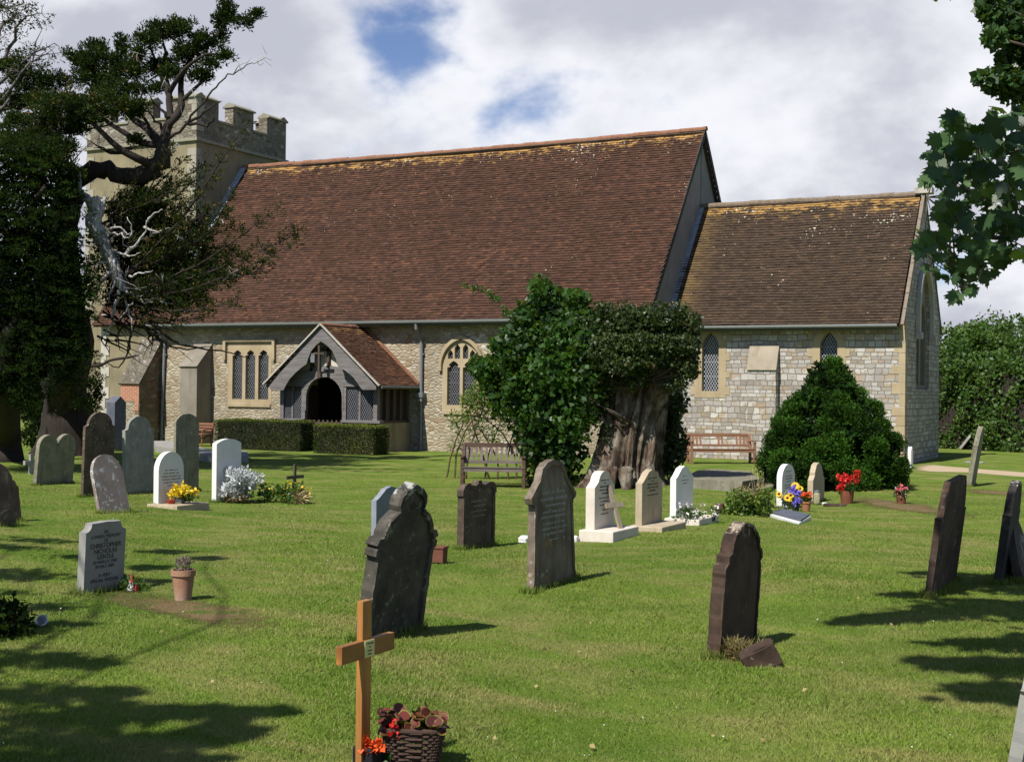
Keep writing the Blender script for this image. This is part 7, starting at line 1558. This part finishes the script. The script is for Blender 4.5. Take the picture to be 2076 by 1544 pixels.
for (u, v, lb, mt_, L, r, hh) in [(1717, 1020, 'brown basket of tall scarlet flowers in front of the conical bush', pt_red, [(1702, 968), (1708, 972), (1714, 977), (1721, 974), (1729, 968), (1737, 957), (1739, 962), (1737, 972), (1701, 990), (1706, 993), (1730, 978), (1708, 983), (1722, 983), (1712, 965)], .12, .23), (1827, 1021, 'little basket of red and pink flowers right of the conical bush', pt_pink, [(1822, 990), (1828, 988), (1834, 992), (1820, 996), (1829, 996), (1836, 998), (1823, 1001), (1831, 1003)], .085, .16)]:
    P = gp(u, v); T = Tree('flower_basket', lb, 'flower basket', P); D_ = depth(P)
    for a, b in L: q = dp(a, b, D_+rr2(.04)); T.clump(q, (.045, .045, .045), 34, .045, 'petals', tone=.5, shell=.1, aspect=1.2); T.limb([P+np.array([0, 0, hh*.8]), q], [.004, .003], 'stems', 4, sub=1)
    for k in range(16): T.clump(P+np.array([rr2(r), rr2(r), hh+random.uniform(-.02, .12)]), (.05, .05, .05), 16, .05, 'leaves', tone=.35, shell=.1)
    if mt_ is pt_pink:
        for k in range(8): T.clump(P+np.array([rr2(r), -r*.6, hh+random.uniform(0, .1)]), (.02, .02, .02), 5, .035, 'pale_petals', tone=.6, shell=.1)
    mb = MB(); mb.lathe([(0, 0), (r*.85, 0), (r, hh*.6), (r*1.05, hh), (r*.95, hh), (0, hh*.85)], 24); mb.build('basket', m_plain('brown_wicker', (.17, .06, .03), .8, .5, 40, .8), T.o)
    T.done(None, mt_stem, {'petals': mt_, 'leaves': lf_bush, 'pale_petals': pt_white})

# wicker basket of begonias in the foreground
Pk = gp(838, 1552); yw = R(24)
o = empty('wicker_basket', 'dark wicker basket planted with red-brown begonias, in the foreground beside the wooden cross', 'flower basket', Pk, (0, 0, yw)); Db = depth(Pk)
mw = m_plain('wicker', (.06, .035, .025), .75, .6, 30, .5); mb = MB(); Hb = .165; a0, b0, a1, b1_ = .10, .06, .13, .080
def ring(z): t = z/Hb; return a0+(a1-a0)*t, b0+(b1_-b0)*t
nst = 36
def sq(th, a, b): c, s = math.cos(th), math.sin(th); return a*math.copysign(abs(c)**.45, c), b*math.copysign(abs(s)**.45, s)
for r_ in range(13):
    z = .006+r_*(Hb-.01)/12; a, b = ring(z); pts = []
    for k in range(nst*2+1): th = 2*math.pi*k/(nst*2); s = .006*(1 if (k//2+r_) % 2 else -1)*(1 if True else 0); x, y = sq(th, a+s, b+s); pts.append((x, y, z))
    mb.tube(pts, .0062, 5, cap=False)
for k in range(nst):
    th = 2*math.pi*k/nst; x0, y0 = sq(th, *ring(0)); x1, y1 = sq(th, *ring(Hb)); mb.tube([(x0, y0, 0), (x1, y1, Hb)], .004, 4)
a, b = ring(Hb); mb.tube([(*sq(2*math.pi*k/48, a+.003, b+.003), Hb+.004) for k in range(49)], .010, 6, cap=False); mb.build('basket', mw, o)
mb = MB(); mb.add([(*sq(2*math.pi*k/24, *ring(Hb*.8)), Hb*.8) for k in range(24)], [tuple(range(24))]); mb.add([(*sq(2*math.pi*k/24, *ring(.01)), .01) for k in range(24)], [tuple(range(24))]); mb.build('soil', mt_earth, o)
# begonia leaves: rounded, cupped, with lighter rims
def roundleaf(P, r, nrm, k=12):
    V = []
    for p, rad, nn in zip(P, r, nrm):
        nn = nn/np.linalg.norm(nn); a = np.cross(nn, [0.1, .2, 1.]); a /= np.linalg.norm(a); b = np.cross(nn, a)
        for i in range(k):
            th = 2*math.pi*i/k; q = rad*(1+.12*math.cos(th)-.08*math.cos(3*th)); V.append(p+a*math.cos(th)*q*1.1+b*math.sin(th)*q*.85-nn*rad*.18*(math.cos(2*th)))
    return np.array(V)
n = 95; Q = np.stack([rng.uniform(-.15, .135, n), rng.uniform(-.085, .085, n), Hb+np.abs(rng.normal(.040, .022, n))], 1); Q[:, 2] -= np.abs(Q[:, 0])*.12
rad = rng.uniform(.013, .027, n); nr_ = rng.normal(0, .55, (n, 3))+np.array([.0, -.35, .8])
V = roundleaf(Q, rad*1.09, nr_); V2 = roundleaf(Q+nr_/np.linalg.norm(nr_, axis=1, keepdims=True)*.0022, rad, nr_)
tt = rng.uniform(0, 1, n)
npmesh('leaf_rims', V, 12, pt_lime, o, tt); ra = npmesh('begonia_leaves', V2, 12, pt_beg, o, tt)
mb = MB()
for q in Q[::2]: mb.tube([(q[0]*.5, q[1]*.4, Hb*.78), tuple(q)], .0025, 4)
mb.build('stems', m_plain('red_stem', (.20, .05, .03), .6), o)
Vp, k_ = leafcloud(np.array([[-.08, -.09, Hb+.01]])+rng.normal(0, .014, (26, 3)), .022, 'quad', aspect=1.1); npmesh('petals', Vp, k_, pt_red, o, rng.uniform(0, 1, 26))
Pf = gp(752, 1560); T = Tree('orange_flowers', 'bright orange-red flowers at the foot of the varnished wooden cross', 'flowers', Pf); Df = depth(Pf)-.05
for u, v, s in ((739, 1503, 9), (744, 1512, 9), (752, 1514, 10), (757, 1509, 9), (762, 1516, 10), (746, 1524, 8), (769, 1514, 6), (740, 1508, 7), (735, 1509, 5), (754, 1521, 8), (766, 1508, 6)):
    q = dp(u, v, Df); T.clump(q, (.016, .016, .015), 12, .026, 'petals', tone=.5, shell=.1, aspect=1.05, upb=.2); T.limb([Pf+np.array([rr2(.03), 0, 0]), q], [.003, .002], 'stems', 4, sub=1)
T.clump(Pf+np.array([.0, 0, .05]), (.07, .06, .05), 70, .035, 'leaves', tone=.3, shell=.1, aspect=1.3)
T.done(None, mt_stem, {'petals': pt_org, 'leaves': lf_bush})
mb = MB(); mb.box((0, 0, .03), (.10, .14, .16)); mb.build('pot', m_plain('black_plastic', (.015, .015, .02), .4), T.o, bevel=.008)

# dry grass tuft before the foreground headstone
T = Tree('grass_tuft', 'tuft of long dry grass at the foot of the dark foreground headstone', 'grass', gp(1500, 1338))
for k in range(40):
    t = random.random(); c = gp(1462+t*95, 1330+t*14+rr2(6)); c[2] += random.uniform(0, .07); T.clump(c, (.05, .05, .035), 55, .05, 'blades', tone=.5, shell=.05, upb=1.2, flat=.6, aspect=9)
T.done(None, mt_stem, {'blades': m_petal('tuft_blade', (.05, .075, .012), (.28, .20, .08))})

# ---------------------------------------------------------------- the mown grass itself
def blades(name, n, dmin, dmax, h, wd, power):
    t = rng.uniform(0, 1, n); D = dmin*(dmax/dmin)**(t**power); half = .40
    s = rng.uniform(-half, half, n)*D*1.06; f2 = np.array([-math.sin(YAW), math.cos(YAW)]); r2 = np.array([math.cos(YAW), math.sin(YAW)])
    xy = CAM[:2]+f2*D[:, None]+r2*s[:, None]; z = G(xy[:, 0], xy[:, 1])
    P = np.column_stack([xy, z-.004]); a = rng.uniform(0, 2*np.pi, n); hh = h*rng.uniform(.45, 1.25, n); ww = wd*(1+D*.05)
    ln = rng.normal(0, .55, (n, 2)); side = np.column_stack([np.cos(a), np.sin(a), np.zeros(n)])*ww[:, None]*.5
    tip = np.column_stack([ln[:, 0]*hh, ln[:, 1]*hh, hh])
    V = np.stack([P-side, P+side, P+tip], 1).reshape(-1, 3); tint = rng.uniform(0, 1, n)
    o = npmesh(name, V, 3, mt_blade, None, tint); tagp(o, 'short mown lawn grass covering the churchyard', 'grass', None, 'stuff')
def tufts():
    V = []; t = []
    for key, (c, w_, t_, h_, d_) in STONES.items():
        n = int(900*(w_+t_)); e = rng.uniform(0, 1, n); sd_ = rng.integers(0, 4, n); hx, hy = t_/2+.02, w_/2+.02
        x = np.where(sd_ < 2, rng.uniform(-hx, hx, n), np.where(sd_ == 2, hx, -hx)); y = np.where(sd_ < 2, np.where(sd_ == 0, hy, -hy), rng.uniform(-hy, hy, n))
        x = x+rng.normal(0, .018, n); y = y+rng.normal(0, .018, n); X_, Y_ = c[0]+x, c[1]+y; P = np.column_stack([X_, Y_, G(X_, Y_)-.005]); a = rng.uniform(0, 6.28, n); hh = rng.uniform(.03, .085, n)
        side = np.column_stack([np.cos(a), np.sin(a), np.zeros(n)])*.0045; tip = np.column_stack([rng.normal(0, .35, n)*hh, rng.normal(0, .35, n)*hh, hh]); V.append(np.stack([P-side, P+side, P+tip], 1).reshape(-1, 3)); t.append(rng.uniform(0, .9, n))
    tagp(npmesh('grass_fringe', np.concatenate(V), 3, mt_blade, None, np.concatenate(t)), 'longer grass left unmown around the feet of the stones', 'grass', None, 'stuff')
mt_blade, nt, o_ = newmat('grass_blade'); v = coords(nt); c, fine = lawn_color(nt, v); a = N(nt, 'Attribute', attribute_name='tint').outputs['Fac']
c = mixc(nt, math_(nt, 'MULTIPLY', a, .55), c, mixc(nt, .45, c, (0.30, 0.38, 0.07))); c = mixc(nt, ramp(nt, a, .93, .95), c, (.30, .25, .12))
p = N(nt, 'BsdfPrincipled', {0: c, 'Roughness': .6}); p.inputs['Specular IOR Level'].default_value = .2; t_ = N(nt, 'BsdfTranslucent', {0: c}); mx = N(nt, 'MixShader', {0: .3, 1: p.outputs[0], 2: t_.outputs[0]}); nt.links.new(mx.outputs[0], o_.inputs[0])
tufts()
blades('grass', 620000, 5.2, 32, .021, .0050, 1.0)
# fallen leaves and daisies
def litter(name, label, n, size, mat, regs=None):
    P = []
    for _ in range(n):
        u, v = random.uniform(0, 2076), random.uniform(945, 1544)**1.0
        q = gp(u, v); P.append(q+np.array([0, 0, .03]))
    P = np.array(P); V, k = leafcloud(P, size, 'quad', up=np.tile([.6, .6, .15], (len(P), 1)), flat=.3, aspect=1.1, outward=np.tile([0, 0, 1.5], (len(P), 1)))
    o = npmesh(name, V, k, mat, None, rng.uniform(0, 1, len(P))); tagp(o, label, 'litter', None, 'stuff')
litter('daisies', 'tiny white daisies scattered over the lawn', 130, .009, pt_white)
litter('fallen_leaves', 'few small dry fallen leaves on the lawn', 90, .026, pt_dry)
